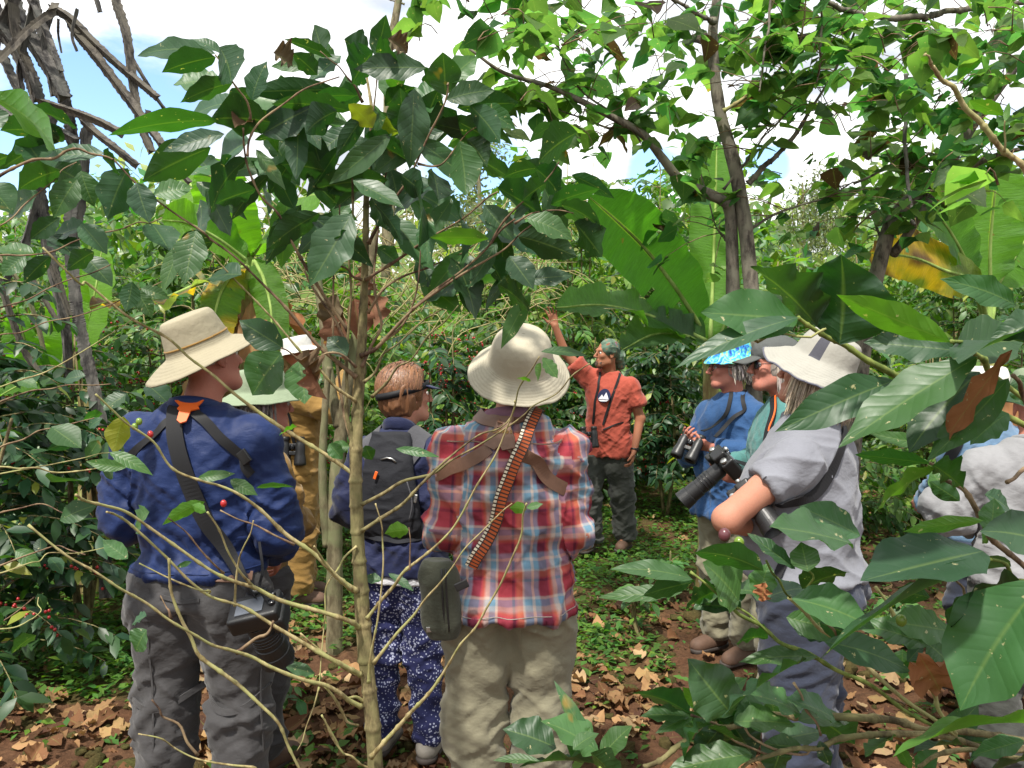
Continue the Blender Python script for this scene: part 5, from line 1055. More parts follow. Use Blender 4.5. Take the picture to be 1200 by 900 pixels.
def gh(x, y):
    x = np.asarray(x, float); y = np.asarray(y, float); P = np.stack([x, y, 0*x], -1)
    z = .10*(fbm(P*.7, 3, 3)-.5)+.075*(fbm(P*4.2, 7, 3)-.5)*np.clip((9-y)/4, 0, 1)+.045*(fbm(P*13, 9, 2)-.5)*np.clip((8-y)/3, 0, 1)
    z = z-.045+.10*np.maximum(y-12, 0)*np.clip((y-12)/10, 0, 1)+.05*np.maximum(np.abs(x)-9, 0)
    return z
def gz(x, y): return float(gh(np.array([x]), np.array([y]))[0])

# ------------------------------------------------------------------ ground
def build_ground():
    ax = lambda lo, hi, c, n: c+np.sign(np.linspace(lo, hi, n))*0
    tx = np.linspace(-1, 1, 420); X = 4.2*tx+(95-4.2)*np.sign(tx)*np.abs(tx)**7
    ty = np.linspace(-1, 1, 480); Y = 5.0+4.6*ty+np.where(ty > 0, 140*np.abs(ty)**7, -25*np.abs(ty)**9)
    gx, gy = np.meshgrid(X, Y, indexing='ij'); z = gh(gx, gy); V = np.stack([gx, gy, z], -1).reshape(-1, 3)
    n1, n2 = gx.shape; i = np.arange(n1-1)[:, None]*n2; j = np.arange(n2-1)[None]; q = np.stack([i+j, i+n2+j, i+n2+j+1, i+j+1], -1).reshape(-1, 4)
    g = green(V[:, 0], V[:, 1]); o = np_mesh('ground', V, q, M['soil'], None, True, np.stack([g*0, g, g*0], -1)); tag(o, kind='structure'); return o
def green(x, y):
    P = np.stack([x, y, 0*x], -1); n = fbm(P*1.3, 21, 3); px = 600+x/np.maximum(y, .3)*FPX
    g = np.clip((y-4.2)/1.0, 0, 1)*.9
    g = np.where((x > .9) & (x < 2.2) & (y < 5.6), g*.35, g)
    g = np.where((px < 200) & (y > 3.75), np.maximum(g, 1.0), g)
    g = np.where((x > .0) & (x < .9) & (y > 4.0) & (y < 6), np.maximum(g, .6), g)
    g = np.where(y > 8.5, .9, g)
    return np.clip(g*1.5*(n*1.9-.35)+.12*(n > .6), 0, 1)
build_ground()
rg = np.random.default_rng(11)
def scatter(n, y0=2.3, y1=9.5, pw=1.6):
    y = y0+(y1-y0)*rg.random(n)**pw; x = (rg.random(n)*2-1)*(y*.72+.5); return x, y
# dry leaf litter
x, y = scatter(14000, 1.9, 9.5, 1.3); g = green(x, y); cl = fbm(np.stack([x, y, 0*x], -1)*1.6, 40, 3); k = rg.random(len(x)) < np.clip(1.15-g*1.1, .08, 1)*np.clip((cl-.34)*3.2, .10, 1)*.9*np.where((x > .9) & (x < 1.9) & (y > 3.6) & (y < 5.4), .35, 1); x, y = x[k], y[k]; N = len(x)
a = rg.random(N)*6.28; dd = np.stack([np.cos(a), np.sin(a), rg.uniform(-.1, .30, N)], -1); nn = np.stack([rg.normal(size=N)*.28, rg.normal(size=N)*.28, np.ones(N)], -1)
cs = .75*np.array([(.46, .27, .13), (.36, .20, .095), (.52, .36, .20), (.20, .095, .045), (.11, .05, .03), (.27, .13, .065), (.42, .27, .12)])[rg.integers(0, 7, N)]*rg.uniform(.6, 1.1, (N, 1))
L = rg.uniform(.045, .125, N)
o = leaf_batch('leaf_litter', np.stack([x, y, gh(x, y)+.012+rg.random(N)*.02], -1), dd, nn, L, L*rg.uniform(.55, .95, N), cs, M['dry_leaf'], nl=9, nw=3, shape='heart', bend=rg.uniform(-.45, .5, N), wave=.30, fold=rg.uniform(-.3, .8, N), seed=3)
tag(o, 'dry tan and brown fallen leaves covering the soil', 'leaf litter', kind='stuff')
# low weeds
x, y = scatter(19000, 2.6, 11, 1.0); g = green(x, y); k = rg.random(len(x)) < g*1.0+.02; x, y = x[k], y[k]; N = len(x); m = 6
bx = np.repeat(np.stack([x, y, gh(x, y)], -1), m, 0); a = rg.random(N*m)*6.28; hgt = np.repeat(rg.gamma(3, .016, N), m)*rg.uniform(.2, 1.2, N*m)*(1+.6*(np.repeat(x/y, m) < -.25))
bx[:, 2] += hgt; bx[:, :2] += rg.normal(size=(N*m, 2))*.028; dd = np.stack([np.cos(a), np.sin(a), rg.uniform(-.1, .7, N*m)], -1); nn = np.stack([rg.normal(size=N*m)*.3, rg.normal(size=N*m)*.3, np.ones(N*m)], -1)
L = rg.uniform(.025, .075, N*m); cc = vary((.075, .165, .028), N*m, rg, .4, .25)
o = leaf_batch('ground_cover', bx, dd, nn, L, L*rg.uniform(.35, .7, N*m), cc, M['weed_leaf'], nl=2, nw=1, shape='lance', seed=4)
tag(o, 'low bright green weeds growing between the fallen leaves', 'weeds', kind='stuff')
# clods of loose soil
x, y = scatter(2600, 2.0, 8, 1.2); k = (green(x, y) < .5); x, y = x[k], y[k]; A = Acc(); bm = bmesh.new(); bmesh.ops.create_cube(bm, size=2.0); bmesh.ops.subdivide_edges(bm, edges=bm.edges[:], cuts=1, use_grid_fill=True); cv = nrm(np.array([v.co for v in bm.verts])); cf = np.array([[v.index for v in f.verts] for f in bm.faces]); bm.free()
for i in range(len(x)):
    r = rg.gamma(2, .008)+.004; v = cv*(1+rg.normal(size=(len(cv), 1))*.18)*r*np.array([1, 1, .7])*rg.uniform(.7, 1.3, 3)+[x[i], y[i], gz(x[i], y[i])+r*.25]; A.add(v, cf)
tag(A.build('soil_clods', M['soil']), 'loose crumbs and clods of reddish brown soil', 'soil', kind='stuff')

# ------------------------------------------------------------------ shrubs
def shrub(name, label, cat, X, Y_, h, w, nlat=60, leaf=.13, lc=(.025, .075, .022), seed=0, mat='bush_leaf', dens=1.0, group=None, cherries=0, nstem=3, z0=.25, nl=3, light=.0, droop=.5, wr=.42):
    rg = np.random.default_rng(seed); z_ = gz(X, Y_); root = empty(name, (X, Y_, z_), 0, label, cat, group); St = Acc(); B = []; D = []; Ln = []; ch = []
    stems = []
    for k in range(nstem):
        a = rg.uniform(0, 6.28); r = rg.uniform(.05, .2)*w; tp = np.array([np.cos(a)*r, np.sin(a)*r, h*rg.uniform(.85, 1.05)]); b0 = np.array([np.cos(a)*.05, np.sin(a)*.05, -.05]); P = np.array([b0, b0*.6+tp*.4+rg.normal(size=3)*.04, tp]); stems.append(P); V, Fq = tube(P, [.022, .016, .005], n=10, seg=6); St.add(V, Fq)
    for k in range(nlat):
        P = stems[rg.integers(nstem)]; t = z0+(1-z0)*rg.random()**.8; C = catmull(P, 20); p0 = C[int(t*19)]; a = rg.uniform(0, 6.28); ln = w*rg.uniform(.6, 1.1)*(1-.45*t); d0 = np.array([np.cos(a), np.sin(a), .45])
        pts = [p0+d0*ln*s-np.array([0, 0, 1])*droop*ln*s*s for s in (0, .35, .7, 1)]; V, Fq = tube(np.array(pts), [.006, .002], n=6, seg=4); St.add(V, Fq)
        n = max(3, int(ln/.055*dens)); s = np.linspace(.18, 1, n); c = np.array([p0+d0*ln*q-np.array([0, 0, 1])*droop*ln*q*q for q in s]); tn = nrm(d0[None]-2*droop*s[:, None]*np.array([0, 0, 1.])); sd = nrm(np.cross(tn, [0, 0, 1.]))
        for q in (-1, 1): B.append(c); D.append(nrm(tn*.5+sd*q*.8+rg.normal(size=(n, 3))*.28-np.array([0, 0, .25]))); Ln.append(np.full(n, leaf)*rg.uniform(.55, 1.15, n))
        if cherries and rg.random() < cherries: ch.append(c[::2]+rg.normal(size=(len(c[::2]), 3))*.012)
    B = np.concatenate(B); D = np.concatenate(D); Ln = np.concatenate(Ln); N = len(B)
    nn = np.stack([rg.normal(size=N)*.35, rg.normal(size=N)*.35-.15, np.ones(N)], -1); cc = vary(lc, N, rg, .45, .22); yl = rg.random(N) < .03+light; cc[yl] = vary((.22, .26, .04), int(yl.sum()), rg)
    St.build('stem', M['coffee_bark'], root)
    leaf_batch('foliage', B, D, nn, Ln, Ln*wr, cc, M[mat], root, nl=nl, nw=1, bend=.25, wave=.15, seed=seed)
    if ch:
        c = np.concatenate(ch); A = Acc(); q = cv[:, :]; 
        for p in c:
            for _ in range(rg.integers(2, 5)):
                A.add(q*.0085*np.array([1, 1, 1.15])+p+rg.normal(size=3)*.014, cf)
        tag(A.build('cherries', M['cherry_red'], root), kind='stuff')
    return root
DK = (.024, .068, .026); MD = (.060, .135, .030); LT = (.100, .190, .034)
dcx = lambda px, d: (px-600)/FPX*d
SH = [ # px, depth, height, spread, nlat, leaf, colour, cherries, label
 (95, 4.7, 1.75, .62, 75, .115, DK, .10, 'dark coffee bush at far left beside the weeds, left of the blue shirt'),
 (-25, 4.0, 2.2, .85, 90, .13, DK, .05, 'coffee bush cut by the left edge, in front of the candelabra tree'),
 (40, 5.9, 2.15, .95, 110, .12, MD, .30, 'coffee bush with red cherries below the grey candelabra stems'),
 (190, 6.0, 2.20, .95, 120, .11, MD, .25, 'small-leaved coffee bush directly behind the beige hat'),
 (320, 6.9, 2.2, .9, 90, .11, MD, .05, 'coffee bush behind the person in tan clothes'),
 (520, 6.6, 2.0, .85, 120, .12, DK, .50, 'cherry-laden coffee bush between the red-haired woman and the cream hat'),
 (610, 7.6, 2.35, .95, 110, .12, MD, .15, 'coffee bush behind the raised hand of the guide'),
 (785, 8.1, 2.05, .72, 110, .13, DK, .10, 'round dark coffee bush with slender stem right of the guide'),
 (700, 9.0, 2.2, .9, 80, .13, DK, .05, 'dark coffee bush behind the guide, between him and the banana plant'),
 (890, 7.8, 2.1, .95, 90, .13, DK, .0, 'coffee bush behind the swirled sun hat'),
 (980, 6.9, 2.1, .85, 80, .12, MD, .0, 'coffee bush behind the pale sun hat'),
 (1085, 7.6, 1.9, .9, 90, .12, LT, .0, 'bright yellow-green bush under the dying banana leaf'),
 (1190, 6.4, 1.8, .9, 80, .12, MD, .0, 'leafy bush below the right-hand banana plant'),
 (405, 8.0, 2.8, 1.1, 100, .14, LT, .0, 'tall pale bush behind the slender bare-branched coffee tree'),
 (240, 8.6, 3.3, 1.2, 110, .17, MD, .0, 'tall yellow-green bush behind the left banana plant'),
 (120, 8.8, 3.0, 1.3, 100, .12, MD, .0, 'tall green bush seen between the candelabra stems'),
 (575, 10.5, 3.1, 1.4, 120, .16, LT, .0, 'tall sunlit bush left of the large banana leaf'),
 (672, 9.6, 3.95, 1.3, 170, .15, LT, .0, 'sunlit yellow-green tree-sized bush above the raised hand'),
 (760, 11.0, 4.1, 1.6, 150, .14, MD, .0, 'tall bush behind the large banana leaf'),
 (915, 9.0, 2.9, 1.2, 120, .18, LT, .0, 'bright leafy bush between the two shade tree trunks'),
 (1010, 11.5, 3.3, 1.4, 110, .15, LT, .0, 'pale leafy bush below the distant hillside'),
 (1130, 9.8, 3.0, 1.4, 110, .14, MD, .0, 'bush behind the right-hand banana plant'),
 (0, 9.5, 3.4, 1.4, 90, .13, MD, .0, 'tall bush at the far left behind the candelabra tree'),
]
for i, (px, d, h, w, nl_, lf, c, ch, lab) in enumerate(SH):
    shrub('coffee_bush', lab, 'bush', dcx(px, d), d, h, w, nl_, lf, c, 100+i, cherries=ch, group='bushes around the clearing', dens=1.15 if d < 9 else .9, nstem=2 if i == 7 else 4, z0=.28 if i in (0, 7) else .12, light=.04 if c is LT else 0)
# seedlings on the path
for i, (px, d, h, lab) in enumerate([(790, 5.2, .42, 'young coffee seedling on the brown soil right of the guide'), (745, 4.6, .34, 'leafy seedling in the weeds below the guide'), (318, 3.6, .22, 'small seedling between the blue shirt and the tan trousers'), (1045, 4.4, .35, 'seedling in the weeds right of the grey T-shirt'), (500, 2.6, .30, 'small sprout at the feet of the plaid shirt person')]):
    shrub('seedling', lab, 'seedling', dcx(px, d), d, h, .20, 9, .10, (.05, .14, .03), 200+i, nstem=1, group='seedlings on the path', mat='coffee_leaf', nl=5, droop=.25)
# thicket filling the far side of the clearing
rg = np.random.default_rng(77); N = 30000; y = rg.uniform(11, 18, N); x = (rg.random(N)*2-1)*(y*.78+1); tpx = 600+x/y*FPX; top = 1.6+4.6*fbm(np.stack([x*.6, y*.35, 0*x], -1), 5, 2)**1.3+.12*(y-11)-1.0*np.exp(-((tpx-500)/70)**2)-1.0*np.exp(-((tpx-985)/50)**2); z = rg.random(N)**.7*top
o = leaf_batch('thicket', np.stack([x, y, gh(x, y)+z], -1), rg.normal(size=(N, 3))-[0, 0, .3], np.stack([rg.normal(size=N)*.4, rg.normal(size=N)*.4-.3, np.ones(N)], -1), rg.uniform(.14, .40, N), rg.uniform(.07, .20, N), vary((.080, .160, .034), N, rg, .55, .35), M['bush_leaf'], nl=2, nw=1, seed=6)
tag(o, 'dense sunlit green thicket closing off the clearing', 'thicket', kind='stuff')
N = 16000; u = rg.random(N); y = 34+30*rg.random(N); x = (rg.random(N)*2-1)*(y*.8); cell = fbm(np.stack([x*.16, y*.16, 0*x], -1), 15, 2); z = rg.random(N)*(3.0+7*np.clip(cell-.3, 0, 1)*1.6)
o = leaf_batch('far_wood', np.stack([x, y, gh(x, y)+z], -1), rg.normal(size=(N, 3)), np.stack([rg.normal(size=N)*.6, rg.normal(size=N)*.6-.4, np.ones(N)], -1), rg.uniform(.5, 1.0, N), rg.uniform(.35, .6, N), vary((.20, .26, .11), N, rg, .35, .15), M['bush_leaf'], nl=2, nw=1, shape='round', seed=7)  # leaf colour paled to stand in for haze and sun on the hillside
tag(o, 'pale green wooded hillside far beyond the bushes', 'wood', kind='stuff')

# unseen bushes added round the photographer's side: they shade the group and fill reflections
for i, (X, Y_, h, w) in enumerate([(-4.4, .3, 2.3, 1.3), (-3.0, -3.4, 2.4, 1.4), (.4, -5.2, 2.4, 1.5), (3.8, -3.0, 2.4, 1.4), (4.8, .6, 2.3, 1.3)]):
    lab = ['unseen coffee bush added left of the photographer for shade', 'unseen coffee bush added behind the photographer to the left for shade', 'unseen coffee bush added directly behind the photographer for shade', 'unseen coffee bush added behind the photographer to the right for shade', 'unseen coffee bush added right of the photographer for shade'][i]
    shrub('coffee_bush', lab, 'bush', X, Y_, h, w, 70, .2, MD, 300+i, dens=.6, group='bushes around the clearing', nl=2)

# dry twiggy tangle in the middle distance
rgv = np.random.default_rng(404); A = Acc()
for k in range(300):
    px, py, d = rgv.uniform(230, 650), rgv.normal(330, 45), rgv.uniform(6.2, 8.2); p = np.array(W(px, py, d)); a = rgv.uniform(0, 6.28); L_ = rgv.uniform(.3, .9); q = np.array([math.cos(a), math.sin(a)*.5, rgv.uniform(-.7, .9)]); pts = [p, p+q*L_*.5+[0, 0, .12], p+q*L_+rgv.normal(size=3)*.1]
    V, Fq = tube(np.array(pts), [.006, .002], n=8, seg=4); A.add(V, Fq)
tag(A.build('dry_vines', M['twig_pale']), 'tangle of dry pale twigs and vines in the middle distance', 'dry vines', kind='stuff')
def branch_obj(name, pts, w0, w1, mat, parent, d0, d1=None, node=.25, seg=7, org=None, smooth_d=None, seed=0, rough=.08):
    """pts: pixel points along the twig, w in pixels, d depth at both ends"""
    d1 = d0 if d1 is None else d1; n = len(pts); ds = np.linspace(d0, d1, n) if smooth_d is None else smooth_d
    P = np.array([W(p[0], p[1], q) for p, q in zip(pts, ds)]); dm = (d0+d1)/2
    if w0 < 12 and node:
        Lg = np.linalg.norm(np.diff(P, axis=0), axis=1).sum(); m = max(len(P)+2, int(Lg/.055)); P = catmull(P, m) if len(P) > 2 else catmull(P, m); rgb = np.random.default_rng(seed+900)
        P[1:-1] += rgb.normal(size=(m-2, 3))*min(.0035, .00028*w0*4*d0)
        V, Fq = tube(P, [w0*.42/FPX*d0, w1*.42/FPX*d1, w1*.30/FPX*d1], n=max(12, int(Lg/.0085)), seg=seg, node=.42, nodestep=Lg/max(2, int(Lg/.05)), rough=.16, seed=seed)
    else: V, Fq = tube(P, [w0/2/FPX*d0, w1/2/FPX*d1], seg=seg, node=node, nodestep=.07, rough=rough, seed=seed)
    return np_mesh(name, V, Fq, M[mat], parent, local=parent.location if parent else None)
KN = {'d': .55, 'g': .2, 's': -.9, 'b': .9, 'y': .8, 'x': .2, 'm': -.4}
def traced(parent, name, items, dfun, mat='coffee_leaf', seed=0, wmul=1.04, nl=12, nw=3, wave=.13):
    rg = np.random.default_rng(seed); B = []; D = []; Nn = []; L = []; Wd = []; C = []; Bd = []
    for it in items:
        tx, ty, bx, by, w, k = it[:6]; d = dfun(bx, by, rg) if len(it) < 7 else it[6]; ln = math.hypot(tx-bx, ty-by)/FPX*d
        b = np.array(W(bx, by, d)); t = np.array(W(tx, ty, d+ln*rg.uniform(-.45, .25))); dr = t-b
        # normal: k<0 shows its lit upper face tilted to the sky, k>0 shows the underside
        kk = KN[k]+rg.uniform(-.3, .3); view = nrm(b-np.array([0, 0, CAMH])); up = np.array([0, 0, 1.]); n = (nrm(up*.75-view*.75) if kk < 0 else nrm(up*.45+view*.9) if kk > .75 else nrm(-view*.9+up*.35) if kk < .35 else nrm(up*.8+view*.55)); n = n+rg.normal(size=3)*.18
        nn = n-(n@nrm(dr))*nrm(dr); nn = nrm(nn); fs = max(abs(nn@view), .5)
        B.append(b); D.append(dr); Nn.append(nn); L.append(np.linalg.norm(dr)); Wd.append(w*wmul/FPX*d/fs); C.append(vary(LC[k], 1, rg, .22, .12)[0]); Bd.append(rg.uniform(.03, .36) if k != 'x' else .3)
    return leaf_batch(name, B, np.array(D), np.array(Nn), np.array(L), np.array(Wd), np.array(C), M[mat], parent, nl=nl, nw=nw, wave=wave, fold=.22, bend=np.array(Bd), seed=seed, local=parent.location)
def dead(parent, items, d, seed=0):
    rg = np.random.default_rng(seed)
    for tx, ty, bx, by, w in items:
        b = np.array(W(bx, by, d)); t = np.array(W(tx, ty, d+.02)); dr = t-b; n = rg.normal(size=3)*.4+np.array([0, -.8, .4])
        leaf_batch('dead_leaf', [b], [dr], [n], [np.linalg.norm(dr)], [w*1.3/FPX*d], [(.15*rg.uniform(.7, 1.3), .085, .05)], M['dry_leaf'], parent, nl=12, nw=4, wave=.5, fold=.9, bend=.25, seed=seed+int(tx), local=parent.location)
def cherry(parent, pts, mat, d, r=.0065):
    for px, py in pts:
        bm = bmesh.new(); bmesh.ops.create_uvsphere(bm, u_segments=14, v_segments=10, radius=r, matrix=Matrix.Translation(W(px, py, d)-parent.location) @ Matrix.Diagonal((1, 1, 1.2, 1))); bm_obj('cherry', bm, M[mat], parent)

# ================================================================== slender coffee tree in the middle foreground
CT = empty('coffee_tree', (*W(440, 905, 1.9).xy, 0), 0, 'slender coffee tree with bare lower branches in the middle foreground', 'tree')
CT.location.z = gz(CT.location.x, CT.location.y)
tp = [W(446, 1230, 1.9), W(440, 905, 1.9), W(428, 760, 1.9), W(420, 640, 1.9), W(417, 540, 1.9), W(424, 400, 1.9), W(428, 300, 1.9), W(430, 210, 1.9), W(436, 140, 1.92), W(430, 90, 1.95)]
V, Fq = tube(np.array(tp), [.023, .0195, .0180, .0172, .0155, .0112, .0080, .0066, .005, .003], seg=16, n=420, node=.20, nodestep=.085, rough=.22, seed=4); np_mesh('trunk', V, Fq, M['coffee_bark'], CT, local=CT.location)
LO, HI, BR = 'twig_pale', 'coffee_bark', 'twig_brown'
CB = [ # points, w0, w1, material, d0, d1
 ([(416, 557), (367, 523), (327, 498), (280, 467), (243, 437), (200, 402), (150, 370), (100, 335), (93, 330), (50, 290)], 6, 4, LO, 1.9, 1.55),
 ([(418, 692), (390, 670), (343, 633), (307, 600), (273, 578), (243, 563), (203, 548), (167, 510), (140, 483), (112, 462)], 7, 4, LO, 1.88, 1.5),
 ([(420, 735), (400, 725), (333, 700), (287, 685), (247, 668), (191, 629), (147, 602), (110, 590), (89, 580)], 7, 5, LO, 1.88, 1.45),
 ([(422, 790), (400, 777), (353, 750), (300, 725), (247, 697), (210, 670), (167, 630), (137, 607), (125, 600)], 7, 4, LO, 1.88, 1.5),
 ([(423, 828), (400, 813), (377, 802), (317, 782), (277, 763), (243, 750), (200, 725), (150, 692), (100, 665), (33, 615)], 7, 4.5, LO, 1.88, 1.4),
 ([(198, 655), (205, 707), (223, 747), (243, 773), (273, 797), (307, 827), (333, 860), (353, 905)], 3.5, 5, LO, 1.6, 1.75),
 ([(300, 905), (287, 900), (233, 887), (200, 873), (162, 860)], 5, 2.5, LO, 1.75, 1.6),
 ([(232, 885), (213, 857), (192, 835), (178, 820)], 4, 3, BR, 1.7, 1.65),
 ([(299, 690), (283, 675), (263, 637), (243, 600)], 4.5, 3, LO, 1.75, 1.6), ([(275, 710), (280, 663), (290, 635), (297, 610)], 3.5, 2.2, LO, 1.72, 1.65),
 ([(262, 672), (235, 645), (197, 607)], 3.5, 2.5, BR, 1.7, 1.6), ([(345, 638), (300, 618), (258, 598)], 3.5, 2.5, BR, 1.75, 1.7), ([(243, 697), (233, 690), (163, 660)], 3.5, 2.5, LO, 1.7, 1.6),
 ([(277, 765), (300, 750), (315, 740), (320, 728)], 5, 4, BR, 1.7, 1.7), ([(200, 725), (196, 712), (188, 698)], 4, 2, BR, 1.6, 1.6),
 ([(418, 640), (400, 660), (382, 690), (378, 740), (374, 805)], 3, 2, LO, 1.88, 1.8), ([(374, 805), (360, 850), (348, 880)], 2.4, 1.6, LO, 1.8, 1.8), ([(380, 803), (400, 835), (420, 850)], 3, 4, LO, 1.8, 1.88), ([(377, 838), (388, 860), (404, 885)], 2.2, 3, LO, 1.75, 1.8),
 ([(424, 591), (462, 570), (510, 550), (551, 527), (608, 492), (625, 475), (661, 454), (691, 426)], 5.5, 2.4, HI, 1.88, 1.65),
 ([(424, 622), (469, 595), (511, 549), (551, 515), (590, 497), (608, 452), (632, 418)], 5.5, 2.6, HI, 1.88, 1.6),
 ([(430, 725), (455, 695), (480, 667), (520, 627), (548, 590), (575, 540), (598, 490), (603, 470)], 5.5, 3, LO, 1.86, 1.6),
 ([(435, 887), (467, 853), (490, 823), (513, 797), (540, 757), (567, 720), (593, 667), (613, 620), (617, 590)], 6.5, 3.5, LO, 1.86, 1.55),
 ([(438, 777), (480, 733), (500, 705), (520, 677), (547, 643), (577, 607), (600, 590)], 5, 2.2, LO, 1.88, 1.7),
 ([(415, 692), (403, 687), (380, 660), (368, 640)], 6, 4, LO, 1.9, 1.7), ([(424, 792), (400, 780), (380, 763), (352, 742)], 5, 3, LO, 1.9, 1.8), ([(426, 822), (405, 815), (380, 803)], 5, 3, LO, 1.9, 1.8),
 ([(432, 900), (415, 889), (397, 877), (380, 843)], 3.5, 2.5, LO, 1.9, 1.8),
 ([(432, 800), (437, 760), (443, 727), (448, 660), (444, 620), (440, 590)], 4.5, 2.4, LO, 1.86, 1.75), ([(480, 668), (480, 640), (479, 618)], 2.6, 1.8, BR, 1.75, 1.75),
 ([(418, 560), (410, 500), (404, 430), (409, 333), (413, 233), (414, 190)], 7, 4, HI, 1.9, 1.85), ([(419, 600), (412, 520), (392, 420), (390, 330), (398, 240)], 6, 3, BR, 1.9, 1.95), ([(424, 430), (445, 380), (440, 320), (447, 240), (457, 180)], 5, 3, BR, 1.88, 1.9),
 ([(423, 417), (450, 398), (483, 363), (533, 323), (577, 283), (603, 257)], 6, 3.5, BR, 1.88, 1.7), ([(483, 363), (533, 327), (573, 300), (603, 283), (625, 262)], 4.5, 3, BR, 1.8, 1.7),
 ([(428, 328), (480, 297), (510, 277), (560, 243), (583, 225)], 5, 3, BR, 1.88, 1.7), ([(431, 367), (457, 333), (500, 315), (533, 300), (562, 282)], 4, 2.6, BR, 1.88, 1.8),
 ([(426, 448), (445, 425), (463, 403), (490, 380), (519, 362)], 5, 2.4, HI, 1.88, 1.85), ([(436, 465), (460, 440), (483, 417), (510, 385), (537, 358)], 4.5, 2.4, HI, 1.88, 1.7), ([(448, 400), (468, 382), (483, 360), (490, 320), (493, 287)], 4.5, 2.5, BR, 1.85, 1.8),
 ([(432, 285), (457, 243), (490, 188), (523, 113), (524, 100)], 5.5, 3, BR, 1.88, 1.7), ([(490, 192), (515, 195), (545, 160), (560, 148)], 3.5, 2, BR, 1.8, 1.7), ([(436, 180), (440, 120), (443, 70)], 4, 2, BR, 1.9, 1.85),
 ([(417, 442), (385, 415), (360, 393), (333, 357), (290, 313), (250, 283), (227, 267), (177, 227), (133, 187)], 6, 3.5, BR, 1.88, 1.6),
 ([(417, 470), (385, 445), (357, 417), (317, 367), (283, 333), (250, 300)], 4.5, 3, LO, 1.88, 1.65), ([(408, 388), (377, 340), (347, 293), (327, 250), (300, 222), (290, 183), (285, 150)], 5.5, 3.5, BR, 1.88, 1.65),
 ([(293, 140), (293, 127), (277, 100), (263, 80), (252, 64)], 4, 2.5, BR, 1.65, 1.6), ([(290, 183), (296, 150), (330, 120), (370, 100), (398, 90)], 3.5, 2.5, BR, 1.65, 1.7), ([(408, 408), (383, 360), (363, 327), (355, 305)], 4.5, 3, BR, 1.88, 1.85), ([(424, 328), (405, 318), (387, 307), (370, 300)], 4, 2.5, BR, 1.88, 1.8),
 ([(417, 430), (395, 410), (370, 420), (345, 415), (330, 408)], 4, 2.5, BR, 1.86, 1.7), ([(425, 120), (410, 95), (395, 75), (375, 60)], 4, 2, BR, 1.9, 1.8), ([(575, 285), (600, 250), (632, 215), (655, 190)], 3.6, 2.4, BR, 1.75, 1.65), ([(603, 262), (640, 245), (672, 250)], 3, 2, BR, 1.7, 1.65),
]
for i, (p, w0, w1, mt, d0, d1) in enumerate(CB): branch_obj('branch', p, w0, w1, mt, CT, d0, d1, seed=i)
def dct(x, y, rg): return float(np.clip(1.88-abs(x-425)/300*.32+rg.uniform(-.12, .12), 1.4, 2.1))
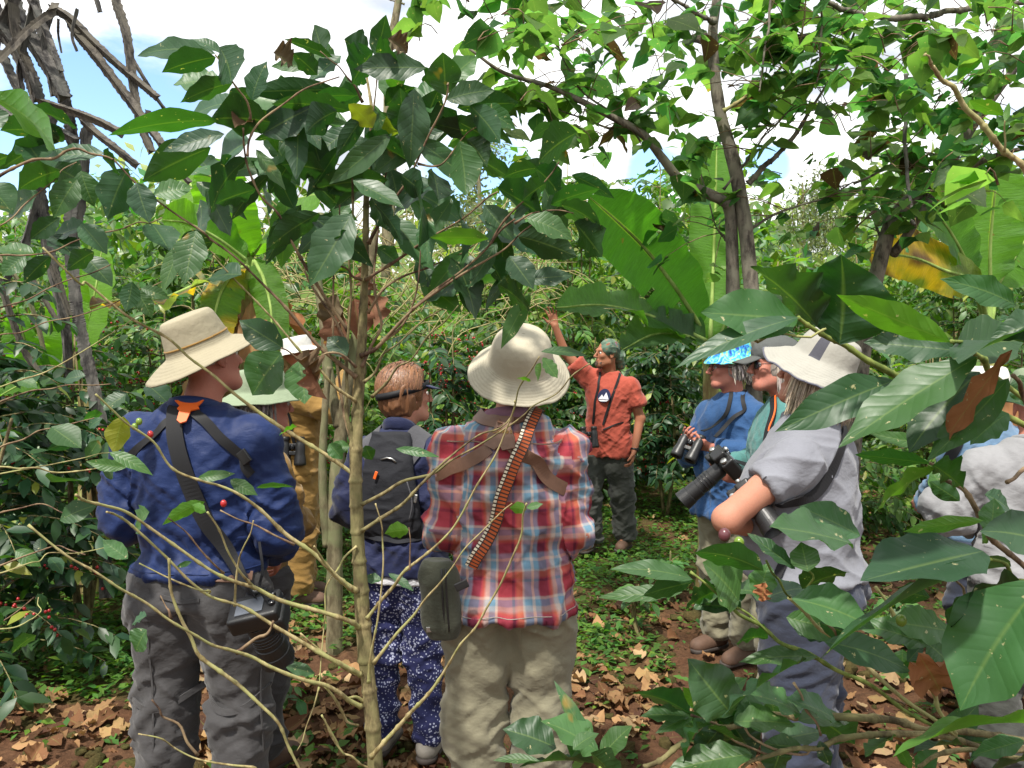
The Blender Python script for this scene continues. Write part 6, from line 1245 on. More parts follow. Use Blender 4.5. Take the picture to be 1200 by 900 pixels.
CL = [(143,50,253,63,20,'d'),(190,77,253,67,26,'d'),(207,112,273,97,26,'d'),(230,37,260,63,10,'s'),(285,100,257,55,30,'d'),(132,133,255,142,26,'g'),(188,167,263,157,20,'s'),(250,187,293,165,34,'s'),(163,200,247,173,38,'d'),(250,133,317,143,34,'d'),(295,153,383,150,20,'d'),(335,42,390,67,14,'d'),(358,92,400,65,16,'s'),(290,102,395,105,24,'d'),(320,103,410,130,22,'d'),(357,187,410,150,25,'s'),(355,228,400,170,18,'d'),(225,233,290,187,26,'d'),(263,248,315,205,18,'d'),(335,220,300,175,14,'g'),(117,257,150,197,40,'d'),(308,287,365,250,24,'d'),(358,328,412,250,42,'s'),(310,285,375,250,28,'d'),(215,332,230,270,32,'g'),(278,373,332,408,34,'d'),(293,463,330,413,44,'g'),(357,473,350,423,38,'m'),(383,393,407,417,24,'d'),(541,362,492,332,24,'g'),
 (410,97,437,60,34,'d'),(516,60,522,112,38,'d'),(455,80,470,105,24,'b'),(413,117,437,150,26,'y'),(503,147,447,150,32,'y'),(465,123,520,113,30,'g'),(580,103,523,117,26,'d'),(582,163,537,143,34,'d'),(598,168,550,123,28,'d'),(602,147,560,125,22,'g'),(555,230,538,165,34,'g'),(577,193,547,163,28,'d'),(470,247,457,197,28,'d'),(517,283,483,213,32,'d'),(517,233,507,200,26,'d'),(493,193,427,160,30,'d'),(590,200,630,197,22,'d'),(625,183,677,155,32,'d'),(662,223,627,197,26,'d'),(642,250,583,220,32,'d'),(703,218,645,240,24,'g'),(713,258,657,240,20,'d'),(600,257,635,227,12,'s'),(677,300,607,277,32,'d'),(673,268,617,255,22,'g'),(708,300,673,260,28,'d'),(502,273,573,280,20,'b'),(603,280,567,240,26,'s'),(495,275,447,262,16,'s'),(570,360,530,300,28,'d'),(552,367,540,323,18,'d'),(595,337,570,297,24,'d'),(627,333,597,300,26,'d'),(627,358,583,333,32,'d'),(650,288,607,267,24,'d'),
 (133,530,145,488,24,'y'),(100,540,148,548,14,'g'),(175,548,128,530,12,'g'),(120,632,150,655,18,'m'),(152,728,172,722,10,'s'),(152,763,172,738,22,'m'),(270,553,232,560,11,'g'),(300,578,270,562,14,'g'),(345,565,300,572,8,'g'),(190,610,240,588,16,'b'),(243,600,225,592,10,'b'),(370,788,335,782,14,'s'),(205,665,225,658,6,'g'),(325,505,348,500,9,'b'),(400,538,386,520,16,'g'),(384,527,410,523,16,'g'),(436,540,428,522,16,'g'),(510,530,464,526,9,'g'),(451,624,479,621,18,'b'),(425,674,447,680,11,'m'),(485,690,455,672,8,'m'),(597,594,617,597,14,'b'),(636,590,617,595,8,'m'),(690,409,634,412,10,'g'),(654,443,636,419,14,'g'),(626,447,634,425,10,'b'),(607,440,622,447,5,'b'),
 (405,45,432,78,26,'d'),(472,70,440,60,28,'d'),(385,120,425,110,28,'d'),(350,150,395,130,30,'d'),(470,180,436,165,26,'g'),(330,190,380,200,28,'d'),(440,230,420,190,26,'d'),(380,225,408,205,26,'d'),(500,225,470,205,28,'d'),(530,80,500,110,30,'d'),(450,20,440,66,24,'d'),(370,30,378,62,20,'d'),(560,62,525,98,26,'g'),(610,230,640,215,22,'d'),(250,232,300,222,26,'d'),(205,290,250,283,26,'d'),(240,318,283,322,24,'s'),(175,260,160,214,28,'s'),(225,215,180,228,24,'m'),(275,50,262,80,20,'d'),(310,70,295,118,24,'d'),(325,200,345,245,24,'d'),(345,60,372,88,22,'d'),
 (512,340,488,300,26,'d'),(470,310,442,290,22,'g'),(395,300,420,270,22,'d'),(455,270,435,230,24,'d')]
rgx = np.random.default_rng(91)
for cx_, cy_, n_ in ((265, 110, 9), (300, 190, 12), (370, 110, 14), (420, 140, 16), (480, 140, 14), (550, 150, 13), (625, 215, 9), (600, 310, 10), (520, 230, 10), (430, 220, 10), (360, 240, 10), (230, 230, 10), (560, 300, 8)):
    for _ in range(int(n_*.62)):
        bx_, by_ = cx_+rgx.normal()*26, cy_+rgx.normal()*24; a_ = rgx.uniform(0, 6.28); ln_ = rgx.uniform(55, 100); CL.append((bx_+math.cos(a_)*ln_, by_+math.sin(a_)*ln_*.75+18, bx_, by_, ln_*rgx.uniform(.26, .36), str(rgx.choice(list('dddddgsm'))), float(rgx.uniform(1.75, 2.15))))
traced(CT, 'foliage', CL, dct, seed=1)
dead(CT, [(300, 135, 275, 150, 22), (345, 75, 320, 62, 26), (378, 445, 345, 420, 38), (372, 470, 368, 425, 28), (480, 60, 455, 45, 20)], 1.7, 5)
cherry(CT, [(176, 509), (262, 590)], 'cherry_red', 1.6); cherry(CT, [(158, 500), (163, 494)], 'cherry_green', 1.58)

# ================================================================== coffee branches at the right, close to the camera
RT = empty('coffee_tree', (1.12, 1.08, gz(1.12, 1.08)), 0, 'large-leaved coffee plant reaching in from the right edge, nearest the camera', 'tree')
for i, (x_, d_) in enumerate(((1.12, 1.08), (.84, 1.03))): V, Fq = tube(np.array([(x_, d_, -.05), (x_+.03, d_, .8), (x_-.02, d_+.04, 1.6), (x_+.04, d_+.05, 2.4)]), [.028, .02, .014, .006], seg=12, node=.1, rough=.1); np_mesh('trunk', V, Fq, M['coffee_bark'], RT, local=RT.location)
RB = [([(755, 899), (797, 874), (855, 849), (924, 840), (989, 842), (1066, 849), (1123, 859), (1200, 872), (1330, 880), (1560, 830)], 6, 11, HI, 1.15, 1.1),
 ([(870, 900), (886, 891), (939, 876), (978, 865), (1039, 860), (1104, 865), (1162, 880), (1230, 895), (1500, 890)], 5, 9, HI, 1.1, 1.1), ([(1077, 899), (1123, 882), (1181, 876), (1250, 870)], 5, 8, HI, 1.05, 1.1),
 ([(1026, 688), (1047, 723), (1066, 757), (1085, 799), (1097, 826), (1120, 860)], 4, 7, LO, 1.05, 1.1), ([(855, 705), (874, 730), (905, 746), (943, 767), (985, 788), (1039, 815), (1077, 845), (1110, 858)], 5, 6, 'twig_green', .98, 1.1),
 ([(924, 700), (955, 726), (985, 753), (1039, 795), (1085, 834), (1120, 862)], 4, 6, LO, 1.02, 1.1), ([(962, 715), (975, 735), (988, 755)], 3.5, 4, BR, 1.0, 1.03), ([(809, 670), (835, 690), (862, 712), (905, 746)], 3, 4, 'twig_green', .98, 1.0), ([(935, 767), (968, 780), (1010, 800), (1060, 825)], 3, 4, BR, 1.06, 1.1),
 ([(947, 668), (950, 690), (940, 705)], 2.6, 3, 'twig_green', .95, 1.0), ([(898, 657), (915, 680), (926, 700)], 2.6, 3.5, 'twig_green', .95, 1.0),
 ([(935, 372), (958, 382), (990, 402), (1020, 425), (1048, 440), (1095, 450), (1150, 468), (1200, 500), (1300, 560), (1520, 640)], 5, 10, 'twig_green', .92, 1.05), ([(868, 382), (872, 394), (885, 397), (920, 395), (955, 390), (968, 385)], 5, 4, LO, .92, .92),
 ([(1115, 400), (1135, 412), (1147, 420), (1172, 442), (1205, 472), (1290, 540)], 5, 8, 'twig_green', .86, 1.0), ([(1187, 440), (1195, 462), (1210, 490)], 5, 7, BR, .9, .95),
 ([(1090, 543), (1105, 560), (1120, 575), (1145, 610), (1170, 640), (1200, 665), (1290, 720), (1500, 760)], 4, 8, BR, .95, 1.05), ([(1180, 565), (1190, 555), (1205, 548), (1260, 560)], 5, 6, BR, .95, 1.0),
 ([(810, 838), (840, 850), (860, 870), (900, 885)], 3, 4, BR, 1.12, 1.12), ([(873, 852), (890, 870), (930, 882), (950, 876)], 3, 4, BR, 1.12, 1.1), ([(1160, 655), (1185, 672), (1230, 690), (1330, 720)], 4, 6, 'twig_green', .9, 1.0), ([(1117, 678), (1135, 700), (1150, 712)], 3, 4, BR, 1.0, 1.02), ([(930, 800), (945, 830), (962, 862)], 3, 4, BR, 1.1, 1.1),
 ([(700, 897), (720, 905), (760, 915), (830, 935), (900, 930), (1000, 915), (1077, 902)], 3.5, 6, 'twig_green', 1.2, 1.08), ([(1225, 850), (1260, 862), (1330, 880)], 5, 7, 'twig_green', 1.0, 1.08), ([(1215, 690), (1250, 730), (1300, 790)], 5, 7, 'twig_green', .85, 1.0)]
for i, (p, w0, w1, mt, d0, d1) in enumerate(RB): branch_obj('branch', p, w0, w1, mt, RT, d0, d1, seed=50+i)
def drt(x, y, rg): return .98+rg.uniform(-.08, .1)
RL = [(824,363,935,374,40,'g',.92),(797,406,936,372,18,'s',.90),(902,299,958,383,56,'d',.95),(1005,296,984,404,86,'d',.93),(978,333,1114,401,30,'b',.84),(1014,396,1121,411,30,'s',.88),(930,486,1048,446,30,'d',.92),(981,517,1146,418,42,'m',.82),(1112,366,1240,400,54,'d',.85),(1165,385,1250,372,26,'s',.8),(1125,323,1190,358,18,'g',.9),(1070,520,1148,436,46,'d',.90),(1085,533,1182,443,32,'g',.86),(1001,527,1090,543,15,'g',.95),(1007,586,1095,549,18,'b',.94),(1135,568,1093,545,34,'d',.94),(1018,505,1087,520,14,'g',.98),(1137,518,1182,484,24,'m',.92),(1046,617,1152,610,13,'b',.9),(1205,395,1120,408,44,'d',.95),(1040,345,1010,395,26,'d',.98),
 (725,654,812,679,16,'m',1.0),(811,625,895,669,24,'g',.93),(879,621,932,667,15,'s',.93),(830,658,866,705,34,'m',.98),(900,660,888,700,26,'m',.98),(939,634,947,670,30,'m',.92),(907,606,1000,638,30,'s',.95),(940,590,1008,628,24,'m',.98),(931,683,1185,664,40,'d',.98),(1012,662,1152,646,46,'s',.90),(1112,828,1222,682,84,'m',.84),(1102,720,1200,688,36,'d',.92),(1037,822,1228,850,42,'b',.96),(1027,711,928,702,32,'m',.95),(836,822,945,772,26,'d',1.0),(868,761,958,770,16,'m',1.02),(1079,783,966,752,32,'s',.98),(1014,721,1087,757,20,'g',1.04),(1085,750,1110,775,22,'g',1.04),(1046,724,1115,740,20,'g',1.04),
 (748,793,808,836,28,'d',1.15),(752,836,808,840,14,'m',1.15),(769,856,812,841,12,'g',1.15),(790,884,826,842,26,'d',1.1),(800,802,836,838,18,'b',1.1),(815,782,858,838,40,'s',1.08),(897,826,860,848,22,'g',1.12),(886,803,936,834,22,'m',1.1),(930,811,978,842,22,'m',1.1),(813,888,846,850,22,'d',1.12),(884,888,860,852,30,'d',1.15),(780,899,882,884,30,'g',1.08),(974,901,960,868,14,'d',1.1),(1050,868,1068,902,12,'b',1.1),(1095,878,1075,905,16,'g',1.1),(1098,905,1230,884,20,'d',.95),(613,873,706,897,22,'d',1.2),(577,886,634,893,9,'g',1.2),(650,832,702,884,26,'m',1.2),(740,850,704,888,22,'g',1.2),(655,800,700,880,14,'m',1.22),(1165,583,1160,628,24,'m',.95),(1200,600,1165,632,22,'g',.95),(820,700,868,715,20,'d',1.02),(745,690,812,682,20,'d',1.02),(800,700,850,690,24,'d',1.0),(860,740,900,748,18,'g',1.05),(700,690,800,694,16,'g',1.05),(990,660,940,690,28,'d',1.02),(1010,745,960,730,24,'d',1.03),(1140,880,1200,868,20,'g',1.0),(895,870,940,876,20,'g',1.12),(1010,880,1050,862,18,'g',1.1),(870,860,830,868,20,'d',1.15),(1178,352,1240,380,26,'d',.85),(1170,610,1230,640,26,'s',.9),(1035,690,1090,700,20,'d',1.0),(1150,690,1110,730,20,'d',1.0)]
rgx = np.random.default_rng(314)
for cx_, cy_, sp_, n_ in ((868, 690, 22, 6), (950, 735, 28, 7), (1055, 775, 25, 5), (840, 850, 25, 8), (915, 850, 30, 8), (1150, 590, 20, 4), (1185, 455, 16, 3), (1185, 760, 12, 3), (680, 880, 16, 4), (1130, 880, 30, 5)):
    for _ in range(n_):
        bx_, by_ = cx_+rgx.normal()*sp_, cy_+rgx.normal()*sp_*.6; a_ = rgx.uniform(0, 6.28); ln_ = rgx.uniform(40, 85); RL.append((bx_+math.cos(a_)*ln_, by_+math.sin(a_)*ln_*.55, bx_, by_, ln_*rgx.uniform(.28, .42), str(rgx.choice(list('ddgmsms'))), float(rgx.uniform(1.02, 1.25))))
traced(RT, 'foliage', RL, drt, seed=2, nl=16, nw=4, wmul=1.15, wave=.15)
for q_ in [(1073, 524, 1186, 410, 20, 'x', .83), (1108, 828, 1076, 766, 38, 'x', .97), (888, 706, 897, 683, 16, 'x', .93)]: traced(RT, 'dead_leaf', [q_], drt, 'dry_leaf', 9, wave=.7)
cherry(RT, [(849, 627)], 'cherry_dark', .95, .0075); cherry(RT, [(866, 636), (1056, 727)], 'cherry_green', .96)

# ================================================================== coffee plant overhead at the left
LT_ = empty('coffee_tree', (-1.46, 1.45, gz(-1.46, 1.45)), 0, 'dark-leaved coffee plant leaning in at the upper left', 'tree')
V, Fq = tube(np.array([(-1.46, 1.45, -.05), (-1.47, 1.46, 1.0), (-1.45, 1.45, 1.8), (-1.40, 1.45, 2.4)]), [.028, .02, .015, .006], seg=12, node=.1); np_mesh('trunk', V, Fq, M['coffee_bark'], LT_, local=LT_.location)
for i, (p, w0, w1, mt, d0, d1) in enumerate([([(-300, 330), (-60, 230), (40, 190), (93, 175), (133, 187)], 7, 4, BR, 1.45, 1.5), ([(-300, 400), (-80, 300), (0, 262), (50, 220), (90, 190)], 5, 2, BR, 1.45, 1.6), ([(-280, 360), (-50, 310), (60, 290), (140, 268), (190, 255)], 4, 2, BR, 1.45, 1.7), ([(-280, 460), (-60, 385), (50, 340), (130, 310)], 3.5, 2, BR, 1.45, 1.7),
    ([(-300, 500), (-60, 412), (40, 385), (130, 355), (190, 330)], 3, 1.6, BR, 1.45, 1.7), ([(-300, 560), (-50, 470), (60, 430), (140, 385), (170, 370)], 3, 1.6, LO, 1.45, 1.7), ([(-300, 620), (0, 555), (60, 545), (140, 530)], 3, 1.6, LO, 1.45, 1.8), ([(-300, 560), (-20, 548), (50, 552), (125, 548), (135, 545)], 3, 2, LO, 1.45, 1.7), ([(-250, 700), (0, 670), (60, 650), (130, 640)], 3, 1.5, LO, 1.45, 1.7), ([(-250, 760), (0, 738), (40, 722), (45, 700)], 2.6, 1.5, LO, 1.45, 1.6)]):
    branch_obj('branch', p, w0, w1, mt, LT_, d0, d1, seed=80+i)
LLf = [(108,165,-12,112,24,'b'),(43,173,123,180,20,'s'),(60,198,30,165,24,'s'),(0,190,60,165,26,'d'),(10,140,70,160,26,'d'),(80,140,40,165,22,'d'),(20,215,70,200,28,'d'),(100,215,60,195,26,'d'),(60,250,90,210,28,'g'),(0,250,45,225,26,'s'),(110,240,95,200,24,'g'),(30,280,70,255,22,'d'),(125,290,95,262,20,'s'),(55,275,100,265,18,'s'),(-10,290,40,296,18,'m'),(140,200,120,185,22,'d'),(75,310,110,295,20,'d'),(130,325,100,300,18,'s'),(200,290,178,262,22,'s'),(25,330,60,300,20,'d'),(0,160,-20,130,30,'d'),(160,240,120,225,24,'d'),(0,320,30,300,22,'m'),(148,365,155,330,22,'d'),(178,372,160,340,18,'g'),(196,345,165,338,12,'g'),(10,175,-20,200,30,'d'),(40,120,90,150,20,'d'),(90,300,60,275,18,'d'),(15,240,-20,215,26,'s')]
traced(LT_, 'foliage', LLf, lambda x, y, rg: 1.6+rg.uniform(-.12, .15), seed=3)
EXf = []
rg = np.random.default_rng(5)
for k in range(26):
    x_, y_ = rg.uniform(-20, 150), rg.uniform(440, 760); a = rg.uniform(0, 6.28); ln = rg.uniform(22, 40)
    if x_ > 90 and y_ > 560: continue
    EXf.append((x_+math.cos(a)*ln, y_+abs(math.sin(a))*ln*.7, x_, y_, ln*.42, rg.choice(list('ddgms')), float(rg.uniform(2.0, 2.5))))
SH_ = empty('coffee_shrub', (-1.75, 2.3, gz(-1.75, 2.3)), 0, 'low coffee shrub at the left edge in front of the blue shirt man', 'shrub')
V, Fq = tube(np.array([(-1.75, 2.3, -.05), (-1.7, 2.3, .6), (-1.6, 2.3, 1.15), (-1.5, 2.3, 1.5)]), [.02, .014, .009, .004], seg=10, node=.1); np_mesh('stem', V, Fq, M['coffee_bark'], SH_, local=SH_.location)
for i, p in enumerate([[(-40, 560), (10, 520), (60, 500), (110, 490)], [(-40, 620), (0, 600), (50, 590), (90, 610)], [(-40, 680), (10, 660), (60, 640), (100, 650)], [(-60, 500), (0, 470), (60, 455), (130, 450)], [(-60, 760), (0, 730), (40, 700)]]): branch_obj('branch', p, 4, 2, BR, SH_, 2.3, 2.2, seed=120+i)
traced(SH_, 'foliage', EXf+[(150, 620, 175, 600, 18, 'm', 2.2), (120, 480, 148, 462, 18, 's', 2.3), (200, 470, 172, 450, 20, 's', 2.6), (95, 520, 60, 500, 22, 'g', 2.2), (100, 560, 60, 565, 24, 'd', 2.2), (110, 590, 70, 610, 20, 'g', 2.2)], lambda x, y, rg: 2.2, seed=6, nl=8, nw=2)

# ================================================================== shade trees (upper right)
def shade_tree(label, base_px, d, limbs, blobs, seed, lsz=.12, root_extra=None):
    bx = dcx(base_px, d); root = empty('shade_tree', (bx, d, gz(bx, d)), 0, label, 'tree', 'shade trees over the clearing'); rg = np.random.default_rng(seed); Cs = []
    for i, (p, w0, w1, mt, d0, d1) in enumerate(limbs):
        o = branch_obj('trunk' if i == 0 else 'branch', p, w0, w1, mt, root, d0, d1, node=.06, seg=10, rough=.10, seed=seed+i)
        if w1 < 8:
            ds = np.linspace(d0, d1, len(p)); P = np.array([W(q[0], q[1], z) for q, z in zip(p, ds)]); Cs.append(catmull(P, 30)[10 if w0 > 6 else 4:])
    B = []; D = []; TW = Acc()
    def spray(c, n, r):
        for _ in range(n):
            e = c+rg.normal(size=3)*r*np.array([1, 1, .55]); V, Fq = tube(np.array([c, (c+e)/2+[0, 0, .03], e]), [.0035, .0015], n=4, seg=4); TW.add(V, Fq)
            for k in range(3 if rg.random() < .8 else 5):
                a = rg.uniform(0, 6.28); B.append(e+rg.normal(size=3)*.02); D.append(np.array([math.cos(a), math.sin(a), rg.uniform(-.9, .15)]))
    for C in Cs:
        for k in range(0, len(C)): 
            if rg.random() < .5: spray(C[k], 1, .18)
    for (px, py, rx, ry, dd, n) in blobs:
        for _ in range(int(n*.30)):
            c = np.array(W(px+rg.normal()*rx, py+rg.normal()*ry, dd+rg.normal()*.45)); spray(c, rg.integers(1, 3), .13)
    B = np.array(B); D = np.array(D); N = len(B); L = lsz*rg.uniform(.45, 1.15, N); nn = np.stack([rg.normal(size=N)*.45, rg.normal(size=N)*.45-.1, np.ones(N)], -1)
    cc = vary((.074, .160, .048), N, rg, .5, .28); k = rg.random(N) < .025; cc[k] = (.05, .028, .018)
    tag(TW.build('twigs', M['twig_brown'], root, local=root.location), kind='stuff')
    leaf_batch('foliage', B, D, nn, L, L*rg.uniform(.72, .95, N), cc, M['tree_leaf'], root, nl=5, nw=2, shape='heart', bend=.2, wave=.14, fold=.15, seed=seed, local=root.location)
    return root
G = 'grey_bark'
shade_tree('forked shade tree with two slim grey trunks rising beside the banana plant', 872, 4.4,
 [([(872, 900), (878, 640), (884, 430), (877, 300), (862, 200), (843, 127), (835, 50), (840, 0), (846, -60)], 22, 9, G, 4.4, 4.2),
  ([(872, 640), (862, 430), (858, 300), (855, 247), (843, 233), (800, 213), (776, 185), (753, 157), (717, 137), (680, 118), (640, 100), (590, 85), (550, 57)], 17, 3, G, 4.5, 3.8),
  ([(755, 158), (743, 150), (690, 113), (663, 77), (650, 40)], 7, 2.5, G, 4.2, 4.0), ([(735, 150), (720, 152), (660, 130), (607, 113), (565, 112)], 5, 2, G, 4.2, 3.9), ([(877, 215), (905, 185), (933, 157), (957, 117), (987, 70), (1000, 40), (1010, 0)], 9, 4, G, 4.3, 4.0),
  ([(848, 222), (887, 173), (915, 140), (933, 123)], 4, 2, G, 4.3, 4.1), ([(848, 130), (897, 97), (933, 57), (943, 20), (948, -30)], 6, 3, 'twig_pale', 4.2, 3.8), ([(836, 25), (830, 22), (800, 7), (770, -10)], 8, 5, G, 4.2, 4.0), ([(905, -20), (898, 50), (890, 107)], 3.5, 3, G, 3.8, 3.8), ([(963, -10), (962, 50), (957, 97)], 3, 3, G, 3.8, 3.8),
  ([(880, 268), (905, 252), (940, 240), (975, 228), (1000, 213)], 5, 2.5, G, 4.4, 4.2), ([(858, 300), (850, 278), (838, 262), (820, 195), (815, 170)], 8, 2, G, 4.5, 4.6)],
 [(600, 40, 55, 30, 4.0, 52), (690, 70, 65, 38, 4.2, 60), (650, 110, 50, 28, 4.4, 30), (560, 15, 40, 20, 4.0, 20), (760, 85, 45, 35, 4.4, 36), (760, 25, 50, 22, 4.6, 8), (860, 60, 40, 45, 4.8, 30), (900, 25, 50, 28, 4.4, 26), (880, 135, 35, 25, 4.6, 10), (700, 165, 50, 22, 4.8, 10), (960, 90, 30, 40, 4.5, 14), (800, 120, 25, 30, 4.6, 12)], 21, .150)
shade_tree('leaning shade tree with grey trunk at the right, in front of the right-hand banana plant', 1010, 4.8,
 [([(985, 700), (1010, 420), (1033, 300), (1053, 247), (1100, 210), (1120, 178), (1140, 147), (1170, 105), (1210, 55), (1260, 0)], 20, 7, G, 4.8, 4.2),
  ([(1047, 297), (1060, 280), (1100, 217), (1135, 197), (1173, 180), (1230, 168)], 12, 4, G, 4.7, 4.2), ([(930, -30), (967, 0), (1013, 18), (1083, 20), (1117, 12), (1200, 3), (1260, -5)], 5, 8, G, 3.7, 4.0), ([(1062, 87), (1060, 167), (1067, 233), (1072, 263)], 5, 5, 'dark_bark', 4.2, 4.2), ([(1033, 280), (1025, 262), (1022, 245)], 5, 2, G, 4.7, 4.7),
  ([(1000, 215), (1040, 195), (1080, 150), (1100, 120)], 4, 2, G, 4.4, 4.2)],
 [(1010, 45, 55, 38, 4.0, 52), (1100, 60, 55, 45, 4.0, 66), (1170, 60, 40, 50, 4.0, 48), (1060, 130, 50, 35, 4.3, 44), (1150, 150, 45, 30, 4.3, 40), (1000, 130, 30, 30, 4.4, 18), (1010, 190, 30, 16, 4.6, 14), (1100, 190, 30, 22, 4.5, 22), (1180, 200, 25, 15, 4.3, 10), (960, 200, 30, 14, 4.8, 10), (1040, 230, 25, 12, 5.0, 8)], 22, .155)
# pale near twig hanging across the upper right
TWG = empty('coffee_tree', (1.75, 1.9, gz(1.75, 1.9)), 0, 'coffee plant beyond the right edge sending one pale twig across the canopy', 'tree')
V, Fq = tube(np.array([(1.75, 1.9, -.05), (1.72, 1.9, 1.0), (1.7, 1.85, 1.9), (1.72, 1.8, 2.6)]), [.026, .018, .013, .006], seg=10); np_mesh('trunk', V, Fq, M['coffee_bark'], TWG, local=TWG.location)
branch_obj('branch', [(1084, 64), (1095, 80), (1120, 110), (1153, 150), (1200, 200), (1290, 270), (1440, 330)], 4, 8, LO, TWG, 1.7, 1.9); branch_obj('branch', [(1177, 178), (1177, 160), (1178, 140)], 3.5, 2.5, LO, TWG, 1.75, 1.72)
traced(TWG, 'foliage', [(1135, 115, 1176, 135, 14, 'b', 1.7), (1182, 122, 1178, 142, 6, 'b', 1.7), (1078, 66, 1088, 72, 6, 'b', 1.7)], None, seed=12)

# ================================================================== banana plants
def banana_leaf(name, mid, w, parent, c, side=(0, 0, 1), nseg=44, seed=0, prof=None, tears=4, foldv=.25, mat='banana_leaf', wave=.03, brown=0):
    rg = np.random.default_rng(seed); C = catmull(np.array(mid), nseg); T = nrm(np.gradient(C, axis=0)); S = np.array(side, float); S = nrm(S-(T@S)[:, None]*T); Nn = np.cross(T, S)
    t = np.linspace(0, 1, nseg); pw = np.interp(t, [0, .03, .10, .25, .5, .75, .90, .97, 1], prof or [.04, .35, .72, .95, 1, .93, .68, .36, .02]); m = 7; u = np.linspace(-1, 1, 2*m+1)
    cut = np.zeros((nseg, 2)); 
    for _ in range(tears): k = rg.integers(6, nseg-4); q = rg.integers(2); cut[k, q] = rg.uniform(.3, .9)
    V = np.zeros((nseg, 2*m+1, 3)); wv = np.cumsum(rg.normal(size=(nseg, 2)), 0); wv = (wv-np.linspace(0, 1, nseg)[:, None]*wv[-1])/3
    for j, uu in enumerate(u):
        q = 0 if uu < 0 else 1; a = abs(uu); h = -foldv*a*pw*w/2*(1+.3*a)+wave*a*a*np.sin(np.arange(nseg)*.9+q*2)*.35+wave*a*wv[:, q]; sh = cut[:, q]*a*.028*(a > .3)
        V[:, j] = C+S*(uu*pw*w/2)[:, None]+Nn*h[:, None]+T*sh[:, None]-Nn*(sh*1.2)[:, None]
    n2 = 2*m+1; i = np.arange(nseg-1)[:, None]*n2; j = np.arange(2*m)[None]; Fq = np.stack([i+j, i+j+1, i+n2+j+1, i+n2+j], -1)
    keep = np.ones(Fq.shape[:2], bool)
    for k in range(nseg-1):
        for q in range(2):
            if cut[k, q] > 0: dep = int(cut[k, q]*m); cols = list(range(0, dep)) if q == 0 else list(range(2*m-dep, 2*m)); keep[k, cols] = False
    Fq = Fq[keep].reshape(-1, 4); N = nseg*n2; cc = np.tile(np.array(c, float), (N, 1)); 
    if brown:
        f = fbm(V.reshape(-1, 3)*np.array([3, 3, 6]), seed, 3)+brown*(np.repeat(t, n2)-.5)+.15*(np.tile(np.abs(u), nseg)-.5); k = np.clip((f-.42)*7, 0, 1)[:, None]; k2 = np.clip((f-.60)*9, 0, 1)[:, None]; cc = cc*(1-k)+np.array([.48, .30, .03])*k; cc = cc*(1-k2)+np.array([.14, .07, .035])*k2
    s = np.concatenate([[0], np.cumsum(np.linalg.norm(np.diff(C, axis=0), axis=1))]); uv = np.stack([np.tile(u, nseg), np.repeat(s, n2)], -1)
    o = np_mesh(name, V.reshape(-1, 3), Fq, M[mat], parent, True, cc, uv, parent.location)
    V2, F2 = tube(C-Nn*.004, [.016, .010, .003], seg=8, n=30); np_mesh('midrib', V2, F2, M['petiole'], o, local=parent.location)
    return o
def banana(label, px, d, h, r=.09, dry=0, seed=0):
    X = dcx(px, d); root = empty('banana_plant', (X, d, gz(X, d)), 0, label, 'banana plant', 'banana plants around the clearing')
    V, Fq = tube(np.array([(X, d, -.05), (X+.02, d, h*.5), (X, d, h)]), [r*1.15, r, r*.6], seg=18, n=24, rough=.08); np_mesh('pseudostem', V, Fq, M['banana_stem'], root, local=root.location)
    rg = np.random.default_rng(seed)
    for k in range(dry):
        a = rg.uniform(0, 6.28); p = np.array([X+math.cos(a)*r, d+math.sin(a)*r, h*rg.uniform(.75, 1.0)]); q = p+np.array([math.cos(a)*.18, math.sin(a)*.18, -.18]); e = q+np.array([math.cos(a)*.05, math.sin(a)*.05, -rg.uniform(.35, .7)])
        leaf_batch('dry_sheath', [p], [e-p], [np.array([math.cos(a), math.sin(a), .4])], [np.linalg.norm(e-p)], [rg.uniform(.12, .22)], [(.26*rg.uniform(.7, 1.4), .15, .07)], M['dry_leaf'], root, nl=12, nw=4, bend=-.3, wave=.9, fold=1.0, seed=seed*10+k, local=root.location)
    return root
def px3(pts, ds): return [np.array(W(p[0], p[1], q)) for p, q in zip(pts, np.linspace(ds[0], ds[1], len(pts)))]
def bl(root, pts, ds, wpx, c, side, **k):
    dm = (ds[0]+ds[1])/2; mid = px3(pts, ds); o = banana_leaf('leaf', mid, wpx/FPX*dm, root, c, side, **k)
    p0 = mid[0]; top = np.array(root.location)+np.array([0, 0, k.get('ph', 0)]); return mid
GB = (.085, .205, .028)
B1 = banana('banana plant with huge upright and drooping leaves right of the guide', 832, 5.2, 1.70, .075, 0, 1)
def pet(root, p, q, r=.016): V, Fq = tube(np.array([q, (np.array(p)+np.array(q))/2+[0, 0, -.03], p]), [r*1.4, r], seg=8, n=14); np_mesh('petiole', V, Fq, M['petiole'], root, local=root.location)
top1 = np.array([dcx(832, 5.2), 5.2, 1.6])
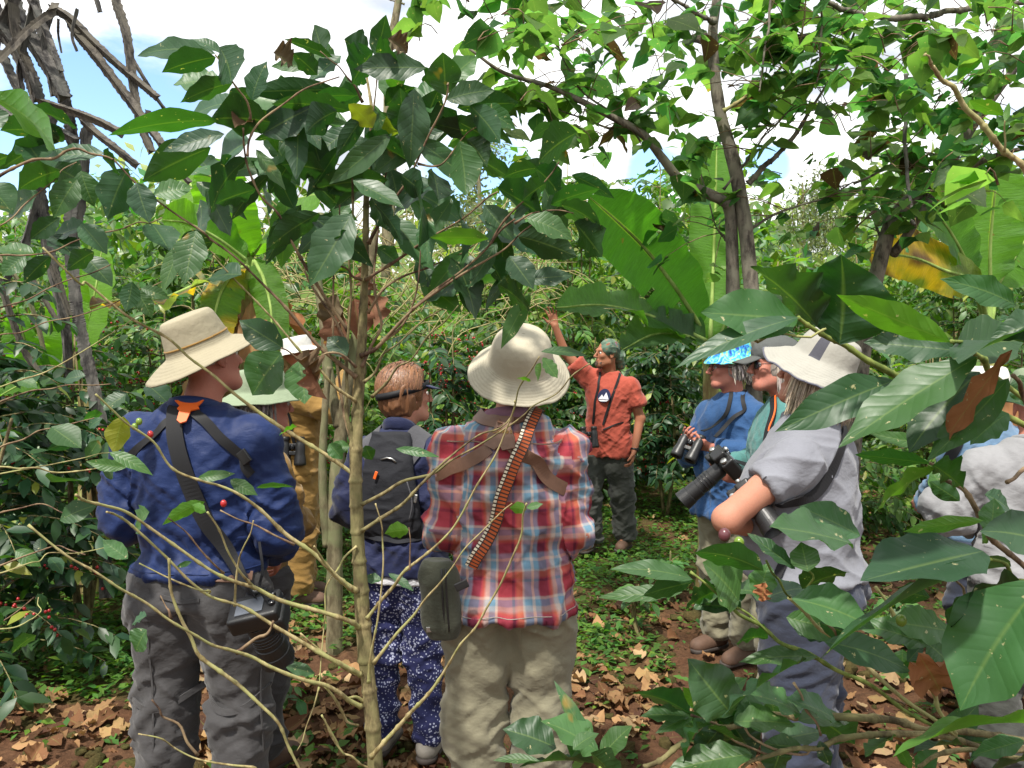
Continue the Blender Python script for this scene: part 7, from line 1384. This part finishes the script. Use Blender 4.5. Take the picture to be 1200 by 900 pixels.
for pts, ds, w, c, side, kw in [
  ([(822, 385), (791, 337), (757, 293), (727, 263), (691, 231)], (5.1, 4.3), 84, (.055, .165, .030), (.76, .1, .65), dict(seed=1, tears=3, foldv=.12)),
  ([(832, 400), (835, 330), (838, 250), (840, 165)], (5.3, 5.6), 66, (.095, .225, .035), (1, .15, 0), dict(seed=2, tears=4, foldv=.1)),
  ([(828, 400), (791, 383), (757, 369), (705, 358), (652, 361)], (5.1, 4.5), 62, (.075, .18, .045), (.1, .62, .55), dict(seed=3, tears=5, foldv=.35, wave=.05)),
  ([(828, 408), (803, 394), (767, 392), (730, 410)], (5.1, 4.6), 55, (.07, .15, .06), (.1, .65, .45), dict(seed=4, tears=3, foldv=.4)),
  ([(838, 410), (860, 360), (900, 340), (940, 365)], (5.2, 5.6), 60, (.07, .17, .03), (.2, .8, .3), dict(seed=5, tears=4, foldv=.4))]:
    mid = bl(B1, pts, ds, w, c, side, **kw); pet(B1, mid[0], top1)
B2 = banana('banana plant at the right with a backlit upright leaf and a dying yellow leaf', 1158, 5.9, 1.9, .08, 3, 2); top2 = np.array([dcx(1158, 5.9), 5.9, 1.85])
for pts, ds, w, c, side, kw in [
  ([(1160, 335), (1160, 290), (1164, 240), (1170, 190)], (5.9, 5.6), 86, (.10, .22, .05), (1, .2, 0), dict(seed=6, tears=2, foldv=.12)),
  ([(1140, 325), (1118, 280), (1090, 240), (1062, 208)], (5.7, 5.2), 52, (.075, .17, .06), (.83, .15, .55), dict(seed=7, tears=2, foldv=.2)),
  ([(1148, 328), (1110, 318), (1070, 302), (1016, 296)], (5.6, 5.0), 56, (.13, .18, .03), (.1, .55, -.85), dict(seed=8, tears=6, foldv=.25, brown=.7, wave=.07)),
  ([(1168, 335), (1195, 290), (1225, 240), (1250, 200)], (6.0, 6.3), 70, GB, (.85, .1, -.52), dict(seed=9, tears=3))]:
    mid = bl(B2, pts, ds, w, c, side, **kw); pet(B2, mid[0], top2)
B3 = banana('banana plant with brown dried sheaths behind the beige hat', 292, 5.6, 2.25, .095, 9, 3); top3 = np.array([dcx(292, 5.6), 5.6, 2.15])
for pts, ds, w, c, side, kw in [
  ([(292, 300), (272, 262), (262, 225), (250, 185)], (5.6, 5.2), 70, (.12, .27, .03), (1, .1, .2), dict(seed=10, tears=2)),
  ([(295, 300), (320, 262), (345, 235), (380, 225)], (5.6, 5.3), 60, (.11, .25, .03), (.3, .5, .6), dict(seed=11, tears=3)),
  ([(288, 305), (255, 280), (220, 262), (190, 258)], (5.5, 5.0), 56, (.11, .25, .03), (.2, .5, .7), dict(seed=12, tears=3)),
  ([(290, 300), (240, 240), (222, 215), (205, 205)], (5.7, 6.0), 56, (.14, .28, .04), (.74, .1, .67), dict(seed=13, tears=3)),
  ([(290, 312), (240, 330), (190, 350), (140, 352), (105, 360)], (5.4, 4.9), 44, (.16, .20, .12), (.1, .7, .45), dict(seed=14, tears=6, brown=.3, wave=.06)),
  ([(298, 305), (310, 330), (318, 370), (316, 420)], (5.5, 5.3), 40, (.09, .2, .03), (.9, .1, 0), dict(seed=15, tears=4)),
  ([(288, 310), (265, 330), (252, 365), (250, 400)], (5.5, 5.2), 46, (.09, .19, .03), (.9, .1, .1), dict(seed=16, tears=5, brown=.5))]:
    mid = bl(B3, pts, ds, w, c, side, **kw); pet(B3, mid[0], top3)
B4 = banana('small banana plant half hidden behind the hanging candelabra stems', 100, 5.3, 1.45, .08, 4, 4); top4 = np.array([dcx(100, 5.3), 5.3, 1.35])
for pts, ds, w, c, side, kw in [
  ([(65, 470), (45, 430), (30, 400), (20, 360)], (5.3, 5.0), 40, GB, (.9, .2, 0), dict(seed=17)), ([(68, 470), (75, 420), (80, 370), (90, 310)], (5.3, 5.0), 50, (.12, .26, .03), (1, .1, 0), dict(seed=18)), ([(70, 470), (95, 400), (110, 350), (120, 290)], (5.3, 5.6), 54, (.12, .26, .03), (1, .1, 0), dict(seed=19)), ([(72, 475), (60, 455), (30, 450), (-10, 470)], (5.3, 5.0), 40, GB, (.1, .5, .6), dict(seed=20))]:
    mid = bl(B4, pts, ds, w, c, side, **kw); pet(B4, mid[0], top4)

# ================================================================== grey candelabra tree with winged stems, upper left
CD = empty('candelabra_tree', (dcx(60, 4.6), 4.6, gz(dcx(60, 4.6), 4.6)), 0, 'grey candelabra tree with hanging winged stems at the upper left', 'tree')
def winged(pts, w0, w1, d0, d1, mat, name='branch', teeth=.11, seed=0):
    P = np.array([W(p[0], p[1], q) for p, q in zip(pts, np.linspace(d0, d1, len(pts)))]); Lg = np.linalg.norm(np.diff(P, axis=0), axis=1).sum(); n = max(16, int(Lg/.012)); V, Fq = tube(P, [w0*.40/FPX*d0, w1*.40/FPX*d1], n=n, seg=12)
    C = catmull(P, n); rg = np.random.default_rng(seed); T = np.clip(rg.normal(size=n), -.5, 1.5); ring = V[:n*12].reshape(n, 12, 3); k = np.array([1.55, .75, .62, .62] * 3)[None, :, None]*(1+teeth*(T[:, None, None])*(np.arange(12) % 4 == 0)[None, :, None]); V[:n*12] = (C[:, None]+(ring-C[:, None])*k).reshape(-1, 3)
    return np_mesh(name, V, Fq, M[mat], CD, smooth=False, local=CD.location)
DB, GK = 'dark_bark', 'drab_bark'
M['drab_bark'] = bark('drab_bark', (.030, .027, .024), (.13, .115, .095), 30, .8, lichen=(.10, .09, .07))
for i, (p, w0, w1, d0, d1, mt, nm) in enumerate([
  ([(125, 700), (122, 520), (97, 393), (90, 350), (83, 270), (88, 180), (70, 90), (45, 20), (30, -60)], 13, 12, 4.6, 4.4, DB, 'trunk'),
  ([(60, 8), (83, 22), (110, 50), (143, 80), (165, 98), (184, 114)], 10, 8, 4.3, 4.1, GK, 0), ([(80, 25), (92, 42), (113, 67), (153, 120), (175, 150), (190, 170)], 12, 9, 4.3, 4.0, GK, 0), ([(130, -20), (134, 0), (147, 40), (155, 100), (163, 143), (177, 178)], 11, 9, 4.3, 4.1, GK, 0),
  ([(66, 5), (60, 15), (33, 37), (0, 70), (-40, 100)], 8, 9, 4.2, 4.0, GK, 0), ([(5, -20), (20, 20), (40, 53), (60, 85), (74, 115)], 18, 16, 4.3, 4.2, DB, 0), ([(-20, -10), (0, 30), (20, 60), (35, 90), (44, 118)], 18, 14, 4.2, 4.2, DB, 0), ([(10, -30), (14, 20), (20, 50), (33, 83), (40, 110)], 14, 12, 4.2, 4.2, GK, 0),
  ([(30, -10), (53, 37), (62, 60), (71, 84)], 8, 7, 4.2, 4.1, DB, 0), ([(45, 118), (70, 126), (93, 133), (120, 144), (144, 157)], 10, 9, 4.2, 4.0, GK, 0), ([(95, 140), (115, 158), (133, 172), (160, 194)], 9, 8, 4.3, 4.1, GK, 0), ([(172, 130), (183, 160), (200, 190), (222, 214)], 7, 6, 4.3, 4.2, GK, 0),
  ([(108, -10), (113, 0), (117, 14)], 6, 5, 4.2, 4.2, DB, 0), ([(68, 22), (68, 40), (72, 62)], 3, 2, 4.2, 4.2, DB, 0), ([(-10, 120), (20, 140), (60, 150), (90, 165)], 14, 10, 4.4, 4.3, DB, 0), ([(150, 60), (180, 110), (210, 150)], 4, 4, 4.5, 4.5, GK, 0),
  ([(40, 0), (30, 40), (22, 80), (25, 105)], 9, 6, 4.2, 4.2, DB, 0), ([(60, 10), (50, 50), (58, 90), (62, 112)], 8, 6, 4.3, 4.2, DB, 0), ([(0, 60), (15, 95), (30, 125), (60, 135)], 10, 7, 4.3, 4.2, DB, 0), ([(20, -10), (-4, 40), (-8, 100)], 12, 8, 4.2, 4.2, DB, 0), ([(90, 10), (84, 40), (90, 60)], 4, 3, 4.2, 4.2, DB, 0),
  ([(-15, 280), (0, 303), (20, 327), (37, 360), (48, 395), (52, 412)], 4, 5, 4.3, 4.4, 'mottled_bark', 0), ([(-10, 315), (0, 333), (17, 383), (33, 420), (60, 455)], 8, 6, 4.3, 4.4, GK, 0), ([(15, 290), (45, 340), (67, 377)], 6, 5, 4.5, 4.5, GK, 0), ([(60, 310), (70, 337), (82, 370)], 8, 6, 4.5, 4.5, GK, 0), ([(30, 120), (40, 200), (55, 290), (75, 380), (80, 450)], 16, 10, 4.6, 4.6, DB, 0), ([(100, 150), (95, 230), (84, 300)], 12, 8, 4.6, 4.6, DB, 0), ([(60, 130), (50, 200), (30, 280), (5, 330)], 12, 8, 4.6, 4.5, DB, 0)]):
    winged(p, w0, w1, d0, d1, mt, nm or 'branch', seed=i)

# ================================================================== pale mottled trunk, bare far trees
MT = empty('tree', (dcx(397, 4.4), 4.4, gz(dcx(397, 4.4), 4.4)), 0, 'pale mottled leaning trunk with dead leaves caught in its fork, behind the red-haired woman', 'tree')
for i, (p, w0, w1, d0, d1) in enumerate([([(392, 770), (392, 640), (394, 560), (402, 490), (412, 420), (428, 350), (440, 270)], 20, 9, 4.4, 4.4), ([(398, 500), (385, 440), (380, 380), (372, 320), (376, 250)], 14, 8, 4.4, 4.5), ([(384, 640), (378, 560), (381, 480), (386, 430)], 12, 6, 4.4, 4.3)]): branch_obj('trunk' if i == 0 else 'branch', p, w0, w1, 'mottled_bark', MT, d0, d1, node=.05, seg=12, rough=.15)
dead(MT, [(398, 425, 402, 365, 30), (425, 400, 415, 350, 26), (382, 390, 395, 345, 22), (446, 385, 430, 345, 22), (440, 345, 425, 310, 20)], 4.3, 9)
FT = empty('tree', (dcx(460, 15), 15, gz(dcx(460, 15), 15)), 0, 'two tall bare pale trunks forking against the clouds', 'tree')
branch_obj('trunk', [(452, 330), (455, 83), (460, 40), (467, 0), (474, -60)], 11, 8, 'mottled_bark', FT, 15, 15, node=0); branch_obj('trunk', [(456, 300), (465, 83), (480, 40), (497, 7), (515, -40)], 11, 8, 'mottled_bark', FT, 15, 15, node=0); branch_obj('branch', [(474, 5), (450, -2), (430, -4)], 3, 1, 'mottled_bark', FT, 15, 15); branch_obj('branch', [(455, 100), (440, 60), (436, 30)], 2, 1, 'mottled_bark', FT, 15, 15)
def far_tree(label, px, d, top_px, h0, w, n, c, seed):
    X = dcx(px, d); rg = np.random.default_rng(seed); root = empty('tree', (X, d, gz(X, d)), 0, label, 'tree'); H = W(px, top_px, d).z-root.location.z
    V, Fq = tube(np.array([(0, 0, -.1), (.1, 0, H*.5), (0, 0, H*.95)]), [.16, .1, .03], seg=8); np_mesh('trunk', V, Fq, M['mottled_bark'], root)
    k = rg.integers(0, 9, n); cen = np.stack([rg.normal(size=9)*w*.5, rg.normal(size=9)*w*.5, H*rg.uniform(h0, .97, 9)], -1); B = cen[k]+rg.normal(size=(n, 3))*w*.2
    leaf_batch('crown', B, rg.normal(size=(n, 3))-[0, 0, .5], rg.normal(size=(n, 3))+[0, 0, 1], rg.uniform(.12, .26, n), rg.uniform(.04, .09, n), vary(c, n, rg, .4, .2), M['bush_leaf'], root, nl=2, nw=1, shape='lance', seed=seed)
far_tree('distant airy pale tree seen through the gap in the middle of the sky', 560, 22, 160, .55, 1.5, 3200, (.13, .16, .09), 1)
far_tree('distant thin tree rising over the bushes right of the forked trunk', 937, 26, 205, .6, 1.7, 2600, (.11, .14, .07), 2)
far_tree('distant round tree over the bright bushes at the right', 1000, 30, 236, .5, 2.4, 3600, (.16, .21, .08), 3)
